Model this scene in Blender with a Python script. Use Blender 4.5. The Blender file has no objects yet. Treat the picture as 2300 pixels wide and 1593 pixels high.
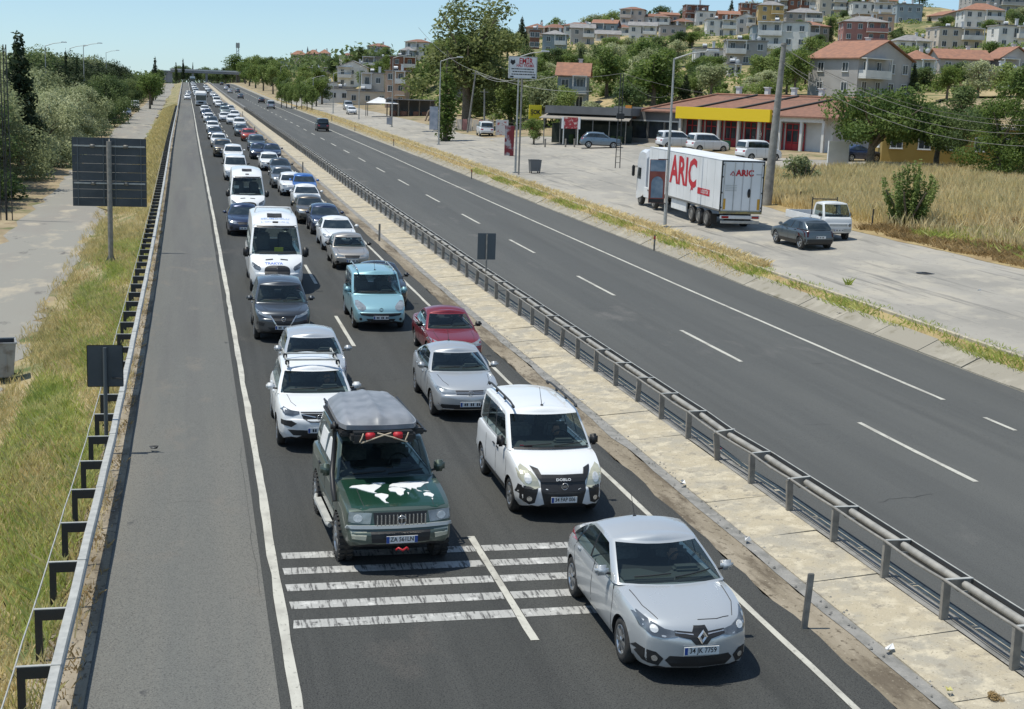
import bpy, bmesh, math, random
import numpy as np
from mathutils import Vector, Matrix
from mathutils.bvhtree import BVHTree
from mathutils.geometry import tessellate_polygon

scene = bpy.context.scene
COL = scene.collection
random.seed(7)
RNG = np.random.default_rng(11)

# ------------------------------------------------------------------ camera
PW, PH = 2300.0, 1593.0
FPX, VPX, VPY, ROLL, CAMH = 3050.0, 441.0, 204.0, 2.1, 8.3

def _cam_axes():
    a = math.radians(ROLL)
    d = np.array([(VPX - PW/2)/FPX, (VPY - PH/2)/FPX, 1.0]); d /= np.linalg.norm(d)
    ux, uy = math.sin(a), -math.cos(a)
    u = np.array([ux, uy, -(ux*d[0] + uy*d[1])/d[2]]); u /= np.linalg.norm(u)
    return np.stack([np.cross(d, u), d, u])
CR = _cam_axes()
cam_data = bpy.data.cameras.new("camera")
cam = bpy.data.objects.new("camera", cam_data)
COL.objects.link(cam)
M = Matrix(((CR[0][0], -CR[0][1], -CR[0][2]), (CR[1][0], -CR[1][1], -CR[1][2]), (CR[2][0], -CR[2][1], -CR[2][2])))
cam.matrix_world = Matrix.Translation((0, 0, CAMH)) @ M.to_4x4()
cam_data.sensor_width = 36.0
cam_data.lens = FPX/PW*36.0
cam_data.clip_start = 0.5
cam_data.clip_end = 9000.0
scene.camera = cam

# ------------------------------------------------------------------ light
SUN_DIR = Vector((-0.36, 0.05, 1.0)).normalized()
world = bpy.data.worlds.new("World"); scene.world = world
world.use_nodes = True
wn, wl = world.node_tree.nodes, world.node_tree.links
wn.clear()
wo = wn.new('ShaderNodeOutputWorld'); bg = wn.new('ShaderNodeBackground')
sky = wn.new('ShaderNodeTexSky'); sky.sky_type = 'NISHITA'; sky.sun_disc = False
sky.sun_elevation = math.asin(SUN_DIR.z)
sky.sun_rotation = math.atan2(SUN_DIR.x, SUN_DIR.y)
sky.altitude = 100; sky.air_density = 1.0; sky.dust_density = 0.15; sky.ozone_density = 2.0
hs = wn.new('ShaderNodeHueSaturation'); hs.inputs['Saturation'].default_value = 0.62; hs.inputs['Value'].default_value = 1.0
tint = wn.new('ShaderNodeMixRGB'); tint.blend_type = 'MULTIPLY'; tint.inputs[0].default_value = 1.0; tint.inputs[2].default_value = (0.68, 0.895, 1.08, 1)
wl.new(sky.outputs[0], hs.inputs['Color']); wl.new(hs.outputs[0], tint.inputs[1]); wl.new(tint.outputs[0], bg.inputs[0])
bg.inputs[1].default_value = 0.115
wl.new(bg.outputs[0], wo.inputs[0])
sl = bpy.data.lights.new("sun", 'SUN'); sl.energy = 4.1; sl.angle = math.radians(0.53); sl.color = (1.0, 0.965, 0.87)
sun = bpy.data.objects.new("sun", sl); COL.objects.link(sun)
sun.rotation_euler = (-SUN_DIR).to_track_quat('-Z', 'Y').to_euler()
scene.view_settings.view_transform = 'Standard'
scene.view_settings.look = 'None'
scene.view_settings.exposure = 0.12
scene.view_settings.gamma = 1.0
scene.view_settings.use_curve_mapping = False
scene.render.engine = 'CYCLES'
scene.render.resolution_x, scene.render.resolution_y = 1024, 709
scene.cycles.max_bounces = 6; scene.cycles.transparent_max_bounces = 12
scene.cycles.diffuse_bounces = 2; scene.cycles.glossy_bounces = 3

# ------------------------------------------------------------------ terrain functions
ZR = [(-200,0),(30,0),(39.5,.08),(58,.3),(82,.69),(97,.95),(123,1.45),(150,1.97),(176,2.4),(200,2.78),(238,3.4),(269,3.9),(294,4.25),(333,4.84),(398,5.8),(760,12.4),(850,13),(1200,13.4),(9000,16)]
SH = [(-200,0),(30,-.05),(58,-.19),(82,-.35),(97,-.47),(123,-.7),(150,-.95),(200,-1.33),(269,-1.8),(333,-2.28),(398,-2.8),(760,-5.5),(900,-6.5),(9000,-60)]
CS = [(-900,14),(-200,5),(-60,1),(-30,-.6),(-13,-1),(-5.6,-1),(-4.6,-.75),(-2.4,-.06),(-1.5,0),(9.75,0),(10.6,.0),(12.3,.12),(12.42,.0),(12.8,0),(24.9,0),(26.2,.65),(50,2.08),(90,3.3),(1500,3.3)]
def _t(t):
    return np.array([a for a, b in t], float), np.array([b for a, b in t], float)
_ZR, _SH, _CS = _t(ZR), _t(SH), _t(CS)
def zr(Y): return np.interp(Y, *_ZR)
def sh(Y): return np.interp(Y, *_SH)
HILLP = []     # (X, Y, excess height above the plain), filled from the house list
def ss(x, a, b):
    t = np.clip((np.asarray(x, float)-a)/(b-a), 0, 1); return t*t*(3-2*t)
def excess(X, Y):
    if not HILLP: return np.zeros_like(np.asarray(X, float)+np.asarray(Y, float))
    X = np.asarray(X, float); Y = np.asarray(Y, float); X, Y = np.broadcast_arrays(X, Y)
    num = np.zeros(X.shape); den = np.zeros(X.shape)
    for (a, b, e) in HILLP:
        w = 1.0/((X-a)**2+(Y-b)**2*0.6+90.0)**1.7
        num += w*e; den += w
    u = X - sh(Y)
    r0 = np.interp(Y, [0, 165, 185, 5000], [76, 76, 44, 44])
    return num/den*ss((u-r0)/22.0, 0, 1)
def gz(X, Y, full=True):
    g = zr(Y)+np.interp(np.asarray(X, float)-sh(Y), *_CS)
    return g+excess(X, Y) if full else g
def Z(X, Y): return float(gz(X, Y))
def ray(px, py):
    v = CR @ np.array([(px-PW/2)/FPX, (py-PH/2)/FPX, 1.0]); return v
def at(px, py, h=0.0, full=False):
    """point on the ground (raised by h) seen at photo pixel px, py"""
    v = ray(px, py); ts = np.geomspace(8, 3000, 3000)
    X, Y, Zz = v[0]*ts, v[1]*ts, CAMH+v[2]*ts
    d = Zz-gz(X, Y, full)-h; i = int(np.argmax(d < 0))
    a = d[i-1]/(d[i-1]-d[i]); t = ts[i-1]+a*(ts[i]-ts[i-1])
    return v[0]*t, v[1]*t
def deep(px, py, D):
    """point at forward distance D along the sight line through a photo pixel"""
    v = ray(px, py); t = D/v[1]; return v[0]*t, v[1]*t, CAMH+v[2]*t
def proj(X, Y, Zz):
    v = CR.T @ np.array([X, Y, Zz-CAMH]); return PW/2+FPX*v[0]/v[2], PH/2+FPX*v[1]/v[2], v[2]

# ------------------------------------------------------------------ materials
MATS = {}
def _nodes(name):
    m = bpy.data.materials.new(name); m.use_nodes = True
    nt = m.node_tree; return m, nt, nt.nodes['Principled BSDF']
def mat(name, c, rough=0.6, metal=0.0, coat=0.0, spec=0.5, c2=None, scale=3.0, bump=0.0, bscale=None, detail=4.0, lo=0.35, hi=0.65, stretch=None, emit=None):
    if name in MATS: return MATS[name]
    m, nt, p = _nodes(name)
    p.inputs['Base Color'].default_value = (*c, 1); p.inputs['Roughness'].default_value = rough
    p.inputs['Metallic'].default_value = metal; p.inputs['Coat Weight'].default_value = coat
    p.inputs['Coat Roughness'].default_value = 0.06
    p.inputs['Specular IOR Level'].default_value = spec
    if c2 is not None or bump > 0:
        g = nt.nodes.new('ShaderNodeNewGeometry'); mp = nt.nodes.new('ShaderNodeMapping')
        nt.links.new(g.outputs['Position'], mp.inputs[0])
        if stretch: mp.inputs['Scale'].default_value = stretch
    if c2 is not None:
        n = nt.nodes.new('ShaderNodeTexNoise'); n.inputs['Scale'].default_value = scale; n.inputs['Detail'].default_value = detail
        r = nt.nodes.new('ShaderNodeValToRGB'); r.color_ramp.elements[0].position = lo; r.color_ramp.elements[1].position = hi
        r.color_ramp.elements[0].color = (*c, 1); r.color_ramp.elements[1].color = (*c2, 1)
        nt.links.new(mp.outputs[0], n.inputs['Vector']); nt.links.new(n.outputs[0], r.inputs[0]); nt.links.new(r.outputs[0], p.inputs['Base Color'])
    if bump > 0:
        n2 = nt.nodes.new('ShaderNodeTexNoise'); n2.inputs['Scale'].default_value = bscale or scale*6; n2.inputs['Detail'].default_value = 3
        b = nt.nodes.new('ShaderNodeBump'); b.inputs['Strength'].default_value = bump; b.inputs['Distance'].default_value = 0.05
        nt.links.new(mp.outputs[0], n2.inputs['Vector']); nt.links.new(n2.outputs[0], b.inputs['Height']); nt.links.new(b.outputs[0], p.inputs['Normal'])
    MATS[name] = m; return m

def surf(name, layers, rough=0.85, bump=0.3, bscale=60.0, uv_long=None):
    """ground material: layers = [(colour, noise scale, stretch(x,y), lo, hi)] blended one over another, first is the base"""
    m, nt, p = _nodes(name); N, L = nt.nodes, nt.links
    p.inputs['Roughness'].default_value = rough; p.inputs['Specular IOR Level'].default_value = 0.3
    g = N.new('ShaderNodeNewGeometry')
    prev = None
    for k, (c, sc, st, lo, hi) in enumerate(layers):
        if k == 0:
            rgb = N.new('ShaderNodeRGB'); rgb.outputs[0].default_value = (*c, 1); prev = rgb.outputs[0]; continue
        mp = N.new('ShaderNodeMapping'); mp.inputs['Scale'].default_value = (st[0], st[1], 1); mp.inputs['Location'].default_value = (k*13.7, k*7.1, 0)
        n = N.new('ShaderNodeTexNoise'); n.inputs['Scale'].default_value = sc; n.inputs['Detail'].default_value = 5; n.inputs['Roughness'].default_value = 0.62
        mr = N.new('ShaderNodeMapRange'); mr.inputs[1].default_value = lo; mr.inputs[2].default_value = hi
        mx = N.new('ShaderNodeMixRGB'); mx.inputs[2].default_value = (*c, 1)
        L.new(g.outputs['Position'], mp.inputs[0]); L.new(mp.outputs[0], n.inputs['Vector']); L.new(n.outputs[0], mr.inputs[0])
        L.new(mr.outputs[0], mx.inputs[0]); L.new(prev, mx.inputs[1]); prev = mx.outputs[0]
    L.new(prev, p.inputs['Base Color'])
    n2 = N.new('ShaderNodeTexNoise'); n2.inputs['Scale'].default_value = bscale; n2.inputs['Detail'].default_value = 3
    b = N.new('ShaderNodeBump'); b.inputs['Strength'].default_value = bump; b.inputs['Distance'].default_value = 0.02
    L.new(g.outputs['Position'], n2.inputs['Vector']); L.new(n2.outputs[0], b.inputs['Height']); L.new(b.outputs[0], p.inputs['Normal'])
    MATS[name] = m; return m

def leafmat(name, c1, c2, c3, scale=0.35):
    m, nt, p = _nodes(name); N, L = nt.nodes, nt.links
    g = N.new('ShaderNodeNewGeometry'); n = N.new('ShaderNodeTexNoise'); n.inputs['Scale'].default_value = scale; n.inputs['Detail'].default_value = 6; n.inputs['Roughness'].default_value = 0.7
    L.new(g.outputs['Position'], n.inputs['Vector'])
    oi = N.new('ShaderNodeObjectInfo')
    ad = N.new('ShaderNodeMath'); ad.operation = 'MULTIPLY_ADD'; ad.inputs[1].default_value = 0.22; ad.inputs[2].default_value = -0.11
    L.new(oi.outputs['Random'], ad.inputs[0])
    a2 = N.new('ShaderNodeMath'); a2.operation = 'ADD'; L.new(n.outputs[0], a2.inputs[0]); L.new(ad.outputs[0], a2.inputs[1])
    r = N.new('ShaderNodeValToRGB'); e = r.color_ramp.elements
    e[0].position = 0.3; e[0].color = (*c1, 1); e[1].position = 0.7; e[1].color = (*c3, 1)
    k = e.new(0.5); k.color = (*c2, 1)
    L.new(a2.outputs[0], r.inputs[0]); L.new(r.outputs[0], p.inputs['Base Color'])
    p.inputs['Roughness'].default_value = 0.6; p.inputs['Specular IOR Level'].default_value = 0.25
    tr = N.new('ShaderNodeBsdfTranslucent'); L.new(r.outputs[0], tr.inputs[0])
    mx = N.new('ShaderNodeMixShader'); mx.inputs[0].default_value = 0.45
    out = N['Material Output']; L.new(p.outputs[0], mx.inputs[1]); L.new(tr.outputs[0], mx.inputs[2]); L.new(mx.outputs[0], out.inputs[0])
    MATS[name] = m; return m

def glassmat(name, tint, mixf, rough=0.03):
    m = bpy.data.materials.new(name); m.use_nodes = True; nt = m.node_tree; N, L = nt.nodes, nt.links; N.clear()
    out = N.new('ShaderNodeOutputMaterial'); tr = N.new('ShaderNodeBsdfTransparent'); tr.inputs[0].default_value = (*tint, 1)
    df = N.new('ShaderNodeBsdfDiffuse'); df.inputs[0].default_value = (0.012, 0.018, 0.02, 1)
    gl = N.new('ShaderNodeBsdfGlossy'); gl.inputs['Roughness'].default_value = rough; gl.inputs[0].default_value = (0.85, 0.95, 1, 1)
    m1 = N.new('ShaderNodeMixShader'); m1.inputs[0].default_value = mixf
    L.new(tr.outputs[0], m1.inputs[1]); L.new(df.outputs[0], m1.inputs[2])
    lw = N.new('ShaderNodeLayerWeight'); lw.inputs[0].default_value = 0.5
    pw = N.new('ShaderNodeMath'); pw.operation = 'POWER'; pw.inputs[1].default_value = 3.5; L.new(lw.outputs['Facing'], pw.inputs[0])
    fr = N.new('ShaderNodeMath'); fr.operation = 'MULTIPLY_ADD'; fr.inputs[1].default_value = 0.8; fr.inputs[2].default_value = 0.035; L.new(pw.outputs[0], fr.inputs[0])
    m2 = N.new('ShaderNodeMixShader'); L.new(fr.outputs[0], m2.inputs[0]); L.new(m1.outputs[0], m2.inputs[1]); L.new(gl.outputs[0], m2.inputs[2])
    L.new(m2.outputs[0], out.inputs[0]); MATS[name] = m; return m

def paint(name, c, metal=0.0, rough=0.35):
    n = 'paint_'+name
    if n in MATS: return MATS[n]
    m, nt, p = _nodes(n); N, L = nt.nodes, nt.links
    p.inputs['Metallic'].default_value = metal; p.inputs['Roughness'].default_value = rough
    p.inputs['Coat Weight'].default_value = 0.7; p.inputs['Coat Roughness'].default_value = 0.05
    # road dust low on the body, blotchy
    g = N.new('ShaderNodeTexCoord'); sp = N.new('ShaderNodeSeparateXYZ'); L.new(g.outputs['Object'], sp.inputs[0])
    ns = N.new('ShaderNodeTexNoise'); ns.inputs['Scale'].default_value = 2.3; ns.inputs['Detail'].default_value = 6; L.new(g.outputs['Object'], ns.inputs['Vector'])
    mr = N.new('ShaderNodeMapRange'); mr.inputs[1].default_value = 0.75; mr.inputs[2].default_value = 0.1; mr.inputs[3].default_value = 0.06; mr.inputs[4].default_value = 0.55
    L.new(sp.outputs[2], mr.inputs[0])
    mu = N.new('ShaderNodeMath'); mu.operation = 'MULTIPLY'; L.new(mr.outputs[0], mu.inputs[0]); L.new(ns.outputs[0], mu.inputs[1])
    mx = N.new('ShaderNodeMixRGB'); mx.inputs[1].default_value = (*c, 1); mx.inputs[2].default_value = (0.24, 0.21, 0.17, 1)
    L.new(mu.outputs[0], mx.inputs[0]); L.new(mx.outputs[0], p.inputs['Base Color'])
    r2 = N.new('ShaderNodeMath'); r2.operation = 'MULTIPLY_ADD'; r2.inputs[1].default_value = 0.6; r2.inputs[2].default_value = rough
    L.new(mu.outputs[0], r2.inputs[0]); L.new(r2.outputs[0], p.inputs['Roughness'])
    MATS[n] = m; return m

# ------------------------------------------------------------------ mesh helpers
class MB:
    def __init__(s): s.v = []; s.f = []; s.m = []; s.sm = []
    def add(s, vs, fs, mi=0, smooth=False):
        o = len(s.v); s.v += [tuple(map(float, p)) for p in vs]
        for f in fs: s.f.append(tuple(o+i for i in f)); s.m.append(mi); s.sm.append(smooth)
    def box(s, c, d, mi=0, rz=0.0, mat4=None):
        x, y, z = d[0]/2, d[1]/2, d[2]/2
        vs = [(-x,-y,-z),(x,-y,-z),(x,y,-z),(-x,y,-z),(-x,-y,z),(x,-y,z),(x,y,z),(-x,y,z)]
        if mat4 is not None: vs = [tuple(mat4 @ Vector(p)) for p in vs]
        elif rz: cr, sr = math.cos(rz), math.sin(rz); vs = [(p[0]*cr-p[1]*sr, p[0]*sr+p[1]*cr, p[2]) for p in vs]
        vs = [(p[0]+c[0], p[1]+c[1], p[2]+c[2]) for p in vs]
        s.add(vs, [(0,3,2,1),(4,5,6,7),(0,1,5,4),(1,2,6,5),(2,3,7,6),(3,0,4,7)], mi)
    def bevbox(s, c, d, b, mi=0, rz=0):
        bm = bmesh.new(); bmesh.ops.create_cube(bm, size=1); bmesh.ops.scale(bm, vec=d, verts=bm.verts)
        bmesh.ops.bevel(bm, geom=bm.edges[:], offset=b, segments=2, affect='EDGES')
        bmesh.ops.rotate(bm, cent=(0,0,0), matrix=Matrix.Rotation(rz, 3, 'Z'), verts=bm.verts)
        bm.verts.ensure_lookup_table()
        s.add([(v.co.x+c[0], v.co.y+c[1], v.co.z+c[2]) for v in bm.verts], [[v.index for v in f.verts] for f in bm.faces], mi, min(d) > .3*max(d) and b > .2*min(d)); bm.free()
    def tube(s, pts, r, n=8, mi=0, cap=True, smooth=True):
        if not hasattr(r, '__len__'): r = [r]*len(pts)
        P = [Vector(p) for p in pts]; rings = []
        for i, p in enumerate(P):
            d = (P[min(i+1, len(P)-1)]-P[max(i-1, 0)]).normalized()
            a = Vector((0, 0, 1)) if abs(d.z) < 0.95 else Vector((1, 0, 0))
            e1 = d.cross(a).normalized(); e2 = d.cross(e1)
            rings.append([p+(e1*math.cos(2*math.pi*k/n)+e2*math.sin(2*math.pi*k/n))*r[i] for k in range(n)])
        vs = [q for rg in rings for q in rg]; fs = []
        for i in range(len(P)-1):
            for k in range(n): fs.append((i*n+k, i*n+(k+1) % n, (i+1)*n+(k+1) % n, (i+1)*n+k))
        s.add(vs, fs, mi, smooth)
        if cap:
            s.add(rings[0], [tuple(range(n))], mi); s.add(rings[-1], [tuple(reversed(range(n)))], mi)
    def lathe(s, prof, n=20, mi=0, axis='x', c=(0,0,0), smooth=True):
        vs = []
        for (h, r) in prof:
            for k in range(n):
                a = 2*math.pi*k/n; q = (h, r*math.cos(a), r*math.sin(a))
                if axis == 'z': q = (r*math.cos(a), r*math.sin(a), h)
                if axis == 'y': q = (r*math.cos(a), h, r*math.sin(a))
                vs.append((q[0]+c[0], q[1]+c[1], q[2]+c[2]))
        fs = [(i*n+k, i*n+(k+1) % n, (i+1)*n+(k+1) % n, (i+1)*n+k) for i in range(len(prof)-1) for k in range(n)]
        s.add(vs, fs, mi, smooth)
    def prism(s, poly, z0, z1, mi=0):
        n = len(poly); vs = [(x, y, z0) for x, y in poly]+[(x, y, z1) for x, y in poly]
        s.add(vs, [tuple(range(n-1, -1, -1)), tuple(range(n, 2*n))]+[(i, (i+1) % n, n+(i+1) % n, n+i) for i in range(n)], mi)
    def grid(s, rows, mi=0, smooth=True, closed=False):
        n = len(rows[0]); vs = [p for r in rows for p in r]; fs = []
        for i in range(len(rows)-1):
            for k in range(n if closed else n-1):
                fs.append((i*n+k, i*n+(k+1) % n, (i+1)*n+(k+1) % n, (i+1)*n+k))
        s.add(vs, fs, mi, smooth)
    def mesh(s, name, mats):
        me = bpy.data.meshes.new(name); me.from_pydata(s.v, [], s.f); me.update()
        for m in (mats if isinstance(mats, (list, tuple)) else [mats]): me.materials.append(m)
        me.polygons.foreach_set('material_index', s.m); me.polygons.foreach_set('use_smooth', s.sm); return me
    def obj(s, name, mats, parent=None, **kw): return link(name, s.mesh(name, mats), parent, **kw)

def link(name, me, parent=None, loc=None, rz=None, kind=None, label=None, cat=None, group=None):
    o = bpy.data.objects.new(name, me); COL.objects.link(o)
    if parent is not None: o.parent = parent
    if loc is not None: o.location = loc
    if rz is not None: o.rotation_euler = (0, 0, rz)
    tag(o, label, cat, group, kind); return o
def tag(o, label=None, cat=None, group=None, kind=None):
    if label: o['label'] = label
    if cat: o['category'] = cat
    if group: o['group'] = group
    if kind: o['kind'] = kind
    return o
def empty(name, loc=(0,0,0), rz=0.0, label=None, cat=None, group=None):
    o = bpy.data.objects.new(name, None); COL.objects.link(o); o.location = loc; o.rotation_euler = (0, 0, rz)
    o.empty_display_size = 0.3
    return tag(o, label, cat, group)
def copy_tree(o, parent=None):
    c = o.copy(); COL.objects.link(c); c.parent = parent
    for ch in list(o.children): copy_tree(ch, c)
    return c
_FONT = {}
def text_mb(txt, size, bold=0.0):
    cu = bpy.data.curves.new('t', 'FONT'); cu.body = txt; cu.size = size; cu.align_x = 'CENTER'; cu.align_y = 'CENTER'; cu.offset = bold; cu.resolution_u = 2
    o = bpy.data.objects.new('t', cu); COL.objects.link(o)
    dg = bpy.context.evaluated_depsgraph_get(); me = bpy.data.meshes.new_from_object(o.evaluated_get(dg))
    vs = [tuple(v.co) for v in me.vertices]; fs = [tuple(p.vertices) for p in me.polygons]
    bpy.data.objects.remove(o); bpy.data.curves.remove(cu); bpy.data.meshes.remove(me)
    return vs, fs
def text_obj(name, txt, size, m, parent, mat4, bold=0.0, sx=1.0, maxw=None):
    vs, fs = text_mb(txt, size, bold)
    if maxw:
        w = max(v[0] for v in vs)-min(v[0] for v in vs); sx = maxw/w
    mb = MB(); mb.add([tuple(mat4 @ Vector((v[0]*sx, v[1], 0))) for v in vs], fs)
    return mb.obj(name, m, parent)
# matrix that stands text upright facing -Y (the camera side)
def face_m(loc, rz=0.0): return Matrix.Translation(loc) @ Matrix.Rotation(rz, 4, 'Z') @ Matrix.Rotation(math.pi/2, 4, 'X')
# ------------------------------------------------------------------ shared materials
m_asph = surf('asphalt_lanes', [((.0575,.0585,.054),1,(1,1),0,1), ((.072,.0725,.067),0.5,(1.6,.05),.42,.66), ((.043,.044,.041),.9,(1.5,.05),.5,.68), ((.085,.08,.072),.35,(1,.5),.6,.68), ((.025,.025,.025),40,(1,1),.5,.62), ((.15,.145,.13),34,(1,1),.62,.74)], .82, .45, 90)
m_shoul = surf('asphalt_shoulder', [((.143,.144,.132),1,(1,1),0,1), ((.118,.116,.112),.45,(1.8,.05),.45,.65), ((.18,.172,.15),.4,(.9,.05),.5,.68), ((.17,.16,.14),.7,(1,.4),.58,.66), ((.08,.078,.074),38,(1,1),.5,.64), ((.27,.26,.23),30,(1,1),.6,.74), ((.07,.07,.07),.9,(1,.5),.68,.72)], .88, .5, 80)
m_asph2 = surf('asphalt_far_side', [((.086,.088,.084),1,(1,1),0,1), ((.108,.109,.102),.35,(1.4,.04),.42,.7), ((.075,.0765,.073),.8,(1.3,.045),.48,.74), ((.13,.126,.118),.3,(1,.4),.6,.68), ((.05,.05,.05),34,(1,1),.54,.66), ((.19,.185,.17),30,(1,1),.62,.76)], .84, .4, 80)
m_serv = surf('service_asphalt', [((.345,.322,.28),1,(1,1),0,1), ((.27,.255,.225),.22,(1,.4),.42,.62), ((.40,.365,.30),.5,(1,.7),.5,.68), ((.2,.19,.17),1.2,(1.5,.10),.56,.68), ((.24,.225,.2),3.5,(1,1),.6,.7), ((.42,.39,.33),22,(1,1),.62,.8)], .93, .4, 30)
m_serv2 = surf('service_asphalt_left', [((.26,.248,.215),1,(1,1),0,1), ((.25,.23,.2),.25,(1,.3),.45,.62), ((.4,.35,.27),.6,(1,.5),.55,.7), ((.14,.13,.12),.5,(1,.4),.62,.68)], .93, .4, 30)
m_gut = surf('gutter_dirt', [((.21,.175,.125),1,(1,1),0,1), ((.31,.265,.2),.8,(1,.2),.42,.58), ((.13,.105,.075),1.6,(1,.25),.5,.62), ((.1,.08,.055),9,(1,.6),.56,.66), ((.4,.35,.27),14,(1,1),.6,.72)], .95, .6, 25)
m_slab = surf('cream_concrete', [((.42,.365,.265),1,(1,1),0,1), ((.35,.32,.26),.9,(1,1),.44,.6), ((.52,.46,.345),2.5,(1,1),.5,.64), ((.28,.25,.2),3.2,(1,1),.58,.66), ((.2,.17,.12),22,(1,1),.6,.68), ((.6,.55,.44),16,(1,1),.64,.7)], .93, .7, 18)
m_kerbg = surf('grey_concrete', [((.27,.26,.24),1,(1,1),0,1), ((.19,.185,.17),2,(1,1),.45,.6), ((.36,.34,.3),6,(1,1),.6,.72)], .92, .6, 25)
m_slope = surf('slope_concrete', [((.29,.265,.215),1,(1,1),0,1), ((.36,.33,.27),.8,(1,1),.5,.66), ((.21,.19,.14),1.7,(1,1),.55,.7)], .94, .6, 22)
m_paintw = surf('road_paint', [((.50,.485,.425),1,(1,1),0,1), ((.38,.365,.32),1.6,(1,.6),.46,.62), ((.24,.23,.2),14,(1,.5),.6,.68), ((.13,.125,.115),5,(1,1),.66,.71)], .7, .3, 40)
m_paintworn = surf('worn_road_paint', [((.38,.375,.355),1,(1,1),0,1), ((.09,.088,.085),22,(1,.10),.50,.62), ((.6,.59,.56),3,(1,1),.55,.72), ((.085,.083,.08),5,(1,.6),.6,.68)], .8, .3, 40)
m_earth = surf('dry_earth', [((.27,.21,.13),1,(1,1),0,1), ((.36,.29,.18),.25,(1,1),.45,.6), ((.13,.14,.06),.35,(1,1),.52,.64), ((.2,.14,.085),3,(1,1),.55,.7)], .97, .9, 10)
m_hill = surf('hill_soil', [((.34,.27,.14),1,(1,1),0,1), ((.14,.15,.06),.09,(1,1),.44,.56), ((.40,.31,.17),.05,(1,1),.5,.6), ((.10,.11,.045),.5,(1,1),.54,.64)], .97, .9, 4)
m_verge = surf('verge_soil', [((.34,.28,.16),1,(1,1),0,1), ((.1,.13,.045),.5,(1,1),.45,.6), ((.32,.26,.15),.8,(1,1),.55,.66)], .97, .9, 12)
m_straw = surf('straw_soil', [((.36,.28,.14),1,(1,1),0,1), ((.28,.2,.1),.5,(1,1),.45,.6), ((.17,.15,.07),1.2,(1,1),.6,.7)], .97, .9, 12)
m_galv = mat('galvanised_steel', (.36,.36,.335), .55, .15, c2=(.48,.475,.44), scale=5)
m_galvd = mat('weathered_steel', (.15,.145,.135), .6, .2, c2=(.24,.225,.2), scale=7)
m_galvp = mat('dull_post_steel', (.21,.2,.18), .65, .15, c2=(.3,.28,.245), scale=6)
m_dark = mat('dark_steel', (.033,.034,.035), .55, .1)
m_black = mat('black_plastic', (.018,.018,.019), .45)
m_rubber = mat('tyre_rubber', (.02,.02,.02), .8, c2=(.045,.042,.038), scale=8)
m_inter = mat('car_interior', (.03,.032,.034), .8)
m_seat = mat('seat_cloth', (.1,.1,.1), .85, c2=(.15,.145,.14), scale=15)
m_dash = mat('dashboard_plastic', (.085,.095,.093), .55)
m_chrome = mat('chrome', (.74,.71,.67), .25, .85)
m_refl = mat('lamp_reflector', (.62,.62,.6), .35, .3, c2=(.8,.8,.78), scale=20)
m_alloy = mat('alloy_rim', (.5,.51,.52), .3, .85)
m_lamp = mat('headlight_lens', (.40,.43,.45), .1, .3, coat=1.0, c2=(.2,.22,.23), scale=5, lo=.3, hi=.7)
m_lampd = mat('smoked_headlight', (.09,.1,.11), .08, .3, coat=1.0, c2=(.24,.26,.28), scale=5, lo=.4, hi=.75)
m_lampy = mat('hazed_headlight', (.55,.53,.4), .15, .1, coat=1.0, c2=(.45,.44,.34), scale=5, lo=.3, hi=.7)
m_red = mat('tail_light_red', (.35,.015,.012), .2, 0, coat=1.0)
m_white = mat('white_panel', (.74,.74,.73), .45, c2=(.66,.66,.65), scale=1.5)
m_plate = mat('plate_white', (.7,.7,.68), .5)
m_plateblue = mat('plate_blue', (.02,.07,.3), .5)
m_ink = mat('plate_ink', (.015,.015,.018), .5)
m_redp = mat('red_print', (.5,.02,.03), .5)
m_gl = glassmat('car_glass', (.72,.8,.78), .22)
m_gld = mat('dark_car_glass', (.013,.02,.023), .07, 0, spec=.8, c2=(.04,.05,.052), scale=2.2, lo=.45, hi=.7)
m_bark = mat('bark', (.11,.085,.06), .95, c2=(.2,.165,.12), scale=6, bump=.6, bscale=18)

# ------------------------------------------------------------------ ground sheets
YS = list(np.arange(8, 60, 1.0))+list(np.arange(60, 160, 2.5))+list(np.arange(160, 420, 6.5))+list(np.geomspace(420, 3000, 46))+[4500, 7000]
YS = np.array(YS)
CSU = [a for a, b in CS]
def strip(name, u0, u1, m, lift, y0=8, y1=7000, wob0=0, wob1=0, n=1, seed=1, kind='structure', uz=None, label=None):
    """sheet following the road between cross positions u0 and u1"""
    us = sorted(set([u0, u1]+[u for u in CSU if u0 < u < u1]+list(np.linspace(u0, u1, n+1))))
    ys = [y0]+[y for y in YS if y0+1e-6 < y < y1-1e-6]+[y1]
    rg = np.random.default_rng(seed); rows = []
    w0 = rg.normal(0, 1, len(ys)); w1 = rg.normal(0, 1, len(ys))
    for i, y in enumerate(ys):
        r = []
        for u in us:
            uu = u+(wob0*w0[i] if u == u0 else 0)+(wob1*w1[i] if u == u1 else 0)
            X = uu+sh(y); r.append((X, y, float(zr(y)+np.interp(uu, *_CS))+lift))
        rows.append(r)
    mb = MB(); mb.grid(rows, 0, True)
    return mb.obj(name, m, kind=kind, label=label)

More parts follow.
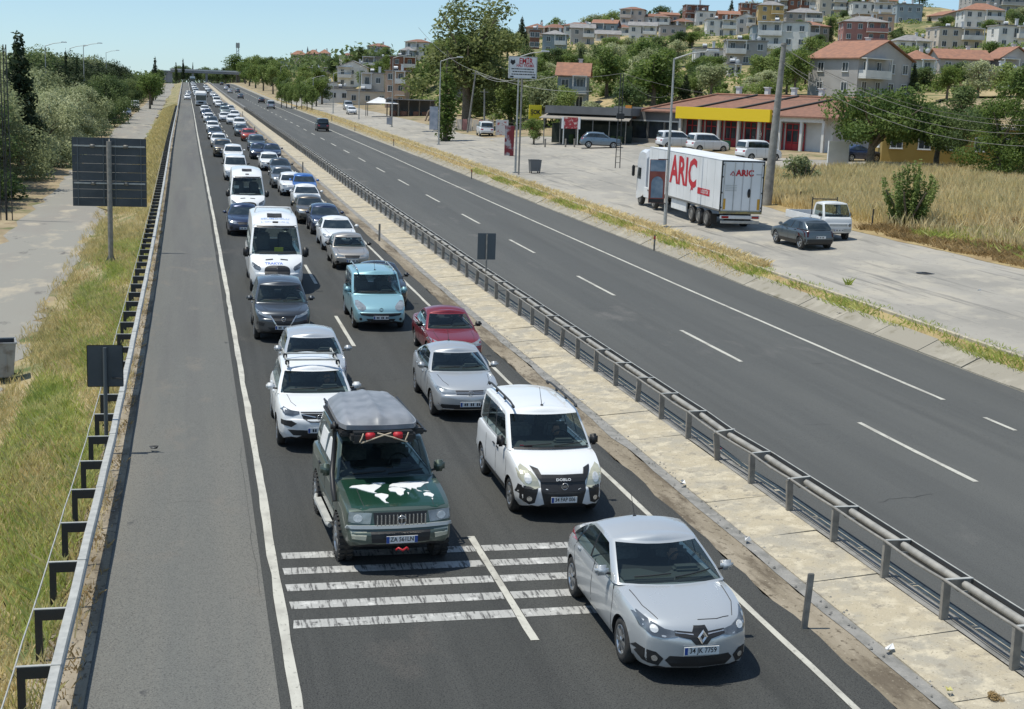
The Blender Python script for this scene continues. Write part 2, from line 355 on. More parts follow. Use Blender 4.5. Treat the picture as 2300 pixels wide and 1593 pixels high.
def ground():
    us = sorted(set([-900,-500,-300,-200,-140,-100,-80,-60,-50,-42,-36,-30,-24,-20,-17,-14,-13,-11,-9,-7,-5.6,-4.6,-3.5,-2.4,-1.5,9.75,10.6,12.3,12.42,12.8,24.9,26.2,28,30,33,36,40,45,50]+list(np.arange(54, 130, 4))+list(np.arange(130, 330, 7))+[340,360,400,450,520,600,750,1000,1500]))
    us = np.array(us, float); rows = []
    for y in YS:
        X = us+sh(y); zz = gz(X, np.full_like(X, y))
        road = (us >= -1.5) & (us <= 26.2); zz = zz-np.where(road, .10, 0)
        amp = np.where((us < -14) | (us > 52), .15, 0)
        zz = zz+amp*np.sin(X*.21+y*.13)*np.cos(X*.11-y*.07)
        rows.append([(a, y, b) for a, b in zip(X, zz)])
    mb = MB(); mb.grid(rows, 0, True); return mb.obj('ground', m_earth, kind='structure')

def hill_sheet():
    rows = []
    for y in [q for q in YS if 160 <= q <= 2600]:
        r = []
        for k in range(60):
            u0 = float(np.interp(y, [160, 185, 200, 5000], [84, 52, 47, 47])); u = u0+(420-u0)*(k/59)**1.4; X = u+float(sh(y)); r.append((X, y, float(gz(X, y))+.3+.15*math.sin(X*.21+y*.13)*math.cos(X*.11-y*.07)))
        rows.append(r)
    mb = MB(); mb.grid(rows); mb.obj('hillside', m_hill, kind='structure')
def build_ground():
    ground(); hill_sheet()
    strip('left_carriageway', 1.1, 9.75, m_asph, .004, wob1=.035)
    strip('hard_shoulder', -1.52, 1.12, m_shoul, .008, wob0=.02)
    strip('gutter', 9.72, 10.36, m_gut, .0, wob0=.05, wob1=.02, n=3)
    strip('gutter_lip', 10.34, 10.64, m_kerbg, .012, wob0=.03, wob1=.01)
    strip('right_carriageway', 12.78, 24.92, m_asph2, .004)
    strip('left_verge', -5.8, -1.5, m_verge, .012, wob0=.3, n=3, seed=3)
    strip('verge_edge', -2.35, -1.5, m_gut, .02, y0=8, y1=700, wob0=.12, n=2, seed=8)
    strip('left_service_road', -10.4, -5.7, m_serv2, .008, y0=20, wob0=.25, wob1=.25, seed=4, n=4)
    strip('service_road', 26.35, 37.2, m_serv, .004, wob1=.25, seed=5, n=6, y1=420)
    strip('right_verge', 25.7, 26.25, m_straw, .012, n=2)
    # forecourt in front of the shops
    mb = MB(); rows = []
    for y in [y for y in YS if 92 <= y <= 175]:
        u1 = float(np.interp(y, [92, 108, 118, 160, 175], [37.4, 39.5, 64, 56, 42])); r = []
        for k in range(13):
            u = 36.9+(u1-36.9)*k/12; r.append((u+sh(y), y, float(zr(y)+np.interp(u, *_CS))+.009))
        rows.append(r)
    mb.grid(rows); mb.obj('forecourt', m_serv, kind='structure')
    # median slabs : cream concrete, joints recessed
    base = strip('median', 10.58, 12.78, m_kerbg, .002, n=2); base.data.materials[0] = m_slab
    y = 14.0; rg = random.Random(3); k = 0
    while y < 165:
        L = 2.45+rg.uniform(-.2, .35); g = .007+.00025*y
        t = [rg.uniform(-.018, .022) for _ in range(4)]
        mb = MB(); P = []
        for (u, yy, tt) in ((10.62, y+g, t[0]), (12.02, y+g, t[1]), (12.02, y+L-g, t[2]), (10.62, y+L-g, t[3])):
            P.append((u+float(sh(yy)), yy, float(zr(yy)+np.interp(u, *_CS))+.024+tt*.6+(.02 if u > 11 else 0)))
        Q = [(p[0], p[1], p[2]-.16) for p in P]
        # a few interior points make the top uneven
        mid = tuple(sum(p[i] for p in P)/4+(rg.uniform(-.01, .02) if i == 2 else 0) for i in range(3))
        mb.add(P+Q+[mid], [(0,1,8),(1,2,8),(2,3,8),(3,0,8),(0,4,5,1),(1,5,6,2),(2,6,7,3),(3,7,4,0)])
        mb.obj('concrete_slab', m_slab, base); y += L; k += 1
    far = strip('far_slabs', 10.62, 12.02, m_slab, .05, y0=165, y1=1200, kind='stuff'); far.parent = base
    # kerb beside the far carriageway, gravelly top
    for a, b in ((12.04, 12.34),):
        o = strip('median_kerb', a, b, m_kerbg, .045, y1=1200, wob0=.01); o.parent = base
        ys = [yy for yy in YS if yy <= 1200]; mb = MB()
        mb.grid([[(b+sh(q), q, zr(q)+.118+.04), (b+.02+sh(q), q, zr(q)-.02)] for q in ys]); o2 = mb.obj('kerb_face', m_kerbg, base, kind='structure')
    # slope of concrete slabs beyond the far carriageway
    emb = strip('embankment', 24.9, 26.2, m_slope, .002, n=3)
    y = 34.0
    while y < 150:
        L = 2.9+rg.uniform(-.3, .5); g = .012+.0003*y; dz = rg.uniform(-.012, .02); mb = MB(); P = []
        u1 = 25.72+rg.uniform(-.06, .06)
        for (u, yy) in ((24.93, y+g), (u1, y+g), (u1, y+L-g), (24.93, y+L-g)):
            P.append((u+float(sh(yy)), yy, float(zr(yy)+np.interp(u, *_CS))+.04+dz+rg.uniform(-.01, .01)))
        Q = [(p[0], p[1], p[2]-.12) for p in P]
        mb.add(P+Q, [(0,1,2,3),(0,4,5,1),(1,5,6,2),(2,6,7,3),(3,7,4,0)])
        mb.obj('slope_slab', m_slope, emb); y += L
    mb = MB(); ys = [q for q in YS if 20 < q < 1300]
    rows = [[(26.12+sh(q), q, zr(q)+.5), (26.12+sh(q), q, zr(q)+.72), (26.13+sh(q)+.01, q, zr(q)+.735), (26.27+sh(q), q, zr(q)+.735), (26.28+sh(q), q, zr(q)+.63)] for q in ys]
    mb.grid(rows, 0, False); mb.obj('service_kerb', m_slab, kind='structure')

def build_paint():
    def line(name, u0, u1, y0, y1, m=m_paintw, lift=.014, wob=.006, parent=None, seed=0):
        return strip(name, u0, u1, m, lift, y0=y0, y1=y1, wob0=wob, wob1=wob, seed=seed+int(y0*7))
    line('edge_line', 1.27, 1.43, 8, 1200, wob=.011)
    line('edge_line', 9.07, 9.19, 8, 1200)
    line('edge_line', 21.63, 21.78, 35.6, 1200)
    line('edge_line', 13.35, 13.5, 13, 1200)
    c = (7.1)
    line('lane_dash', 5.11, 5.24, 19.5, 24.7)
    for k in range(48):                       # dashed lane line, near carriageway
        line('lane_dash', 5.11, 5.24, 44.4+14.0*k, 50.3+14.0*k)
    for k in range(60):                       # far carriageway
        y0 = 27.3+14.1*k-14.1
        if y0 > 800: break
        line('lane_dash', 17.6, 17.75, y0, y0+5.8)
    for y0, y1 in ((31.9, 33.4), (29.3, 30.7), (27.0, 28.3)): line('merge_dash', 21.63, 21.76, y0, y1)
    for k in range(5):                        # worn transverse rumble bars
        y = 20.52+.83*k
        line('rumble_bar', 1.5, 5.1, y-.03, y+.31, m_paintworn, .01, .012)
        line('rumble_bar', 5.26, 9.0, y-.03, y+.31, m_paintworn, .01, 0)

def build_cracks():
    rg = random.Random(12); mb = MB()
    m = mat('tar_crack', (.03,.03,.03), .8)
    def crack(u, y, du, dy, n, w):
        pts = [(u, y)]
        for _ in range(n): u += du*rg.uniform(.4, 1.4)+rg.uniform(-.04, .04); y += dy*rg.uniform(.3, 1.5)+rg.uniform(-.08, .08); pts.append((u, y))
        L = []
        for i, (a, b) in enumerate(pts):
            q = w*rg.uniform(.4, 1.2); X = a+float(sh(b)); z = float(zr(b))+.0125
            L.append([(X-q*(abs(dy) > abs(du)), b-q*(abs(dy) <= abs(du)), z), (X+q*(abs(dy) > abs(du)), b+q*(abs(dy) <= abs(du)), z)])
        mb.grid(L, 0, False)
    for y in (17.2, 27.5, 41, 52): crack(-1.3+rg.random(), y, .12, rg.uniform(-.03, .03), rg.randint(3, 8), .004)
    crack(1.04, 22, .0, .8, 16, .004)
    for (u, y) in ((14.5, 26), (16, 33), (20, 41), (15, 52), (19.5, 62), (23, 48)): crack(u, y, .2, rg.uniform(-.1, .1), rg.randint(4, 12), .007)
    for (u, y) in ((2.2, 17), (6.4, 30), (5.1, 39)): crack(u, y, rg.choice((-.1, .12)), .05, 9, .005)
    mb.obj('surface_cracks', m, kind='stuff')
    # darker resealed patches and oil spots, flush on the asphalt

# ------------------------------------------------------------------ vegetation
ORD = 'first second third fourth fifth sixth seventh eighth ninth tenth eleventh twelfth thirteenth fourteenth fifteenth sixteenth seventeenth eighteenth nineteenth twentieth'.split()
TENS = ['twenty', 'thirty', 'forty', 'fifty']
def ordw(i):
    n = i+1
    if n <= 20: return ORD[i]
    t, u = n//10, n % 10
    return TENS[t-2]+'-'+ORD[u-1] if u else {30: 'thirtieth', 40: 'fortieth', 50: 'fiftieth'}[n]
def leaf_cloud(lobes, n, size, seed, flat=0.0, droop=0.0):
    """n small leaf-cluster faces spread through ellipsoid lobes (cx,cy,cz,rx,ry,rz), densest near the surface"""
    rg = np.random.default_rng(seed); L = np.array(lobes, float)
    vol = (L[:,3]*L[:,4]*L[:,5])**0.75; pr = vol/vol.sum(); k = rg.choice(len(L), n, p=pr)
    d = rg.normal(size=(n, 3)); d /= np.linalg.norm(d, axis=1)[:, None]
    rr = rg.uniform(.0, 1, n)**.33
    bump = 1+.16*np.sin(d[:,0]*5+k*1.7)*np.sin(d[:,2]*6+k)+.1*np.sin(d[:,1]*11+k*2.2)
    rr = np.where(rg.uniform(size=n) < .06, rr*1.12, rr)
    P = L[k,:3]+d*L[k,3:]*(rr*bump)[:, None]
    nrm = d*0.55+rg.normal(size=(n, 3))*0.6+np.array([0, 0, .5]); nrm /= np.linalg.norm(nrm, axis=1)[:, None]
    a = np.cross(nrm, rg.normal(size=(n, 3))); a /= np.linalg.norm(a, axis=1)[:, None]; b = np.cross(nrm, a)
    s = size*rg.uniform(.55, 1.35, n)[:, None]; w = s*rg.uniform(.45, .8, (n, 1))
    up = nrm*s*.22
    V = np.stack([P-a*s, P-b*w+up, P+a*s, P+b*w+up], 1).reshape(-1, 3)
    F = np.arange(4*n).reshape(n, 4)
    return V, F
def np_mesh(name, V, F, mats, smooth=False):
    me = bpy.data.meshes.new(name); nf, k = F.shape
    me.vertices.add(len(V)); me.vertices.foreach_set('co', V.astype(np.float32).ravel())
    me.loops.add(nf*k); me.loops.foreach_set('vertex_index', F.astype(np.int32).ravel())
    me.polygons.add(nf); me.polygons.foreach_set('loop_start', np.arange(0, nf*k, k, dtype=np.int32))
    for m in (mats if isinstance(mats, list) else [mats]): me.materials.append(m)
    if smooth: me.polygons.foreach_set('use_smooth', np.ones(nf, bool))
    me.update(calc_edges=True); return me
lf_green = leafmat('leaf_green', (.07,.12,.03), (.16,.225,.06), (.3,.36,.12))
lf_olive = leafmat('leaf_olive', (.17,.2,.095), (.33,.37,.19), (.54,.56,.34), .6)
lf_dark = leafmat('leaf_dark', (.045,.08,.03), (.105,.155,.055), (.21,.26,.1))
lf_plane = leafmat('leaf_plane', (.11,.14,.045), (.25,.28,.1), (.42,.41,.2), .5)
lf_pine = leafmat('needle_dark', (.028,.045,.022), (.055,.08,.036), (.1,.13,.055))
lf_bright = leafmat('leaf_bright', (.07,.115,.025), (.14,.2,.045), (.23,.28,.08), .8)

def crown_mesh(kind, seed):
    rg = random.Random(seed); lobes = []
    if kind == 'broad':      # unit tree: height 1, crown 0.3..1
        for i in range(15):
            a = rg.uniform(0, 6.28); r = rg.uniform(.04, .30); z = rg.uniform(.34, .86); q = rg.uniform(.09, .17)*(1.15-.5*abs(z-.55))
            lobes.append((math.cos(a)*r, math.sin(a)*r, z, q*1.15, q*1.15, q))
        lobes.append((0, 0, .58, .22, .22, .24)); n, s = 2600, .026
    if kind == 'broad_fine':
        for i in range(34):
            a = rg.uniform(0, 6.28); r = rg.uniform(.06, .36); z = rg.uniform(.13, .9); q = rg.uniform(.06, .12)*(1.2-.6*abs(z-.55))
            lobes.append((math.cos(a)*r*(1.15-.5*z), math.sin(a)*r*(1.15-.5*z), z, q*1.1, q*1.1, q*.9))
        lobes.append((0, 0, .5, .17, .17, .2)); n, s = 11000, .013
    if kind == 'umbrella':
        for i in range(26):
            a = rg.uniform(0, 6.28); r = rg.uniform(.1, .66); z = .60+rg.uniform(-.26, .22)*(1-r*.6)-.14*r; q = rg.uniform(.11, .2)
            lobes.append((math.cos(a)*r, math.sin(a)*r, z, q*1.2, q*1.2, q*.8))
        n, s = 13000, .017
    if kind == 'olive':
        for i in range(24):
            a = rg.uniform(0, 6.28); r = rg.uniform(.05, .42); z = rg.uniform(.06, .84); q = rg.uniform(.11, .18)
            lobes.append((math.cos(a)*r, math.sin(a)*r, z, q*1.1, q*1.1, q))
        n, s = 9000, .017
    if kind == 'pine':
        for i in range(16):
            z = .2+.75*i/15; r = .26*(1-(z-.1))*rg.uniform(.7, 1.2); a = rg.uniform(0, 6.28); o = .06*(1-z)
            lobes.append((math.cos(a)*o, math.sin(a)*o, z, max(r, .045), max(r, .045), .07))
        n, s = 3400, .02
    if kind == 'cypress':
        for i in range(10):
            z = .08+.88*i/9; r = .085*math.sin(min(1, z*1.15+.12)*math.pi)**.6+.015; lobes.append((rg.uniform(-.01, .01), rg.uniform(-.01, .01), z, r, r, .08))
        n, s = 1800, .016
    if kind == 'shoots':
        for i in range(30):
            a = rg.uniform(0, 6.28); t = rg.uniform(0, 1); r = .5*t; z = .34+.16*(1-t)
            for k in range(5): lobes.append((math.cos(a)*(r*(.5+.13*k)), math.sin(a)*(r*(.5+.13*k)), .12+(.86-.38*t)*(k/4)*rg.uniform(.85, 1.1)+.06, .085-.011*k, .085-.011*k, .11))
        n, s = 9000, .022
    if kind == 'bush':
        for i in range(13):
            a = rg.uniform(0, 6.28); r = rg.uniform(.0, .55); z = rg.uniform(.18, .72)-r*.25; q = rg.uniform(.18, .32)
            lobes.append((math.cos(a)*r, math.sin(a)*r, max(z, .14), q, q, q*.8))
        n, s = 2200, .05
    V, F = leaf_cloud(lobes, n, s, seed); V[:, 2] = np.maximum(V[:, 2], 0.005)
    return V, F
CROWNS = {}
def crown(kind, m, v=0):
    k = (kind, m.name, v)
    if k not in CROWNS:
        V, F = crown_mesh(kind, 100+v*13+len(kind)); CROWNS[k] = np_mesh('crown_'+kind, V, F, m)
    return CROWNS[k]
TRUNKS = {}
def trunk_mesh(kind, v=0):
    k = (kind, v)
    if k in TRUNKS: return TRUNKS[k]
    rg = random.Random(50+v); mb = MB()
    if kind in ('broad', 'broad_fine', 'olive', 'umbrella'):
        top = .45 if kind != 'umbrella' else .34; w = .028 if kind != 'umbrella' else .038
        b = [(0, 0, -.04), (rg.uniform(-.01, .01), rg.uniform(-.01, .01), top*.5), (rg.uniform(-.02, .02), rg.uniform(-.02, .02), top)]
        mb.tube(b, [w*1.3, w, w*.75], 8)
        sp = .24 if kind != 'umbrella' else .5
        for i in range(7):
            a = i*.9+rg.uniform(-.3, .3); r = sp*rg.uniform(.5, 1); z1 = rg.uniform(.55, .82) if kind != 'umbrella' else rg.uniform(.5, .68)
            z0 = top*rg.uniform(.6, 1)
            mb.tube([(b[2][0]*z0/top, b[2][1]*z0/top, z0), (math.cos(a)*r*.45, math.sin(a)*r*.45, (z0+z1)/2+.03), (math.cos(a)*r, math.sin(a)*r, z1)], [w*.55, w*.36, w*.12], 6)
    elif kind in ('pine', 'cypress'):
        mb.tube([(0, 0, -.03), (0, 0, .5), (0, 0, .93)], [.022, .015, .004], 7)
    else:
        for i in range(7):
            a = i*.9; mb.tube([(0, 0, -.05), (math.cos(a)*.2, math.sin(a)*.2, .3), (math.cos(a)*.42, math.sin(a)*.42, .6)], [.035, .025, .01], 5)
    TRUNKS[k] = mb.mesh('trunk_'+kind, m_bark); return TRUNKS[k]
def tree(name, label, cat, kind, m, X, Y, h, w=1.0, v=0, group=None, rz=None, z=None):
    """h = height in metres, w = width factor"""
    z = Z(X, Y) if z is None else z
    r = empty(name, (X, Y, z-.05), random.uniform(0, 6.28) if rz is None else rz, label, cat, group)
    t = link('trunk', trunk_mesh(kind, v), r); c = link('crown', crown(kind, m, v), r)
    for o in (t, c): o.scale = (h*w, h*w, h)
    return r

def blades(name, pts, h0, h1, w, m, seed, lean=.35, parent=None, kind='stuff', label=None):
    """upright grass blades, two triangles each; pts = array (n,3) of roots"""
    rg = np.random.default_rng(seed); n = len(pts)
    h = rg.uniform(h0, h1, n); a = rg.uniform(0, 2*np.pi, n); lx = rg.normal(0, lean, n)*h; ly = rg.normal(0, lean, n)*h
    dx, dy = np.cos(a)*w*.5, np.sin(a)*w*.5; z0 = np.zeros(n)
    p = pts
    V = np.stack([p+np.stack([-dx, -dy, z0-.03], 1), p+np.stack([dx, dy, z0-.03], 1),
                  p+np.stack([dx*.6+lx*.45, dy*.6+ly*.45, h*.6], 1), p+np.stack([lx, ly, h], 1)], 1).reshape(-1, 3)
    F = np.arange(4*n).reshape(n, 4)
    o = link(name, np_mesh(name, V, F, m), parent, kind=kind, label=label); return o
def scatter(n, u0, u1, y0, y1, seed, nearbias=1.6, dens=None):
    rg = np.random.default_rng(seed); U = rg.uniform(u0, u1, n*3)
    t = rg.uniform(0, 1, n*3)**nearbias; Y = y0+(y1-y0)*t
    if dens is not None:
        k = rg.uniform(size=n*3) < dens(U, Y); U, Y = U[k], Y[k]
    U, Y = U[:n], Y[:n]; X = U+sh(Y)
    return np.stack([X, Y, gz(X, Y)], 1)
def patch(sx, sy, ph, thr=0.0):
    def f(U, Y): return np.clip(.5+.6*np.sin(U*sx+ph)*np.cos(Y*sy+ph*1.3)+.35*np.sin(U*sx*2.7+Y*sy*2.1)-thr, .03, 1)
    return f
gr_green = leafmat('grass_green', (.26,.34,.07), (.46,.52,.13), (.72,.68,.3), .9)
gr_straw = leafmat('grass_straw', (.48,.37,.17), (.72,.58,.3), (.88,.74,.42), .7)
gr_mix = leafmat('grass_mixed', (.42,.4,.15), (.66,.56,.26), (.85,.72,.4), .8)
gr_brown = leafmat('weed_brown', (.17,.12,.055), (.34,.24,.11), (.52,.38,.19), 1.4)

def build_plants():
    # roadside verge on the left: long grass, green near, straw further
    blades('verge_grass', scatter(40000, -4.7, -2.15, 15, 75, 1, 1.5, patch(1.1, .32, .3, .12)), .08, .36, .022, gr_green, 1)
    blades('verge_dry_grass', scatter(42000, -5.6, -2.0, 14, 95, 2, 1.5, patch(.9, .25, 2.2)), .06, .34, .024, gr_mix, 2)
    blades('verge_straw', scatter(26000, -6.2, -1.75, 14, 130, 3, 1.5, patch(1.7, .5, 4)), .04, .3, .03, gr_straw, 3)
    blades('far_verge_grass', scatter(14000, -5.3, -2.1, 95, 330, 4, 1.3), .2, .7, .09, gr_mix, 4)
    blades('kerb_weeds', scatter(2600, -2.15, -1.58, 14, 90, 5, 1.4, patch(3, 2.2, 1, .2)), .04, .16, .03, gr_brown, 5, .6)
    # right verge between the slope and the service road
    blades('right_verge_grass', scatter(7500, 25.55, 26.12, 34, 125, 6, 1.1, patch(2, .6, 1, .05)), .06, .28, .035, gr_green, 6, .7)
    blades('right_verge_straw', scatter(26000, 25.15, 26.9, 60, 330, 7, 1.3), .06, .34, .07, gr_straw, 7, .7)
    blades('kerb_joint_weeds', scatter(1500, 26.2, 26.75, 34, 130, 8, 1.1, patch(3, 1.3, 1, .2)), .04, .16, .03, gr_green, 8, .7)
    # dry field behind the parked pickup
    def fld(U, Y):
        e0 = np.interp(Y, [52, 60, 72, 84, 92, 104], [37.6, 37.2, 37.0, 37.4, 37.4, 41])
        return ((U > e0) & (U < 62)).astype(float)*np.clip(.75+.4*np.sin(U*.7+Y*.31), .2, 1)
    mb = MB(); rows = []
    for y in np.arange(46, 112, 2.0):
        e0 = float(np.interp(y, [46, 52, 60, 72, 84, 92, 104, 112], [38.2, 37.4, 37.0, 36.8, 37.2, 37.2, 40.8, 44])); r = []
        for k in range(14):
            u = e0+(78-e0)*k/13+(random.uniform(-.15, .15) if k == 0 else 0); r.append((u+sh(y), y, float(gz(u+sh(y), y))+.015+(0 if k in (0, 13) else random.uniform(0, .1))))
        rows.append(r)
    mb.grid(rows); mb.obj('dry_field', m_straw, kind='structure')
    blades('field_grass', scatter(120000, 37.5, 74, 58, 108, 9, 1.0, lambda U, Y: ((U > np.interp(Y, [58, 72, 90, 108], [40.5, 38.6, 38.2, 43])) & (U < 74)).astype(float)*np.clip(.7+.5*np.sin(U*.5+Y*.23), .12, 1)), .35, 1.05, .05, gr_straw, 9, .22)
    blades('field_tall_grass', scatter(26000, 38, 60, 70, 106, 10, 1.0, lambda U, Y: ((U > np.interp(Y, [70, 90, 106], [39, 38.6, 43])) & (U < 60)).astype(float)*patch(.5, .3, 2)(U, Y)), .6, 1.35, .05, gr_mix, 10, .2)
    blades('roadside_weeds', scatter(30000, 37.0, 47, 46, 72, 11, 1.0, lambda U, Y: ((U > np.interp(Y, [46, 52, 60, 72], [38.6, 37.7, 37.3, 37.2]))).astype(float)*patch(.8, .6, 1)(U, Y)), .1, .42, .05, gr_brown, 11, .7)
    blades('green_weeds', scatter(16000, 38.6, 52, 50, 68, 12, 1.0, patch(.6, .5, 3)), .15, .55, .05, gr_green, 12, .6)
    # hedge bushes, rubbish heap of weeds at the foot of the post
    for (px, py, h, w, kind, m, lab) in [
        (2035, 512, 3.6, .95, 'shoots', lf_green, 'dark green bush with upright shoots in the dry field behind the fence posts'),
        (1800, 420, 3.0, .85, 'bush', lf_olive, 'small flowering bush beside the tall concrete pole'),
        (1750, 440, 1.1, 1.0, 'bush', gr_brown, 'low brown dried bush at the edge of the yellow field'),
        (2275, 520, 1.2, .6, 'bush', gr_brown, 'dried brown weed clump at the right edge of the field')]:
        X, Y = at(px, py); tree('bush', lab, 'bush', kind, m, X, Y, h, w, v=int(h*3) % 5)
    X, Y = at(2230, 1575); tree('dried_weed', 'small brown dried weed growing on the cream median slabs', 'plant', 'bush', gr_brown, X, Y, .16, 1.3, v=2, z=Z(X, Y)+.06)
    X, Y = at(1905, 640)
    blades('weed_tuft', np.array([[X+random.gauss(0, .06), Y+random.gauss(0, .06), Z(X, Y)] for _ in range(60)]), .1, .35, .03, gr_green, 13, .4)

def build_named_trees():
    X, Y = at(1062, 300); Y += 12; X += 1.4
    tree('plane_tree', 'very tall broad tree rising above the horizon behind the white parked van', 'tree', 'broad_fine', lf_plane, X, Y, 19.4, 1.2, v=1)
    X, Y = at(1003, 318); tree('ivy_column', 'narrow ivy covered trunk beside the street lamp and old timber', 'tree', 'cypress', lf_bright, X, Y+1, 12.2, 1.25, v=1)
    X, Y = at(1990, 385); tree('umbrella_tree', 'wide spreading green tree in front of the white end wall of the shops', 'tree', 'umbrella', lf_green, X-1.6, Y, 9.0, .98, v=0)
    X, Y = at(2090, 385); X += 2; Y += 4; tree('umbrella_tree', 'dark flat crowned tree half hidden behind the wide spreading tree', 'tree', 'umbrella', lf_dark, X-.4, Y-2, 7.0, .9, v=1)
    X, Y = at(2245, 402); tree('broad_tree', 'dense low branched tree at the right edge beyond the dry field', 'tree', 'broad_fine', lf_bright, X-.3, Y, 8.2, 1.0, v=2, z=Z(X, Y)-1.0)
    X, Y = at(2330, 395); tree('broad_tree', 'dense green tree cut off by the right edge of the view', 'tree', 'broad_fine', lf_green, X, Y, 9, 1.1, v=3, z=Z(X, Y)-1.2)
    # left of the service road
    rg = random.Random(31)
    def row(u0, y0, y1, st, h0, h1, mats, lab, w):
        y, i = y0, 0
        while y < y1:
            u = u0+rg.uniform(-.9, .9); m = mats(y)
            tree('roadside_tree', '%s tree, %s along the %s left of the service road' % ({lf_olive.name: 'greyish green bushy', lf_dark.name: 'dark green dense', lf_pine.name: 'very dark'}[m.name], ordw(i), lab), 'tree', 'olive', m, u+float(sh(y)), y, rg.uniform(h0, h1), w*1.12, v=rg.randrange(4), group='trees along the left service road')
            y += st*rg.uniform(.85, 1.2); st *= 1.045; i += 1
    row(-14.2, 97, 440, 7.5, 6.4, 8.2, lambda y: lf_olive if 108 < y < 205 else lf_dark, 'front row', .95)
    row(-19.5, 104, 460, 8.5, 8.8, 11.2, lambda y: (lf_olive if y < 200 else lf_pine) if y > 112 else lf_dark, 'middle row', 1.0)
    row(-26, 124, 480, 11, 10.2, 12.6, lambda y: lf_olive if int(y) % 3 else lf_dark, 'back row', 1.05)
    for i, (u, y, h, w, m) in enumerate([(-8.2, 330, 8.2, 1.0, lf_green), (-8.6, 366, 8.0, 1.1, lf_green), (-9.2, 410, 8, 1.1, lf_green), (-10, 470, 8.4, 1.1, lf_green), (-11, 540, 8.4, 1.2, lf_dark), (-12, 630, 8, 1.3, lf_green), (-14, 730, 8, 1.3, lf_dark)]):
        tree('verge_tree', '%s rounded green tree between the left service road and the guardrail, counting outwards' % ordw(i), 'tree', 'broad', m, u+float(sh(y)), y, h, w*.95, v=i % 4, group='trees on the left verge')
    for i, (px, py, D, h, m) in enumerate([(2088, 250, 140, 4.6, lf_green), (2160, 250, 140, 5.4, lf_dark), (2215, 255, 132, 5, lf_green), (2285, 250, 138, 5.6, lf_green), (2125, 232, 160, 4.6, lf_bright), (2195, 230, 160, 5, lf_olive), (2255, 230, 162, 5, lf_green), (2320, 232, 158, 5, lf_olive)]):
        X, Y, _ = deep(px, py, D); tree('garden_tree', '%s garden tree from the left behind the ochre building' % ordw(i), 'tree', 'broad', m, X, Y, h, 1.15, v=i % 4, group='garden trees behind the ochre building')
    for (px, yt, D, w, lab) in [(40, 72, 128, .85, 'tall ragged dark conifer at the far left above the bushy trees'), (147, 112, 200, .34, 'small pointed conifer tip between the first two lamps'), (172, 124, 215, .34, 'tiny pointed conifer tip right of the middle lamp'),                         (348, 128, 420, .6, 'narrow conifer at the right end of the left tree line'), (395, 140, 800, .55, 'left one of two pointed conifers above the bridge'), (411, 131, 800, .5, 'right one of two pointed conifers above the bridge'), (433, 140, 900, .32, 'thin conifer spire above the middle of the bridge')]:
        X, Y, zt = deep(px, yt, D); tree('tall_conifer', lab, 'tree', 'pine', lf_pine, X, Y, zt-Z(X, Y), w, v=int(px) % 3)
    # right edge of the highway, distance
    for i, (u, y, h, w) in enumerate([(30, 330, 6.5, 1.2), (31, 352, 7, 1.2), (30, 385, 7.5, 1.2), (29.5, 430, 8.5, 1.2), (29, 480, 9.5, 1.2), (29, 540, 10.5, 1.2), (29, 600, 11, 1.2), (29, 660, 11, 1.3), (30, 730, 11, 1.3), (32, 790, 11, 1.4), (36, 560, 12, 1.3), (38, 640, 13, 1.3), (40, 480, 9.5, 1.2)]):
        tree('verge_tree', '%s rounded green tree on the verge right of the far carriageway, counting outwards' % ordw(i), 'tree', 'broad', lf_green if i % 3 else lf_bright, u+float(sh(y)), y, h, w*.8, v=i % 4, group='trees right of the far carriageway')
    for i in range(7):
        px = 632+i*11.5; X, Y = at(px, 242+i*1.1); tree('pruned_tree', '%s small pruned tree from the left in the row lining the parking lot' % ordw(i), 'tree', 'broad', lf_green, X, Y, 6.0, .62, v=i % 4, group='row of pruned trees by the parking lot')
    rq = random.Random(17)
    for i in range(34):
        px = rq.uniform(625, 925); D = rq.uniform(330, 640); py = 197-(D-330)/310*22+rq.uniform(-10, 14); X, Y, _ = deep(px, py, D)
        tree('town_tree', '%s soft green tree among the houses left of the tall broad tree' % ordw(i), 'tree', 'broad', rq.choice([lf_green, lf_bright, lf_dark]), X, Y, rq.uniform(5, 8), 1.1, v=i % 4, group='trees among the distant houses')
    # beyond the bridge
    rg = random.Random(5)
    for i in range(46):
        px = 395+i*5.2+rg.uniform(-3, 3); D = rg.uniform(930, 1080); X, Y, _ = deep(px, 170, D)
        tree('distant_tree', '%s distant dark tree from the left on the skyline beyond the bridge' % ordw(i), 'tree', 'broad', lf_dark, X, Y, rg.uniform(9, 14), 1.0, v=i % 4, group='trees on the skyline beyond the bridge')
    X, Y, _ = deep(533, 170, 900); tree('round_tree', 'large round topped tree below the telecom mast', 'tree', 'broad', lf_green, X, Y, 19.5, 1.15, v=2)
    for i, (px, D, h) in enumerate(((575, 800, 16), (590, 760, 14), (560, 880, 16))):
        X, Y, _ = deep(px, 170, D); tree('distant_tree', '%s green tree at the right end of the bridge' % ('middle', 'rightmost', 'leftmost')[i], 'tree', 'broad', lf_green, X, Y, h, 1.0, v=1, group='trees at the bridge end')
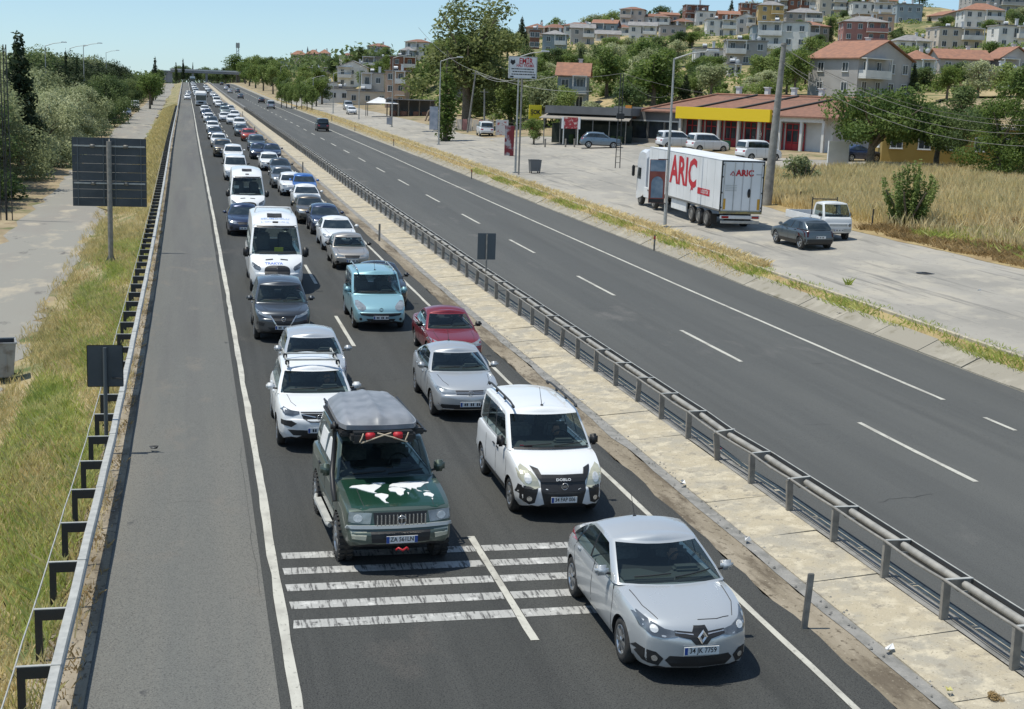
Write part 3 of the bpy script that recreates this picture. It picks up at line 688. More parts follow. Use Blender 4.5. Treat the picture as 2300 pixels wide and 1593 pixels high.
# ------------------------------------------------------------------ vehicles
def pchip(tab):
    x = np.array([a for a, b in tab], float); y = np.array([b for a, b in tab], float)
    h = np.diff(x); d = np.diff(y)/h; m = np.zeros(len(x)); m[0] = d[0]; m[-1] = d[-1]
    for i in range(1, len(x)-1):
        if d[i-1]*d[i] > 0: m[i] = 2*d[i-1]*d[i]/(d[i-1]+d[i])
    def f(t):
        t = min(max(t, x[0]), x[-1]); i = min(int(np.searchsorted(x, t, 'right'))-1, len(x)-2); i = max(i, 0)
        s = (t-x[i])/h[i]; a, b = y[i], y[i+1]
        return (2*s**3-3*s*s+1)*a+(s**3-2*s*s+s)*h[i]*m[i]+(-2*s**3+3*s*s)*b+(s**3-s*s)*h[i]*m[i+1]
    return f

def tub_mesh(S):
    L, W = S['L'], S['W']/2
    top, plan, bot = pchip(S['top']), pchip(S['plan']), pchip(S['bot'])
    drop = S.get('drop', .06); arcf, arcr = S.get('arcf', .2), S.get('arcr', .14); N = 46
    ts = [L*(.5-.5*math.cos(math.pi*i/N)) for i in range(N+1)]
    rows = []
    sq = S.get('square', 0)
    for t in ts:
        T, B, w = top(t), bot(t), W*plan(t); dr = drop*min(1, .4+t/.5)+S.get('drop_r', .05)*max(0, 1-(L-t)/.7)
        Sh = T-dr; H = Sh-B
        half = [(0, B), (.72, B), (.90, B+.02), (.965, B+.10*min(1, H/.3)), (.993, B+.3*H), (1, B+.55*H), (.99, B+.8*H), (.968+.02*sq, B+.95*H), (.925+.03*sq, Sh+.35*dr), (.78, Sh+.78*dr), (.5, Sh+.95*dr), (0, T)]
        pts = [(-x*w, z) for x, z in half[::1]] ; pts = pts[1:-1]
        ring = [(0, B)]+[(x*w, z) for x, z in half[1:-1]]+[(0, T)]+[(-x*w, z) for x, z in reversed(half[1:-1])]
        out = []
        for x, z in ring:
            q = (x/W)**2
            y = t-L/2+arcf*q*max(0, 1-t/1.1)**1.3-arcr*q*max(0, 1-(L-t)/.9)**1.3
            out.append((x, y, z))
        rows.append(out)
    def cap(r, sgn, bulge):
        zc = sum(p[2] for p in r)/len(r); yb = sum(p[1] for p in r)/len(r); res = []
        for s, o in ((.97, .2), (.88, .5), (.66, .8), (.35, .95), (.05, 1)):
            res.append([(p[0]*s, p[1]*1+sgn*bulge*o-(p[1]-yb)*0, zc+(p[2]-zc)*s) if False else (p[0]*s, (yb0(p, s))+sgn*bulge*o, zc+(p[2]-zc)*s) for p in r])
        return res
    def yb0(p, s):      # keep the plan arc of the nose while shrinking
        q = (p[0]/W)**2; q2 = (p[0]*s/W)**2
        a = arcf if p[1] < 0 else -arcr
        return p[1]-a*q+a*q2
    rows = list(reversed(cap(rows[0], -1, S.get('bulgef', .06))))+rows+cap(rows[-1], 1, S.get('bulger', .05))
    mb = MB(); n = len(rows[0]); mb.grid([list(reversed(r)) for r in rows], 0, True, True)
    mb.add(rows[0], [tuple(range(n))], 0, True); mb.add(rows[-1], [tuple(reversed(range(n)))], 0, True)
    bm = bmesh.new(); me = mb.mesh('tub', [m_black]); bm.from_mesh(me); bpy.data.meshes.remove(me)
    bmesh.ops.remove_doubles(bm, verts=bm.verts, dist=.0005); bmesh.ops.recalc_face_normals(bm, faces=bm.faces)
    # cabin floor (seen through the glass) and black sills
    G = S['gh']; y0, y1 = G['f0']-L/2+.12, G['r0']-L/2-.1
    for f in bm.faces:
        c = f.calc_center_median()
        if S.get('cabin', True) and f.normal.z > .6 and c.z > top(c.y+L/2)-.12 and y0 < c.y < y1 and abs(c.x) < W*.83: f.material_index = 2
        elif c.z < bot(c.y+L/2)+.06: f.material_index = 1
        elif S.get('cladding') and c.z < bot(c.y+L/2)+S['cladding'] and abs(c.x) > W*.9: f.material_index = 1
    me = bpy.data.meshes.new('body'); bm.to_mesh(me); bm.free()
    for m in (m_white, m_black, m_inter): me.materials.append(m)
    # wheel arches
    cm = bpy.data.objects.new('tmp', me); COL.objects.link(cm)
    cb = MB(); R = S['wr']+S.get('archgap', .055)
    for wy in S['wheels']:
        for sx in (-1, 1):
            prof = [(sx*(W-.30), 0.001), (sx*(W-.30), R), (sx*(W+.2), R), (sx*(W+.2), .001)]
            cb.lathe(prof, 28, 0, 'x', (0, wy-L/2, S['wr']-.02), smooth=False)
    cme = cb.mesh('cut', [m_black]); b2 = bmesh.new(); b2.from_mesh(cme); bmesh.ops.remove_doubles(b2, verts=b2.verts, dist=.004); bmesh.ops.recalc_face_normals(b2, faces=b2.faces); b2.to_mesh(cme); b2.free()
    co = bpy.data.objects.new('cut', cme); COL.objects.link(co)
    md = cm.modifiers.new('b', 'BOOLEAN'); md.operation = 'DIFFERENCE'; md.object = co; md.solver = 'EXACT'; md.material_mode = 'TRANSFER'
    dg = bpy.context.evaluated_depsgraph_get(); out = bpy.data.meshes.new_from_object(cm.evaluated_get(dg)); out.name = 'body'
    bpy.data.objects.remove(cm); bpy.data.objects.remove(co)
    for i, p in enumerate(out.polygons): p.use_smooth = True
    bmx = bmesh.new(); bmx.from_mesh(out)
    for e in bmx.edges:
        if len(e.link_faces) == 2 and e.calc_face_angle(0) > math.radians(40): e.smooth = False
    bmx.to_mesh(out); bmx.free()
    return out

def greenhouse(S):
    G = S['gh']; L = S['L']; W = S['W']/2; wb, wr = G.get('wb', .93)*W, G['wr']*W
    bf, br = G.get('bowf', .16), G.get('bowr', .1); H = S['H']; zf, zb = G['zf'], G['zr']
    f0, f1, r0, r1 = [G[k]-L/2 for k in ('f0', 'f1', 'r0', 'r1')]
    df, drr, side = G.get('df', .05), G.get('dr', .05), G.get('side', .09)
    dfl, drl = G.get('dfl', .25), G.get('drl', .3)
    lv = [0, .05, .3, .6, .86, .95, 1.0]; w0, w1 = G.get('glass_s', (1, 5))
    fx = [0, .3, .6, .84, .925]; wins = G['wins']
    gs = sorted(set([0.0, 1.0]+[a for w in wins for a in w]))
    mid = []; planf = pchip(S['plan'])
    for a, b in zip(gs[:-1], gs[1:]):
        mid.append(a); n = max(1, int((b-a)/.2))
        mid += [a+(b-a)*k/n for k in range(1, n)]
    gs = mid+[1.0]
    def ztop(g):
        return H-side-df*max(0, 1-g/dfl)**2-drr*max(0, (g-(1-drl))/drl)**2
    def halfring(s):
        yf = f0+(f1-f0)*s-G.get('cvf', .03)*math.sin(math.pi*s); yr = r0+(r1-r0)*s+G.get('cvr', .04)*math.sin(math.pi*s)
        w = wb+(wr-wb)*s**1.25; pts = []
        for x in fx: pts.append((x*w, yf+bf*x*x, 0.0, 'F', x))
        pts.append((.975*w, yf+bf+.0+.015, 0, 'P', 0)); 
        ya, yc = yf+bf+.085, yr-br-.085
        for g in gs: pts.append((w*(1-.012*math.sin(math.pi*g)*0), ya+(yc-ya)*g, g, 'S', g))
        pts.append((.975*w, yr-br-.015, 1, 'P', 0))
        for x in reversed(fx): pts.append((x*w, yr-br*x*x, 1, 'R', x))
        return pts, ya, yc
    rows = []; meta = None
    for s in lv:
        pts, ya, yc = halfring(s); r = []
        for x, y, g0, k, q in pts:
            x *= planf(y+L/2)*(1-G.get('pinch', .05)*float(ss((y-(r0-1.0))/1.0, 0, 1))*(1-s*.6))
            g = min(max((y-f0)/(r0-f0), 0), 1) if k == 'S' else (0 if k == 'F' or (k == 'P' and g0 == 0) else 1)
            gg = g0 if k == 'S' else g
            z0 = zf+(zb-zf)*g; zt = ztop(gg)
            r.append((x, y, z0+(zt-z0)*s))
        full = r+[(-p[0], p[1], p[2]) for p in reversed(r[1:-1])]
        rows.append(full); meta = pts
    kinds = [(p[3], p[4]) for p in meta]; kinds = kinds+list(reversed(kinds[1:-1]))
    n = len(rows[0]); top = rows[-1]; ym = (top[0][1]+top[len(meta)-1][1])/2
    crown = G.get('crown', .09)
    for q in (.06, .18, .4, .7, 1.0):
        rows.append([(p[0]*(1-q), ym+(p[1]-ym)*(1-.10*q), p[2]+(H-(H-side))*(1-(1-q)**2.4)*min(1, crown/side)) for p in top])
    side_m = MB(); parts = {'cabin': MB(), 'windshield': MB(), 'rear_window': MB(), 'side_window': {}}
    for i in range(len(rows)-1):
        for k in range(n):
            k2 = (k+1) % n; f = [rows[i][k], rows[i+1][k], rows[i+1][k2], rows[i][k2]]
            tgt, mi = parts['cabin'], 0
            a, b = kinds[k], kinds[k2]
            if i < len(lv)-1:
                if a[0] == b[0] == 'F' and w0 <= i < w1: tgt = parts['windshield']
                elif a[0] == b[0] == 'R' and 1 <= i < G.get('rs', 4) and G.get('rearglass', True): tgt = parts['rear_window']
                elif a[0] == b[0] == 'S':
                    m = (a[1]+b[1])/2; sgn = 1 if f[0][0] > 0 else -1
                    if 1 <= i < G.get('ws', 4):
                        hit = [j for j, (u, v) in enumerate(wins) if u < m < v]
                        if hit: tgt = parts['side_window'].setdefault((hit[0], sgn), MB())
                        elif m < .97 and m > wins[0][0] and m < wins[-1][1]: mi = 1
            tgt.add(f, [(0, 1, 2, 3)], mi, True)
    return parts, rows

def weld(me):
    bm = bmesh.new(); bm.from_mesh(me); bmesh.ops.remove_doubles(bm, verts=bm.verts, dist=.0008)
    bmesh.ops.dissolve_degenerate(bm, edges=bm.edges, dist=.0005); bm.to_mesh(me); bm.free(); return me

def patch_mesh(bvh, poly, view, off=.006, step=.07, mi=0, depth=.02, mb=None):
    """outline given in the plane seen from 'front' (x,z), 'rear' (x,z), 'left'/'right' (y,z) or 'top' (x,y), laid onto the body"""
    bm = bmesh.new(); vs = [bm.verts.new((p[0], p[1], 0)) for p in poly]; bm.faces.new(vs)
    xs = [p[0] for p in poly]; ys = [p[1] for p in poly]
    for ax, lo, hi in ((0, min(xs), max(xs)), (1, min(ys), max(ys))):
        c = lo+step
        while c < hi-1e-4:
            co = [0, 0, 0]; co[ax] = c; no = [0, 0, 0]; no[ax] = 1
            bmesh.ops.bisect_plane(bm, geom=bm.verts[:]+bm.edges[:]+bm.faces[:], plane_co=co, plane_no=no); c += step
    bmesh.ops.triangulate(bm, faces=[f for f in bm.faces if len(f.verts) > 4])
    O = {'front': lambda a, b: ((a, -9, b), (0, 1, 0)), 'rear': lambda a, b: ((a, 9, b), (0, -1, 0)), 'left': lambda a, b: ((-9, a, b), (1, 0, 0)), 'right': lambda a, b: ((9, a, b), (-1, 0, 0)), 'top': lambda a, b: ((a, b, 9), (0, 0, -1))}[view]
    bm.verts.ensure_lookup_table(); new = []
    for v in bm.verts:
        o, d = O(v.co.x, v.co.y); h = bvh.ray_cast(Vector(o), Vector(d))
        if h[0] is None:
            h = bvh.find_nearest(Vector(o)+Vector(d)*8)
        p, nn = h[0], h[1]
        dn = Vector(d)
        if nn.dot(dn) > 0: nn = -nn
        new.append((p+(nn*.5-dn*.5).normalized()*off, -dn))
    bound = [e for e in bm.edges if len(e.link_faces) == 1]
    vs = [tuple(p) for p, _ in new]; idx = {v: i for i, v in enumerate(bm.verts)}
    fs = [tuple(idx[v] for v in f.verts) for f in bm.faces]
    base = len(vs); bi = {}
    for e in bound:
        for v in e.verts:
            if v not in bi: bi[v] = base+len(bi); p, nn = new[idx[v]]; vs.append(tuple(p-nn*(off+depth)))
    for e in bound: fs.append((idx[e.verts[0]], idx[e.verts[1]], bi[e.verts[1]], bi[e.verts[0]]))
    mb = mb or MB(); mb.add(vs, fs, mi, False); bm.free(); return mb

def ribbon(pts, w):
    """outline of a thin line through 2-D points"""
    a, b = [], []
    for i, p in enumerate(pts):
        q = pts[min(i+1, len(pts)-1)]; r = pts[max(i-1, 0)]; d = Vector((q[0]-r[0], q[1]-r[1])).normalized(); n = (-d.y*w/2, d.x*w/2)
        a.append((p[0]+n[0], p[1]+n[1])); b.append((p[0]-n[0], p[1]-n[1]))
    return a+b[::-1]
def oval(cx, cz, rx, rz, n=16, p=2.0, rot=0):
    o = []
    for i in range(n):
        a = 2*math.pi*i/n; c, s = math.cos(a), math.sin(a); x = rx*abs(c)**(2/p)*(1 if c > 0 else -1); z = rz*abs(s)**(2/p)*(1 if s > 0 else -1)
        o.append((cx+x*math.cos(rot)-z*math.sin(rot), cz+x*math.sin(rot)+z*math.cos(rot)))
    return o
def mir(poly): return [(-x, z) for x, z in reversed(poly)]

WHEELS = {}
def wheel_mesh(r, style):
    k = (round(r, 3), style)
    if k in WHEELS: return WHEELS[k]
    w = .2 if style != 'offroad' else .26; t = MB()
    t.lathe([(-w/2+.02, r*.62), (-w/2, r*.72), (-w/2+.012, r*.93), (-w/2+.045, r), (w/2-.045, r), (w/2-.012, r*.93), (w/2, r*.72), (w/2-.02, r*.62)], 28)
    t.lathe([(w/2-.03, .0), (w/2-.03, r*.64)], 20); t.lathe([(-w/2+.03, .0), (-w/2+.03, r*.64)], 20)
    if style == 'offroad':
        for i in range(26):
            a = 2*math.pi*i/26; m = Matrix.Rotation(a, 4, 'X')
            for sx in (-1, 1): t.box(m @ Vector((sx*.075, 0, r)), (.1, .05, .035), mat4=m)
    rm = MB(); x0 = w/2-.012
    rm.lathe([(x0-.02, r*.66), (x0+.006, r*.66), (x0+.004, r*.60), (x0-.03, r*.57)], 28)
    ns = {'alloy5': 5, 'alloy7': 7, 'alloy10': 10, 'offroad': 6}.get(style, 0)
    if ns:
        for i in range(ns):
            a = 2*math.pi*i/ns; m = Matrix.Rotation(a, 4, 'X')
            rm.box(m @ Vector((x0-.012, 0, r*.36)), (.03, r*.62/ns*1.15+.012, r*.5), mat4=m)
        rm.lathe([(x0-.02, r*.17), (x0+.008, r*.15), (x0+.01, 0)], 14)
    else:
        rm.lathe([(x0-.02, r*.57), (x0-.01, r*.45), (x0+.012, r*.3), (x0+.0, r*.12), (x0+.0, 0)], 20)
    WHEELS[k] = (t.mesh('wheel', m_rubber), rm.mesh('rim', m_alloy if style != 'steel' else m_galvd)); return WHEELS[k]

PLATES = {}
def add_plate(parts, txt, y, z, rear=False, blue=False, w=.52, x=0.0):
    mb = MB(); s = 1 if rear else -1
    mb.box((x, y, z), (w, .014, .115), 0)
    if not blue: mb.box((x-w/2+.03 if not rear else x+w/2-.03, y+s*.002, z), (.045, .014, .1), 1)
    parts.append(('number_plate', mb.mesh('plate', [m_plate, m_plateblue]), None, {}))
    me = MB()
    if txt:
        vs, fs = text_mb(txt, .105, .0015); wd = max(v[0] for v in vs)-min(v[0] for v in vs); sx = .40/wd
        Mx = face_m((x+.02, y+s*.0095, z+.004), math.pi if rear else 0)
        me.add([tuple(Mx @ Vector((v[0]*sx, v[1], 0))) for v in vs], fs)
    else:
        for i in (-3, -2, 0, 1, 3, 4): me.box((x+.02+i*.052, y+s*.0085, z), (.034, .004, .068), 0)
    parts.append(('plate_text', me.mesh('plate_text', [m_ink]), 'number_plate', {}))

def car_type(S):
    """returns list of parts (name, mesh, parent part name or None, options)"""
    L, W = S['L'], S['W']/2; parts = []
    body = tub_mesh(S); gp, rows = greenhouse(S)
    parts.append(('body', body, None, {'paint': 0}))
    cab = weld(gp['cabin'].mesh('cabin', [m_white, m_black, m_inter])); parts.append(('cabin', cab, None, {'paint': 0 if S.get('roofpaint', True) else None}))
    gm = m_gl if S.get('clear', False) else m_gld
    parts.append(('windshield', weld(gp['windshield'].mesh('windshield', gm)), None, {}))
    if gp['rear_window'].v: parts.append(('rear_window', weld(gp['rear_window'].mesh('rear_window', S.get('sg', gm))), None, {}))
    for k, b in gp['side_window'].items(): parts.append(('side_window', weld(b.mesh('side_window', S.get('sg', gm))), None, {}))
    # one surface to lay trim on
    bm = bmesh.new(); bm.from_mesh(body); vs = [v.co.copy() for v in bm.verts]; fs = [[v.index for v in f.verts] for f in bm.faces]; bm.free()
    for b in [gp['cabin'], gp['windshield'], gp['rear_window']]+list(gp['side_window'].values()):
        o = len(vs); vs += [Vector(p) for p in b.v]; fs += [[o+i for i in f] for f in b.f]
    bvh = BVHTree.FromPolygons(vs, fs)
    S['bvh'] = bvh
    for (nm, poly, view, m, *o) in S.get('trim', []):
        o = o[0] if o else {}
        if view == 'front' and S.get('tz'): poly = [(a, b+S['tz']) for a, b in poly]
        for P in ([poly, mir(poly)] if o.get('mirror') else [poly]):
            parts.append((nm, patch_mesh(bvh, P, view, o.get('off', .008), o.get('step', .07), 0, o.get('depth', .02)).mesh(nm, m), o.get('parent'), {'paint': 0 if o.get('paint') else None}))
    # door gaps and handles
    if S.get('doors'):
        seams = MB()
        for side in ('left', 'right'):
            for ln in S['doors']: parts.append(('door_gap', patch_mesh(bvh, ribbon([(a-L/2, b) for a, b in ln], .012), side, .003, .12, 0, .004).mesh('door_gap', m_black), None, {}))
        for side, sx in (('left', -1), ('right', 1)):
            for (a, z) in S['handles']:
                h = bvh.ray_cast(Vector((sx*9, a-L/2, z)), Vector((-sx, 0, 0)))[0]
                if h:
                    hd = MB(); hd.bevbox((h.x+sx*.012, a-L/2, z), (.035, .17, .03), .01)
                    parts.append(('door_handle', hd.mesh('door_handle', m_white if not S.get('dark_handles') else m_black), None, {'paint': 0 if not S.get('dark_handles') else None}))
    if S.get('seams_top'):
        for ln in S['seams_top']:
            for q in (1, -1) if ln[0][0] else (1,): parts.append(('bonnet_gap', patch_mesh(bvh, ribbon([(q*a, b-L/2) for a, b in ln], .009), 'top', .005, .08, 0, .006).mesh('bonnet_gap', m_dark), None, {}))
    # mirrors
    G = S['gh']; my = G['f0']-L/2+G.get('bowf', .16)+S.get('mirror_y', .28); mz = G['zf']+S.get('mirror_z', .12); mw = S.get('mirror_w', .21)
    for sx in (-1, 1):
        mb = MB(); cx = sx*(W*.95+mw*.62)
        h = S.get('mirror_h', .15)
        mb.bevbox((cx, my, mz), (mw, .11, h), min(.045, h*.35), 0); mb.tube([(sx*W*.9, my+.03, mz-h*.45), (cx-sx*.03, my+.02, mz-h*.3)], .02, 6, 1)
        mb.box((cx, my+.056, mz), (mw*.85, .004, h*.8), 2)
        parts.append(('mirror', mb.mesh('mirror', [m_white, m_black, m_chrome]), None, {'paint': 0 if not S.get('dark_mirrors') else None, 'slot0': m_black if S.get('dark_mirrors') else None}))
    # wheels
    tm, rm = wheel_mesh(S['wr'], S.get('rim', 'alloy5'))
    for wy in S['wheels']:
        for sx in (-1, 1):
            parts.append(('wheel', tm, None, {'loc': (sx*(W-.125+S.get('wout', 0)), wy-L/2, S['wr']), 'rz': 0 if sx > 0 else math.pi}))
            parts.append(('rim', rm, 'wheel', {}))
    # cabin
    if S.get('clear', False):
        zb = G['zf']; y0 = G['f0']-L/2
        mb = MB(); mb.bevbox((0, y0+.42+.1, zb-.04), (W*1.62, .55, .14), .04, 0); mb.bevbox((W*.42, y0+.62, zb+.05), (.42, .2, .1), .04, 0)
        parts.append(('dashboard', mb.mesh('dashboard', [m_dash]), None, {}))
        mb = MB(); c = Vector((W*.42, y0+.86, zb+.03)); mt = Matrix.Translation(c) @ Matrix.Rotation(math.radians(65), 4, 'X'); R = .185
        pts = [tuple(mt @ Vector((R*math.cos(a), R*math.sin(a), 0))) for a in [2*math.pi*i/20 for i in range(21)]]
        mb.tube(pts, .016, 6); mb.tube([tuple(mt @ Vector((-R, 0, 0))), tuple(mt @ Vector((R, 0, 0)))], .02, 5); mb.tube([tuple(mt @ Vector((0, 0, 0))), tuple(mt @ Vector((0, -R, 0)))], .02, 5)
        parts.append(('steering_wheel', mb.mesh('steering_wheel', m_black), None, {}))
        for q, yy in [(1, 1.28), (-1, 1.28), (.95, 2.1), (-.95, 2.1)]:
            if yy+y0 > G['r0']-L/2-.4: continue
            mb = MB(); hgt = S['H']-zb-.16
            mb.bevbox((q*W*.42, y0+yy, zb+hgt*.2-.1), (.5, .16, hgt*.62+.2), .06); mb.bevbox((q*W*.42, y0+yy+.02, zb+hgt*.68), (.26, .1, .17), .045)
            parts.append(('seat', mb.mesh('seat', m_seat), None, {}))
        mb = MB(); mb.bevbox((0, (G['f1']-L/2)+.02, S['H']-side_drop(S)-.13), (.22, .03, .065), .01)
        parts.append(('inner_mirror', mb.mesh('inner_mirror', m_black), None, {}))
        # wipers
        for (xa, xb) in ((-.62*W, .0), (.05, .72*W)):
            mb = MB()
            pts = []
            for i in range(6):
                x = xa+(xb-xa)*i/5; z = zb+.06+(.035*i/5); h = bvh.ray_cast(Vector((x, -9, z+.02)), Vector((0, 1, 0)))
                if h[0]: pts.append((h[0].x, h[0].y-.02, h[0].z+.012))
            if len(pts) > 2: mb.tube(pts, .011, 5)
            if mb.v: parts.append(('wiper', mb.mesh('wiper', m_black), None, {}))
    if S.get('plate', True):
        py = S.get('plate_y', -L/2-.07); parts2 = []; add_plate(parts2, S.get('plate_txt'), py, S.get('plate_z', .42)); parts += parts2
    if S.get('rplate'):
        add_plate(parts, None, L/2+.06, S['rplate'], True)
    if S.get('sensor'):
        mb = MB(); a = S['sensor']; h = bvh.ray_cast(Vector((0, a-L/2, 9)), Vector((0, 0, -1)))[0]
        mb.tube([(0, h.y, h.z), (0, h.y+.25, h.z+.32)], [.008, .004], 5); mb.tube([(0, h.y, h.z-.01), (0, h.y, h.z+.025)], .03, 8)
        parts.append(('aerial', mb.mesh('aerial', m_black), None, {}))
    return parts
def side_drop(S): return S['gh'].get('side', .09)

def place(parts, name, label, X, Y, rz=0.0, pm=None, cat='car', group=None, z=None, extra=None, skip=(), sc=1.035):
    z = Z(X, Y)+.006 if z is None else z
    sl = (zr(Y+2)-zr(Y-2))/4.0
    r = empty(name, (X, Y, float(z)), 0, label, cat, group)
    r.rotation_euler = (math.atan(float(sl))*math.cos(rz), 0, rz); r.rotation_euler = Matrix.Rotation(math.atan(float(sl)), 3, 'X').to_4x4().to_3x3().to_euler() if abs(rz) < .01 else (Matrix.Rotation(math.atan(float(sl)), 3, 'X') @ Matrix.Rotation(rz, 3, 'Z')).to_euler()
    r.scale = (sc, sc, sc*1.045)
    last = {}
    for (nm, me, par, o) in parts+(extra or []):
        if nm in skip or (par in skip): continue
        ob = link(nm, me, last.get(par, r) if par else r)
        if 'loc' in o: ob.location = o['loc']
        if 'rz' in o: ob.rotation_euler = (0, 0, o['rz'])
        if not par: last[nm] = ob
        if o.get('slot0'): ob.material_slots[0].link = 'OBJECT'; ob.material_slots[0].material = o['slot0']
        if pm is not None and o.get('paint') is not None:
            s = ob.material_slots[o['paint']]; s.link = 'OBJECT'; s.material = pm
    return r
# ------------------------------------------------------------------ vehicle shapes
def base_sedan(**k):
    S = dict(L=4.55, W=1.79, H=1.46, wr=.315, wheels=(.88, 3.52), rim='alloy5',
        tz=.07,
        top=[(0,.66),(.06,.74),(.25,.84),(.75,.92),(1.25,.965),(1.6,.99),(3.4,1.01),(4.05,1.05),(4.38,1.01),(4.5,.9),(4.55,.74)],
        plan=[(0,.84),(.15,.90),(.5,.965),(1.1,1),(3.3,1),(4.1,.95),(4.55,.83)], bot=[(0,.27),(.3,.2),(4.1,.22),(4.55,.33)],
        gh=dict(f0=1.22, f1=2.02, r1=3.2, r0=4.0, zf=.95, zr=1.03, wr=.70, wins=[(.03,.46),(.5,.9)]),
        trim=[('headlight', [(.38,.60),(.58,.57),(.74,.60),(.83,.68),(.8,.75),(.66,.72),(.5,.67),(.38,.65)], 'front', m_lamp, dict(mirror=True)),
              ('grille', [(-.34,.645),(.34,.645),(.3,.54),(-.3,.54)], 'front', m_black),
              ('air_intake', [(-.5,.36),(.5,.36),(.42,.25),(-.42,.25)], 'front', m_black),
              ('fog_lamp', oval(.66,.36,.09,.06,10), 'front', m_black, dict(mirror=True)),
              ('tail_light', [(.45,.9),(.78,.93),(.8,.78),(.5,.74)], 'rear', m_red, dict(mirror=True))],
        doors=[[(1.42,.98),(1.3,.75),(1.36,.36)],[(2.32,.99),(2.3,.3)],[(3.2,1.0),(3.38,.8),(3.12,.42)]], handles=[(2.12,.86),(3.08,.88)],
        seams_top=[[(.66,1.15),(.6,.6),(.5,.32)]])
    S.update(k); return S
def base_hatch(**k):
    S = base_sedan(L=4.05, W=1.74, H=1.46, wheels=(.82, 3.36),
        top=[(0,.68),(.06,.77),(.22,.86),(.65,.93),(1.05,.975),(1.5,1.0),(3.3,1.02),(3.8,1.0),(3.98,.9),(4.05,.7)],
        plan=[(0,.83),(.15,.9),(.5,.965),(1.1,1),(3.0,1),(3.7,.95),(4.05,.85)], bot=[(0,.27),(.3,.2),(3.7,.22),(4.05,.33)],
        gh=dict(f0=1.06, f1=1.78, r1=3.45, r0=3.88, zf=.96, zr=1.02, wr=.74, wins=[(.03,.46),(.5,.82)]),
        doors=[[(1.25,.98),(1.15,.75),(1.2,.36)],[(2.18,.99),(2.16,.3)],[(2.95,1.0),(3.05,.8),(2.9,.42)]], handles=[(2.0,.86),(2.82,.88)], seams_top=[[(.62,1.0),(.58,.5),(.48,.3)]])
    S.update(k); return S
def base_suv(**k):
    S = base_sedan(L=4.45, W=1.85, H=1.63, wr=.345, wheels=(.9, 3.56), cladding=.14,
        tz=.06, top=[(0,.76),(.05,.88),(.2,.97),(.65,1.03),(1.12,1.075),(1.5,1.09),(3.6,1.1),(4.2,1.08),(4.38,.95),(4.45,.75)],
        plan=[(0,.85),(.15,.91),(.5,.97),(1.1,1),(3.5,1),(4.1,.96),(4.45,.87)], bot=[(0,.32),(.3,.25),(4.0,.27),(4.45,.36)],
        gh=dict(f0=1.1, f1=1.85, r1=3.8, r0=4.28, zf=1.06, zr=1.1, wr=.76, wins=[(.03,.42),(.45,.74),(.77,.93)]),
        trim=[('headlight', [(.42,.74),(.62,.70),(.78,.73),(.86,.80),(.8,.85),(.6,.81),(.42,.79)], 'front', m_lampd, dict(mirror=True)),
              ('grille', [(-.42,.79),(.42,.79),(.36,.60),(.2,.55),(-.2,.55),(-.36,.60)], 'front', m_black),
              ('air_intake', [(-.62,.44),(.62,.44),(.52,.33),(-.52,.33)], 'front', m_black),
              ('fog_lamp', oval(.7,.5,.09,.06,10), 'front', m_black, dict(mirror=True)),
              ('tail_light', [(.6,1.05),(.84,1.05),(.84,.85),(.6,.88)], 'rear', m_red, dict(mirror=True))],
        doors=[[(1.3,1.06),(1.2,.8),(1.25,.4)],[(2.26,1.08),(2.24,.34)],[(3.15,1.08),(3.3,.85),(3.05,.48)]], handles=[(2.08,.96),(3.0,.98)], plate_z=.5)
    S.update(k); return S
def base_mpv(**k):
    S = base_sedan(L=4.32, W=1.82, H=1.83, wr=.32, wheels=(.86, 3.58), square=1,
        tz=0, top=[(0,.66),(.06,.80),(.25,.95),(.6,1.06),(.95,1.13),(1.3,1.15),(3.6,1.15),(4.15,1.13),(4.28,1.0),(4.32,.8)],
        plan=[(0,.85),(.15,.92),(.5,.975),(1.0,1),(3.6,1),(4.1,.98),(4.32,.93)], bot=[(0,.28),(.3,.22),(4.0,.26),(4.32,.36)], arcr=.04,
        gh=dict(f0=.93, f1=1.72, r1=4.12, r0=4.26, zf=1.12, zr=1.14, wr=.83, wb=.955, wins=[(.03,.36),(.39,.66),(.69,.94)], bowr=.05, side=.1, df=.04, dr=.03),
        doors=[[(1.2,1.12),(1.12,.8),(1.18,.36)],[(2.1,1.13),(2.08,.3)],[(3.1,1.13),(3.05,.4)]], handles=[(1.95,.98),(2.3,.98)], plate_z=.46,
        seams_top=[])
    S.update(k); return S

def rail_part(S, x0, y0, y1, z, m, r=.018, feet=3, name='roof_rail'):
    out = []
    for s in (-1, 1):
        mb = MB(); pts = []
        for i in range(9):
            t = i/8; pts.append((s*x0, y0+(y1-y0)*t, z+.045*math.sin(min(1, min(t, 1-t)*6)*math.pi/2)))
        mb.tube(pts, r, 6)
        for i in range(feet):
            t = .04+.92*i/(feet-1); mb.bevbox((s*x0, y0+(y1-y0)*t, z), (.045, .1, .07), .012)
        out.append((name, mb.mesh(name, m), None, {}))
    return out
def ring_emblem(name, x, y, z, r, m, inner=None, tilt=0):
    mb = MB(); M4 = Matrix.Translation((x, y, z)) @ Matrix.Rotation(tilt, 4, 'X')
    pts = [tuple(M4 @ Vector((r*math.cos(a), 0, r*math.sin(a)))) for a in [2*math.pi*i/20 for i in range(21)]]
    mb.tube(pts, r*.13, 5)
    for ln in inner or []: mb.tube([tuple(M4 @ Vector((a*r, 0, b*r))) for a, b in ln], r*.10, 5)
    return (name, mb.mesh(name, m), None, {})

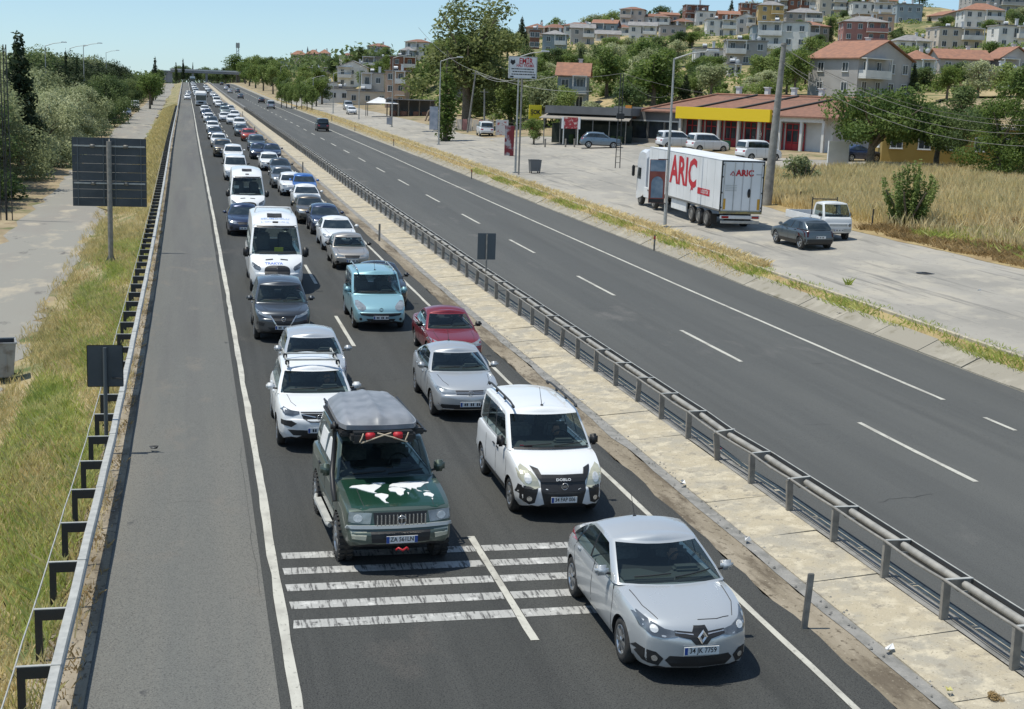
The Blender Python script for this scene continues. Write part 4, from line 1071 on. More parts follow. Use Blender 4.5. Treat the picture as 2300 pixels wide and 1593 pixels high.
_DR = {}
def driver(car, x, y, z, label, shirt):
    """seated figure, one continuous skinned body with head and hair as children"""
    if 'b' not in _DR:
        V = [(0,0,0),(0,.02,.2),(0,.03,.38),(0,.02,.5),(0,.0,.58), (-.2,.02,.46),(-.26,-.12,.24),(-.16,-.38,.32),(-.12,-.46,.36), (.2,.02,.46),(.26,-.12,.24),(.16,-.38,.32),(.12,-.46,.36), (-.1,-.05,-.02),(-.14,-.45,.06),(-.13,-.6,-.32), (.1,-.05,-.02),(.14,-.45,.06),(.13,-.6,-.32)]
        E = [(0,1),(1,2),(2,3),(3,4),(3,5),(5,6),(6,7),(7,8),(3,9),(9,10),(10,11),(11,12),(0,13),(13,14),(14,15),(0,16),(16,17),(17,18)]
        R = [.15,.14,.16,.12,.055,.07,.05,.04,.03,.07,.05,.04,.03,.1,.08,.05,.1,.08,.05]
        me = bpy.data.meshes.new('figure'); me.from_pydata(V, E, []); o = bpy.data.objects.new('tmpf', me); COL.objects.link(o)
        o.modifiers.new('s', 'SKIN'); lay = me.skin_vertices[0].data if me.skin_vertices else None
        if lay is None:
            bpy.context.view_layer.objects.active = o; lay = me.skin_vertices.new().data if hasattr(me.skin_vertices, 'new') else None
        if lay:
            for i, r in enumerate(R): lay[i].radius = (r, r*.75 if i in (1, 2, 3) else r); lay[i].use_root = i == 0
        o.modifiers.new('u', 'SUBSURF').levels = 1
        dg = bpy.context.evaluated_depsgraph_get(); b = bpy.data.meshes.new_from_object(o.evaluated_get(dg)); bpy.data.objects.remove(o)
        for p in b.polygons: p.use_smooth = True
        h = MB()
        prof = [(-.13,.0),(-.12,.045),(-.08,.068),(-.02,.08),(.05,.082),(.10,.06),(.125,.0)]
        h.lathe([(a, r) for a, r in prof], 14, 0, 'z', (0,-.01,.70)); h.add([(-.012,-.085,.71),(.012,-.085,.71),(0,-.115,.675),(0,-.085,.665)], [(0,1,2),(0,2,3),(1,3,2)])
        for s in (-1, 1): h.bevbox((s*.083,.0,.69), (.02,.04,.06), .006)
        k = MB(); k.lathe([(.0,.086),(.06,.09),(.11,.068),(.135,.0)], 14, 0, 'z', (0,.012,.70))
        _DR['b'], _DR['h'], _DR['k'] = b, h.mesh('head', mat('skin', (.42,.24,.16), .55)), k.mesh('hair', mat('dark_hair', (.02,.015,.012), .7))
    m = mat('shirt_%d' % int(shirt[0]*1000), shirt, .8); c = car.location
    r = empty('person', (c.x+x, c.y+y, c.z+z), 0, label, 'person')
    me = _DR['b'].copy(); me.materials.clear(); me.materials.append(m); link('body', me, r); hd = link('head', _DR['h'], r); link('hair', _DR['k'], hd)
    return r
def build_vehicles():
    P = dict(silver=paint('silver', (.50,.515,.52), .45, .27), silverblue=paint('silver_blue', (.53,.55,.56), .4, .26), white=paint('white', (.76,.77,.77), 0, .3), dgrey=paint('dark_grey', (.07,.078,.088), .6, .3),
             maroon=paint('maroon', (.2,.012,.022), .25, .3), ice=paint('ice_blue', (.26,.47,.53), .3, .3), beige=paint('beige', (.42,.39,.35), .6, .33), black=paint('black', (.018,.02,.024), .3, .25),
             navy=paint('navy', (.02,.035,.085), .4, .25), blue=paint('blue', (.03,.13,.42), .3, .25), bronze=paint('bronze', (.16,.14,.11), .6, .3), red=paint('red', (.42,.05,.025), .3, .28),
             slate=paint('slate', (.1,.125,.14), .5, .3), green=paint('green', (.015,.075,.045), .5, .28), taupe=paint('taupe', (.075,.105,.085), .4, .32), grey=paint('grey', (.2,.21,.22), .6, .3), greygreen=paint('grey_green', (.28,.33,.32), .5, .3), lblue=paint('light_blue', (.16,.22,.28), .5, .3))
    def put(parts, name, label, px, py, h, front, pm, cat='car', group='cars queuing in the jam', rz=0, tweak=(0, 0), **k):
        """px,py = base of the windscreen in the photo, h its height; front = how far the car centre lies behind it"""
        X, Y = at(px, py, h); return place(parts, name, label, X+tweak[0], Y+front+tweak[1], rz, pm, cat, group, **k)

    # --- silver saloon in front
    L = 4.62
    S = base_sedan(L=L, W=1.83, H=1.51, clear=True, wheels=(.9, 3.60), rim='alloy7', wr=.325, arcf=.26, sensor=3.15, plate_txt='34 JK 7759', plate_z=.50, plate_y=-L/2-.075,
        tz=.1, arcr=.26, top=[(0,.71),(.05,.78),(.2,.87),(.6,.95),(1.12,1.0),(1.6,1.02),(3.4,1.03),(3.9,1.01),(4.25,.95),(4.48,.84),(4.62,.66)],
        plan=[(0,.82),(.15,.88),(.5,.955),(1.1,1),(3.2,1),(3.8,.97),(4.25,.90),(4.62,.74)], bot=[(0,.21),(.3,.18),(4.2,.22),(4.62,.34)], drop=.075, drop_r=.14,
        gh=dict(f0=1.12, f1=1.98, r1=3.3, r0=4.34, zf=.99, zr=.93, pinch=.1, wr=.755, wb=.955, crown=.09, side=.08, wins=[(.03,.42),(.45,.74),(.76,.9)], df=.04, dr=.09, bowf=.2),
        trim=[('headlight', [(.34,.585),(.52,.555),(.68,.575),(.8,.655),(.835,.755),(.78,.79),(.66,.735),(.5,.665),(.34,.64)], 'front', m_lampd, dict(mirror=True, step=.05)),
              ('grille', [(-.37,.65),(-.12,.632),(-.085,.70),(.085,.70),(.12,.632),(.37,.65),(.37,.595),(.15,.545),(.085,.475),(-.085,.475),(-.15,.545),(-.37,.595)], 'front', m_black, dict(step=.05)),
              ('reflector', oval(.64,.655,.055,.045,12), 'front', m_refl, dict(mirror=True, off=.014, step=.05)),
              ('grille_bar', [(.11,.612),(.36,.632),(.36,.622),(.11,.598)], 'front', m_chrome, dict(mirror=True, off=.014)),
              ('air_intake', [(-.44,.315),(.44,.315),(.50,.25),(.40,.155),(-.40,.155),(-.50,.25)], 'front', m_black, dict(step=.06)),
              ('fog_recess', [(.52,.27),(.62,.355),(.82,.385),(.86,.30),(.76,.19),(.58,.165)], 'front', m_black, dict(mirror=True, step=.05)),
              ('fog_lamp', oval(.635,.265,.04,.038,10), 'front', m_chrome, dict(mirror=True, off=.02)),
              ('tail_light', [(.5,.98),(.86,.98),(.8,.8),(.5,.82)], 'rear', m_red, dict(mirror=True))],
        doors=[[(1.4,1.0),(1.3,.78),(1.34,.3)],[(2.38,1.03),(2.42,.26)],[(3.35,1.06),(3.5,.85),(3.2,.4)]], handles=[(2.22,.90),(3.2,.93)],
        seams_top=[[(.72,1.1),(.68,.6),(.56,.26)], [(.0,.16),(.3,.18),(.5,.24)]])
    parts = car_type(S)
    mb = MB(); y = -L/2-.085; z = .70
    o = [(0,.105),(.075,0),(0,-.105),(-.075,0)]; i = [(0,.045),(.03,0),(0,-.045),(-.03,0)]
    for k in range(4):
        a, b, c, d = o[k], o[(k+1) % 4], i[(k+1) % 4], i[k]
        m1 = ((a[0]+d[0])/2*1.0, (a[1]+d[1])/2); m2 = ((b[0]+c[0])/2, (b[1]+c[1])/2)
        mb.add([(a[0], y, z+a[1]), (b[0], y, z+b[1]), (m2[0], y-.022, z+m2[1]), (m1[0], y-.022, z+m1[1]), (c[0], y, z+c[1]), (d[0], y, z+d[1])], [(0,1,2,3), (3,2,4,5)])
    parts.append(('emblem', mb.mesh('emblem', m_chrome), None, {}))
    X, Y = at(1510, 1325, 1.0)
    place(parts, 'saloon_car', 'silver saloon at the front of the queue, nearest the camera in the right lane', X+.02, Y+L/2-1.14, 0, P['silverblue'], 'car', 'cars queuing in the jam')
    driver(bpy.data.objects['saloon_car'], .36, -L/2+1.12+1.12, .50, 'person driving the nearest silver saloon, grey shirt, hands on the wheel', (.16,.17,.19))

    # --- white people carrier with black bonnet guard
    L = 4.39
    S = base_mpv(L=L, W=1.83, H=1.85, clear=True, rim='alloy7', dark_mirrors=True, dark_handles=True, wr=.33, mirror_h=.22, mirror_w=.17, sensor=1.95, plate_txt='34 FAP 006', plate_z=.44,
        trim=[('headlight', [(.46,.66),(.6,.62),(.74,.68),(.84,.80),(.86,.93),(.76,1.0),(.62,.93),(.5,.80)], 'front', m_lampy, dict(mirror=True, step=.05)),
              ('reflector', oval(.68,.80,.07,.085,12), 'front', m_refl, dict(mirror=True, off=.014, step=.05)),
              ('bonnet_guard', [(-.60,.98),(-.50,.82),(-.44,.755),(.44,.755),(.50,.82),(.60,.98),(.46,.945),(.42,.865),(-.42,.865),(-.46,.945)][::-1], 'front', m_black, dict(off=.025, step=.06)),
              ('grille', [(-.45,.76),(.45,.76),(.45,.6),(.38,.34),(.26,.29),(-.26,.29),(-.38,.34),(-.45,.6)], 'front', m_black, dict(step=.06)),
              ('grille_bar', [(-.41,.575),(.41,.575),(.40,.55),(-.40,.55)], 'front', m_dark, dict(off=.02)),
              ('bumper_insert', [(.50,.66),(.84,.68),(.88,.45),(.66,.33),(.56,.37)], 'front', m_black, dict(mirror=True, step=.06)),
              ('fog_lamp', oval(.66,.44,.05,.045,10), 'front', m_chrome, dict(mirror=True, off=.016)),
              ('side_moulding', [(-1.0,.42),(1.0,.42),(1.0,.32),(-1.0,.32)], 'left', m_black), ('side_moulding', [(-1.0,.42),(1.0,.42),(1.0,.32),(-1.0,.32)], 'right', m_black),
              ('windscreen_frame', [(-.77,1.175),(.77,1.175),(.77,1.145),(-.77,1.145)], 'front', m_black, dict(off=.012))])
    parts = car_type(S)+rail_part(dict(), .66, -.55, 1.95, 1.84, m_dark, .022, 4)
    parts.append(ring_emblem('emblem', 0, -L/2-.085, .70, .062, m_chrome, [[(-.5,.3),(-.5,-.3)],[(-.15,.35),(-.15,-.35)],[(.2,.35),(.2,-.35)],[(.5,.3),(.5,-.3)]]))
    bvh = S['bvh']; h = bvh.ray_cast(Vector((0, -9, .80)), Vector((0, 1, 0)))[0]
    vs, fs = text_mb('DOBLO', .07, .002); Mx = Matrix.Translation((.0, h.y-.034, .80)) @ Matrix.Rotation(math.radians(60), 4, 'X'); mb = MB(); mb.add([tuple(Mx @ Vector((v[0]*1.25, v[1], 0))) for v in vs], fs)
    parts.append(('lettering', mb.mesh('lettering', m_white), 'bonnet_guard', {}))
    mb = MB(); mb.tube([(-.62,-1.02,1.19),(-.5,-1.0,1.175),(-.36,-.98,1.17)], .016, 5); parts.append(('red_cable', mb.mesh('red_cable', m_redp), 'dashboard', {}))
    X, Y = at(1240, 1022, 1.13)
    place(parts, 'people_carrier', 'white people carrier with black bonnet guard and roof rails behind the nearest silver saloon', X, Y+L/2-.93, 0, P['white'], 'van', 'cars queuing in the jam')
    driver(bpy.data.objects['people_carrier'], .38, -L/2+.93+1.2, .66, 'person driving the white people carrier with the bonnet guard, dark shirt', (.06,.07,.09))
    doblo = parts; dobloS = S

    # --- green off-roader with roof tent
    m_silv = mat('bumper_silver', (.42,.44,.43), .35, .3)
    L = 4.7
    S = base_suv(L=L, W=1.86, H=1.86, clear=True, wr=.38, rim='offroad', wheels=(.92, 3.6), archgap=.07, wout=.015, cladding=.0, square=1, drop=.045, arcf=.12, bulgef=.05, mirror_h=.2, mirror_w=.2, mirror_y=.2,
        tz=0, top=[(0,.70),(.045,.78),(.07,1.0),(.14,1.05),(.6,1.13),(1.2,1.18),(1.6,1.2),(4.0,1.2),(4.5,1.18),(4.66,1.05),(4.7,.8)],
        plan=[(0,.9),(.12,.95),(.5,.985),(1.1,1),(3.9,1),(4.4,.98),(4.7,.94)], bot=[(0,.46),(.3,.38),(4.2,.4),(4.7,.5)],
        gh=dict(f0=1.42, f1=1.9, r1=4.35, r0=4.6, zf=1.17, zr=1.2, wr=.80, wb=.93, wins=[(.03,.34),(.37,.64),(.67,.94)], bowf=.1, side=.07),
        trim=[('bonnet', [(-.80,-L/2+1.42),(-.79,-L/2+.25),(-.5,-L/2+.07),(.5,-L/2+.07),(.79,-L/2+.25),(.80,-L/2+1.42)], 'top', P['green'], dict(off=.004, step=.1, depth=.006)),
              ('headlight', [(.47,.985),(.84,1.0),(.86,.84),(.5,.81)], 'front', m_lamp, dict(mirror=True, step=.06)),
              ('reflector', oval(.70,.905,.075,.06,12), 'front', m_refl, dict(mirror=True, off=.014, step=.05)),
              ('grille', [(-.45,.99),(.45,.99),(.43,.80),(-.43,.80)], 'front', m_dark),
              ('bumper_insert', [(-.5,.70),(.5,.70),(.48,.53),(-.48,.53)], 'front', m_black),
              ('indicator', [(.56,.70),(.82,.71),(.8,.59),(.58,.57)], 'front', m_lampy, dict(mirror=True)),
              ('bumper', [(-.86,.79),(.86,.79),(.88,.74),(-.88,.74)], 'front', m_silv, dict(off=.03)),
              ('rear_lamp', [(.6,1.1),(.84,1.1),(.84,.8),(.6,.8)], 'rear', m_red, dict(mirror=True)),
              ('side_sticker', [(-.35,1.62),(.35,1.62),(.45,1.3),(-.35,1.3)], 'left', m_white, dict(off=.012)), ('side_sticker', [(.6,1.62),(1.25,1.62),(1.3,1.3),(.6,1.3)], 'left', m_white, dict(off=.012)),
              ('lower_panel', [(-1.05,.75),(.95,.75),(.95,.45),(-1.05,.45)], 'left', P['taupe'], dict(off=.004)), ('lower_panel', [(-1.05,.75),(.95,.75),(.95,.45),(-1.05,.45)], 'right', P['taupe'], dict(off=.004))],
        doors=[[(1.5,1.16),(1.44,.8),(1.5,.45)],[(2.5,1.18),(2.48,.42)],[(3.3,1.18),(3.2,.5)]], handles=[(2.32,1.05),(3.15,1.05)], dark_handles=True, plate_z=.6, plate_y=-L/2-.085, seams_top=[[(.6,1.2),(.6,.5),(.58,.15)]])
    parts = car_type(S)
    vs = MB()
    for i in range(13): vs.bevbox((-.40+.8*i/12, -L/2-.05+.02, .895), (.018, .04, .175), .006)
    parts.append(('grille_slats', vs.mesh('grille_slats', m_chrome), 'grille', {}))
    parts.append(ring_emblem('emblem', 0, -L/2-.065, .90, .07, m_chrome, [[(-.6,.45),(.6,.45)],[(0,.5),(0,-.8)]]))
    # white map sticker on the bonnet
    C = [ # x across 0..1, y down 0..1
        [(.02,.2),(.06,.12),(.2,.1),(.26,.13),(.33,.1),(.4,.2),(.36,.3),(.3,.42),(.28,.5),(.31,.56),(.27,.54),(.22,.48),(.15,.36),(.1,.25)],
        [(.3,.04),(.42,.02),(.46,.06),(.4,.13),(.34,.1)],
        [(.28,.6),(.36,.58),(.43,.66),(.42,.74),(.37,.86),(.37,.95),(.4,1.0),(.36,.99),(.33,.88),(.31,.76),(.27,.68)],
        [(.46,.42),(.47,.34),(.52,.3),(.59,.32),(.63,.38),(.66,.44),(.62,.55),(.61,.66),(.57,.72),(.54,.66),(.53,.54),(.47,.5)],
        [(.48,.27),(.5,.18),(.55,.1),(.64,.06),(.76,.04),(.9,.06),(.98,.08),(.97,.13),(.92,.16),(.88,.26),(.85,.34),(.8,.36),(.79,.44),(.76,.4),(.74,.36),(.72,.46),(.68,.36),(.62,.34),(.55,.28)],
        [(.84,.66),(.88,.6),(.93,.62),(.96,.72),(.93,.82),(.88,.76),(.84,.76)],
        [(.78,.46),(.84,.56),(.8,.54)], [(.86,.5),(.94,.56),(.9,.56)], [(.66,.58),(.68,.6),(.665,.68)], [(.91,.86),(.93,.86),(.92,.92)]]
    mp = MB()
    for c in C: patch_mesh(S['bvh'], [(-.74+a*1.46, -L/2+1.18-b*.90) for a, b in c][::-1], 'top', .012, .1, 0, .004, mp)
    parts.append(('map_sticker', mp.mesh('map_sticker', m_white), 'bonnet', {}))
    # plate
    parts = [p for p in parts if p[0] not in ('number_plate', 'plate_text')]; pb = []
    mb = MB(); mb.box((0, -L/2-.115, .60), (.52, .014, .115), 0); mb.box((-.235, -L/2-.117, .60), (.05, .014, .11), 1); mb.box((.235, -L/2-.117, .60), (.05, .014, .11), 1)
    parts.append(('number_plate', mb.mesh('number_plate', [m_plate, m_plateblue]), None, {}))
    v_, f_ = text_mb('ZA 561LN', .1, .001); w_ = max(v[0] for v in v_)-min(v[0] for v in v_); Mx = face_m((0, -L/2-.128, .604)); mb = MB(); mb.add([tuple(Mx @ Vector((v[0]*.39/w_, v[1], 0))) for v in v_], f_)
    parts.append(('plate_text', mb.mesh('plate_text', m_ink), 'number_plate', {}))
    mb = MB(); mb.tube([(-.1,-L/2-.13,.44),(-.07,-L/2-.17,.48),(.0,-L/2-.18,.44),(.07,-L/2-.17,.48),(.1,-L/2-.13,.44)], .018, 6); parts.append(('tow_hook', mb.mesh('tow_hook', m_redp), None, {}))
    mb = MB(); mb.tube([(-.95,-1.35,.95),(-.97,-1.25,1.12),(-.95,-.95,1.3),(-.86,-.62,1.72),(-.86,-.58,1.95)], .045, 10); mb.bevbox((-.87,-.6,2.02), (.13,.16,.16), .04)
    parts.append(('snorkel', mb.mesh('snorkel', m_black), None, {}))
    for s in (-1, 1):
        mb = MB(); mb.tube([(s*.98,-.95,.42),(s*1.0,-.8,.4),(s*1.0,.75,.4),(s*.97,.9,.42)], .04, 8); mb.box((s*.97,-.05,.43), (.12,1.5,.02)); parts.append(('side_step', mb.mesh('side_step', m_galv), None, {}))
    parts += rail_part({}, .66, -.7, 2.1, 1.88, m_black, .02, 4)
    parts.append(('roof_rack', (lambda b: ([b.box((0, yy, 1.94), (1.42, .05, .04)) for yy in (-.75, -.2, .4, 1.0, 1.6)], [b.tube([(s*.70,-.85,1.95),(s*.70,1.9,1.95)], .022, 6) for s in (-1, 1)], b.bevbox((0,-.88,1.97), (1.36,.09,.1), .03), b)[-1])(MB()).mesh('roof_rack', m_black), None, {}))
    mb = MB(); mb.bevbox((0,-.78,2.0), (1.2,.07,.05), .02); parts.append(('light_bar', mb.mesh('light_bar', m_galvd), 'roof_rack', {}))
    X, Y = at(865, 1085, 1.19); X += .03
    car = place(parts, 'offroad_car', 'dark green off-road car with snorkel and white world map on its bonnet', X-.08, Y+L/2-1.42-.1, math.radians(2.6), P['taupe'], 'car', 'cars queuing in the jam', sc=1.07)
    zc = car.location.z; cx, cy = car.location.x, car.location.y
    # roof tent: lofted hard shell with ribs
    mb = MB(); rows = []
    nx, ny = 26, 20
    for j in range(ny+1):
        t = j/ny; r = []
        for i in range(nx+1):
            s = -1+2*i/nx; ex = (1-abs(s)**5)**.5; ey = (1-abs(2*t-1)**6)**.5
            rib = .06*max(0, math.cos(s*8.5+(t-.5)*2.6*s))**3*(1-t*.55)
            hgt = 2.2+.25*(1-abs(s)**2.6)**.6*(1-abs(2*t-1)**4)**.5*(.6+.4*t)+rib*ex*ey
            r.append((s*(.65+.05*(1-t))*(.84+.16*(1-abs(2*t-1)**7)), -.98+2.35*t+.07*s*s*(1-2*t), hgt))
        rows.append(r)
    mb.grid(rows); 
    rim = [(p[0], p[1]) for p in rows[0]]+[(r[-1][0], r[-1][1]) for r in rows[1:]]+[(p[0], p[1]) for p in reversed(rows[-1][:-1])]+[(r[0][0], r[0][1]) for r in reversed(rows[1:-1])]
    mb.prism(rim[::-1], 2.14, 2.225, 0)
    tent_root = empty('roof_tent', (cx-.13, cy-.05, zc+.03), math.radians(2.6), 'grey ribbed hard shell roof tent strapped on top of the dark green off-road car', 'roof tent')
    mb.obj('shell', mat('tent_shell', (.17,.18,.195), .38, 0, c2=(.25,.26,.28), scale=3), tent_root)
    b2 = MB(); b2.bevbox((0,.2,2.06), (1.38,2.2,.1), .03); b2.obj('base', m_black, tent_root)
    b3 = MB()
    b3.lathe([(2.33,.0),(2.33,.09),(2.36,.085),(2.365,0)], 16, 0, 'z', (0,1.12,0))
    b3.obj('vent_cap', m_dark, tent_root)
    tent_root.scale = (1.07, 1.07, 1.05)
    bag = empty('luggage_bag', (cx-.1, cy-.03, zc), math.radians(2.6), 'black luggage bag with crossed cream straps under the front of the roof tent', 'bag')
    bag.scale = (1.07, 1.07, 1.06)
    b = MB(); b.bevbox((0,-.98,2.04), (1.12,.34,.2), .05); b.obj('bag_body', m_black, bag)
    st = MB()
    for (x0, x1) in ((-.42,-.36),(.36,.42),(-.4,.12),(.4,-.12)):
        st = MB(); yy = -1.165; st.tube([(x0, yy, 1.965 if abs(x1) < .2 else 1.98),((x0+x1)/2, yy-.02, 2.06),(x1, yy, 2.135)], .012, 5); st.obj('strap', mat('strap_cream', (.62,.5,.36), .7), bag)
    for x in (-.24, .24): rp = MB(); rp.bevbox((x,-1.15,2.08), (.16,.06,.12), .015); rp.obj('red_buckle', m_redp, bag)

    # --- silver saloon behind the carrier
    VW = base_sedan(L=4.64, W=1.78, H=1.48, clear=True, plate_z=.44, rim='alloy10', gh=dict(f0=1.28, f1=2.05, r1=3.3, r0=4.1, zf=.96, zr=1.05, wr=.71, wins=[(.03,.42),(.45,.74),(.76,.9)], bowf=.15), sensor=3.2,
        trim=[('headlight', [(.36,.625),(.58,.60),(.78,.64),(.84,.73),(.76,.745),(.55,.70),(.36,.685)], 'front', m_lamp, dict(mirror=True, step=.05)),
              ('grille', [(-.36,.685),(.36,.685),(.34,.60),(-.34,.60)], 'front', m_black), ('grille_bar', [(-.35,.655),(.35,.655),(.35,.643),(-.35,.643)], 'front', m_chrome, dict(off=.014)), ('grille_bar', [(-.35,.625),(.35,.625),(.35,.615),(-.35,.615)], 'front', m_chrome, dict(off=.014)),
              ('air_intake', [(-.78,.36),(.78,.36),(.68,.26),(-.68,.26)], 'front', m_black), ('lower_trim', [(-.66,.25),(.66,.25),(.66,.235),(-.66,.235)], 'front', m_chrome), ('tail_light', [(.5,.95),(.84,.95),(.8,.78),(.5,.8)], 'rear', m_red, dict(mirror=True))])
    vp = car_type(VW); vp.append(ring_emblem('emblem', 0, -4.64/2-.075, .715, .06, m_chrome, [[(-.5,.7),(-.2,-.7)],[(-.2,-.7),(0,.1)],[(0,.1),(.2,-.7)],[(.2,-.7),(.5,.7)]]))
    put(vp, 'saloon_car', 'silver saloon with lit left headlight directly behind the white carrier with bonnet guard', 1035, 843, .96, 4.64/2-1.28, P['silver'])
    # --- maroon nineties saloon
    MC = base_sedan(L=4.32, W=1.69, H=1.39, wheels=(.82, 3.3), plate=True, clear=True, wr=.29, rim='steel', dark_mirrors=True, drop=.045, arcf=.1, dark_handles=True,
        tz=0, top=[(0,.58),(.05,.66),(.2,.74),(.7,.82),(1.2,.87),(1.6,.89),(3.2,.91),(3.9,.94),(4.2,.92),(4.28,.85),(4.32,.7)], plan=[(0,.88),(.12,.93),(.5,.975),(1.1,1),(3.3,1),(3.9,.97),(4.32,.87)],
        gh=dict(f0=1.18, f1=1.85, r1=3.0, r0=3.62, zf=.86, zr=.92, wr=.73, wins=[(.03,.46),(.5,.9)], bowf=.1),
        doors=[[(1.36,.88),(1.26,.7),(1.3,.34)],[(2.26,.9),(2.24,.3)],[(3.0,.9),(3.1,.75),(2.9,.42)]], handles=[(2.05,.8),(2.88,.8)], seams_top=[[(.6,1.05),(.58,.5),(.54,.25)]])
    mcp = car_type(MC)
    put(mcp, 'saloon_car', 'dark red older saloon between the light blue van and the silver saloon', 1013, 745, .87, 4.32/2-1.18, P['maroon'])
    # --- light blue van
    KG = base_mpv(L=4.2, W=1.82, H=1.81, clear=True, plate=True, rim='alloy5', arcf=.17, dark_mirrors=False, mirror_h=.2, sensor=1.9,
        top=[(0,.62),(.06,.72),(.25,.84),(.6,.96),(.98,1.06),(1.3,1.09),(3.5,1.1),(4.0,1.08),(4.16,.98),(4.2,.8)],
        plan=[(0,.88),(.15,.94),(.5,.98),(1.0,1),(3.6,1),(4.0,.98),(4.2,.93)], bot=[(0,.27),(.3,.22),(4.0,.26),(4.2,.36)],
        gh=dict(f0=.96, f1=1.68, r1=4.0, r0=4.12, zf=1.05, zr=1.09, wr=.88, wb=.965, wins=[(.03,.36),(.39,.66),(.69,.94)], bowr=.05, side=.1, bowf=.2, df=.03),
        trim=[('headlight', [(.5,.72),(.62,.66),(.76,.7),(.84,.82),(.83,.93),(.72,.94),(.58,.86),(.5,.79)], 'front', m_lamp, dict(mirror=True, step=.05)),
              ('grille', [(-.72,.60),(.72,.60),(.66,.53),(.4,.50),(-.4,.50),(-.66,.53)], 'front', m_black), ('air_intake', [(-.5,.42),(.5,.42),(.42,.31),(-.42,.31)], 'front', m_black), ('fog_lamp', oval(.68,.4,.05,.05,10), 'front', m_black, dict(mirror=True)), ('tail_light', [(.78,1.3),(.86,1.3),(.86,.9),(.78,.9)], 'rear', m_red, dict(mirror=True))])
    kg = car_type(KG)+rail_part({}, .64, -.4, 1.8, 1.80, m_chrome, .02, 3); kg.append(ring_emblem('emblem', 0, -4.2/2-.07, .72, .06, m_black, [[(0,.8),(-.6,0)],[(-.6,0),(0,-.8)],[(0,-.8),(.6,0)],[(.6,0),(0,.8)]]))
    put(kg, 'small_van', 'light blue small van with roof rails in the right lane', 848, 668, 1.06, 4.2/2-.96, P['ice'], 'van')
    # --- white crossover with cross bars
    GX = base_suv(L=4.48, W=1.86, H=1.61, clear=True, rim='alloy5', plate_z=.52,
        trim=[('headlight', [(.44,.80),(.6,.75),(.76,.77),(.85,.85),(.78,.90),(.6,.86),(.44,.845)], 'front', m_lampd, dict(mirror=True, step=.05)),
              ('grille', [(-.42,.84),(.42,.84),(.36,.70),(.2,.63),(-.2,.63),(-.36,.70)], 'front', m_black), ('grille_bar', [(.08,.745),(.4,.80),(.4,.785),(.08,.725)], 'front', m_chrome, dict(mirror=True, off=.015)),
              ('fog_recess', [(.5,.60),(.62,.66),(.84,.66),(.84,.56),(.62,.52)], 'front', m_black, dict(mirror=True, step=.06)), ('air_intake', [(-.7,.46),(.7,.46),(.58,.34),(-.58,.34)], 'front', m_black), ('tail_light', [(.6,1.05),(.84,1.05),(.84,.85),(.6,.88)], 'rear', m_red, dict(mirror=True))])
    gx = car_type(GX); mb = MB()
    for yy in (-.25, .55): mb.bevbox((0, yy, 1.69), (1.22,.07,.035), .014, 0); [mb.bevbox((s*.6, yy, 1.63), (.1,.1,.12), .02, 1) for s in (-1, 1)]
    gx += rail_part({}, .6, -.6, 1.6, 1.6, m_galv, .016, 3)+[('cross_bars', mb.mesh('cross_bars', [m_galv, m_black]), None, {})]; gx.append(ring_emblem('emblem', 0, -4.48/2-.075, .805, .055, m_chrome, [[(-.9,0),(.9,0)]]))
    gxo = put(gx, 'crossover_car', 'white crossover with roof cross bars just behind the green off-road car', 708, 895, 1.05, 4.48/2-1.1, P['white'])
    driver(gxo, .38, -4.48/2+1.1+1.12, .60, 'person driving the white crossover with roof bars, light shirt, hands raised', (.5,.48,.45))
    # --- silver hatchback
    HB = base_hatch(clear=True); hb = car_type(HB)
    put(hb, 'hatchback_car', 'pale silver hatchback between the dark crossover and the white crossover with cross bars', 706, 805, .96, 4.05/2-1.06, P['silverblue'])
    # --- dark grey crossover
    QQ = base_suv(L=4.42, W=1.85, H=1.70, clear=True, arcf=.26, rim='alloy5',
        trim=[('headlight', [(.38,.70),(.56,.74),(.76,.82),(.86,.93),(.72,.88),(.52,.81),(.38,.78)], 'front', m_lamp, dict(mirror=True, step=.05)), ('grille', [(-.38,.79),(.38,.79),(.3,.6),(.18,.5),(-.18,.5),(-.3,.6)], 'front', m_black),
              ('grille_bar', [(.40,.80),(.43,.79),(.22,.48),(.18,.49)], 'front', m_chrome, dict(mirror=True, off=.016)), ('air_intake', [(-.5,.44),(.5,.44),(.4,.34),(-.4,.34)], 'front', m_black), ('fog_recess', [(.58,.56),(.82,.6),(.84,.5),(.62,.46)], 'front', m_black, dict(mirror=True)), ('tail_light', [(.6,1.05),(.84,1.05),(.84,.85),(.6,.88)], 'rear', m_red, dict(mirror=True))])
    qq = car_type(QQ); qq.append(ring_emblem('emblem', 0, -4.42/2-.075, .75, .065, m_chrome, [[(-.9,0),(.9,0)]]))
    put(qq, 'crossover_car', 'dark grey crossover directly in front of the nearer white minibus', 632, 688, 1.06, 4.42/2-1.1, P['dgrey'])
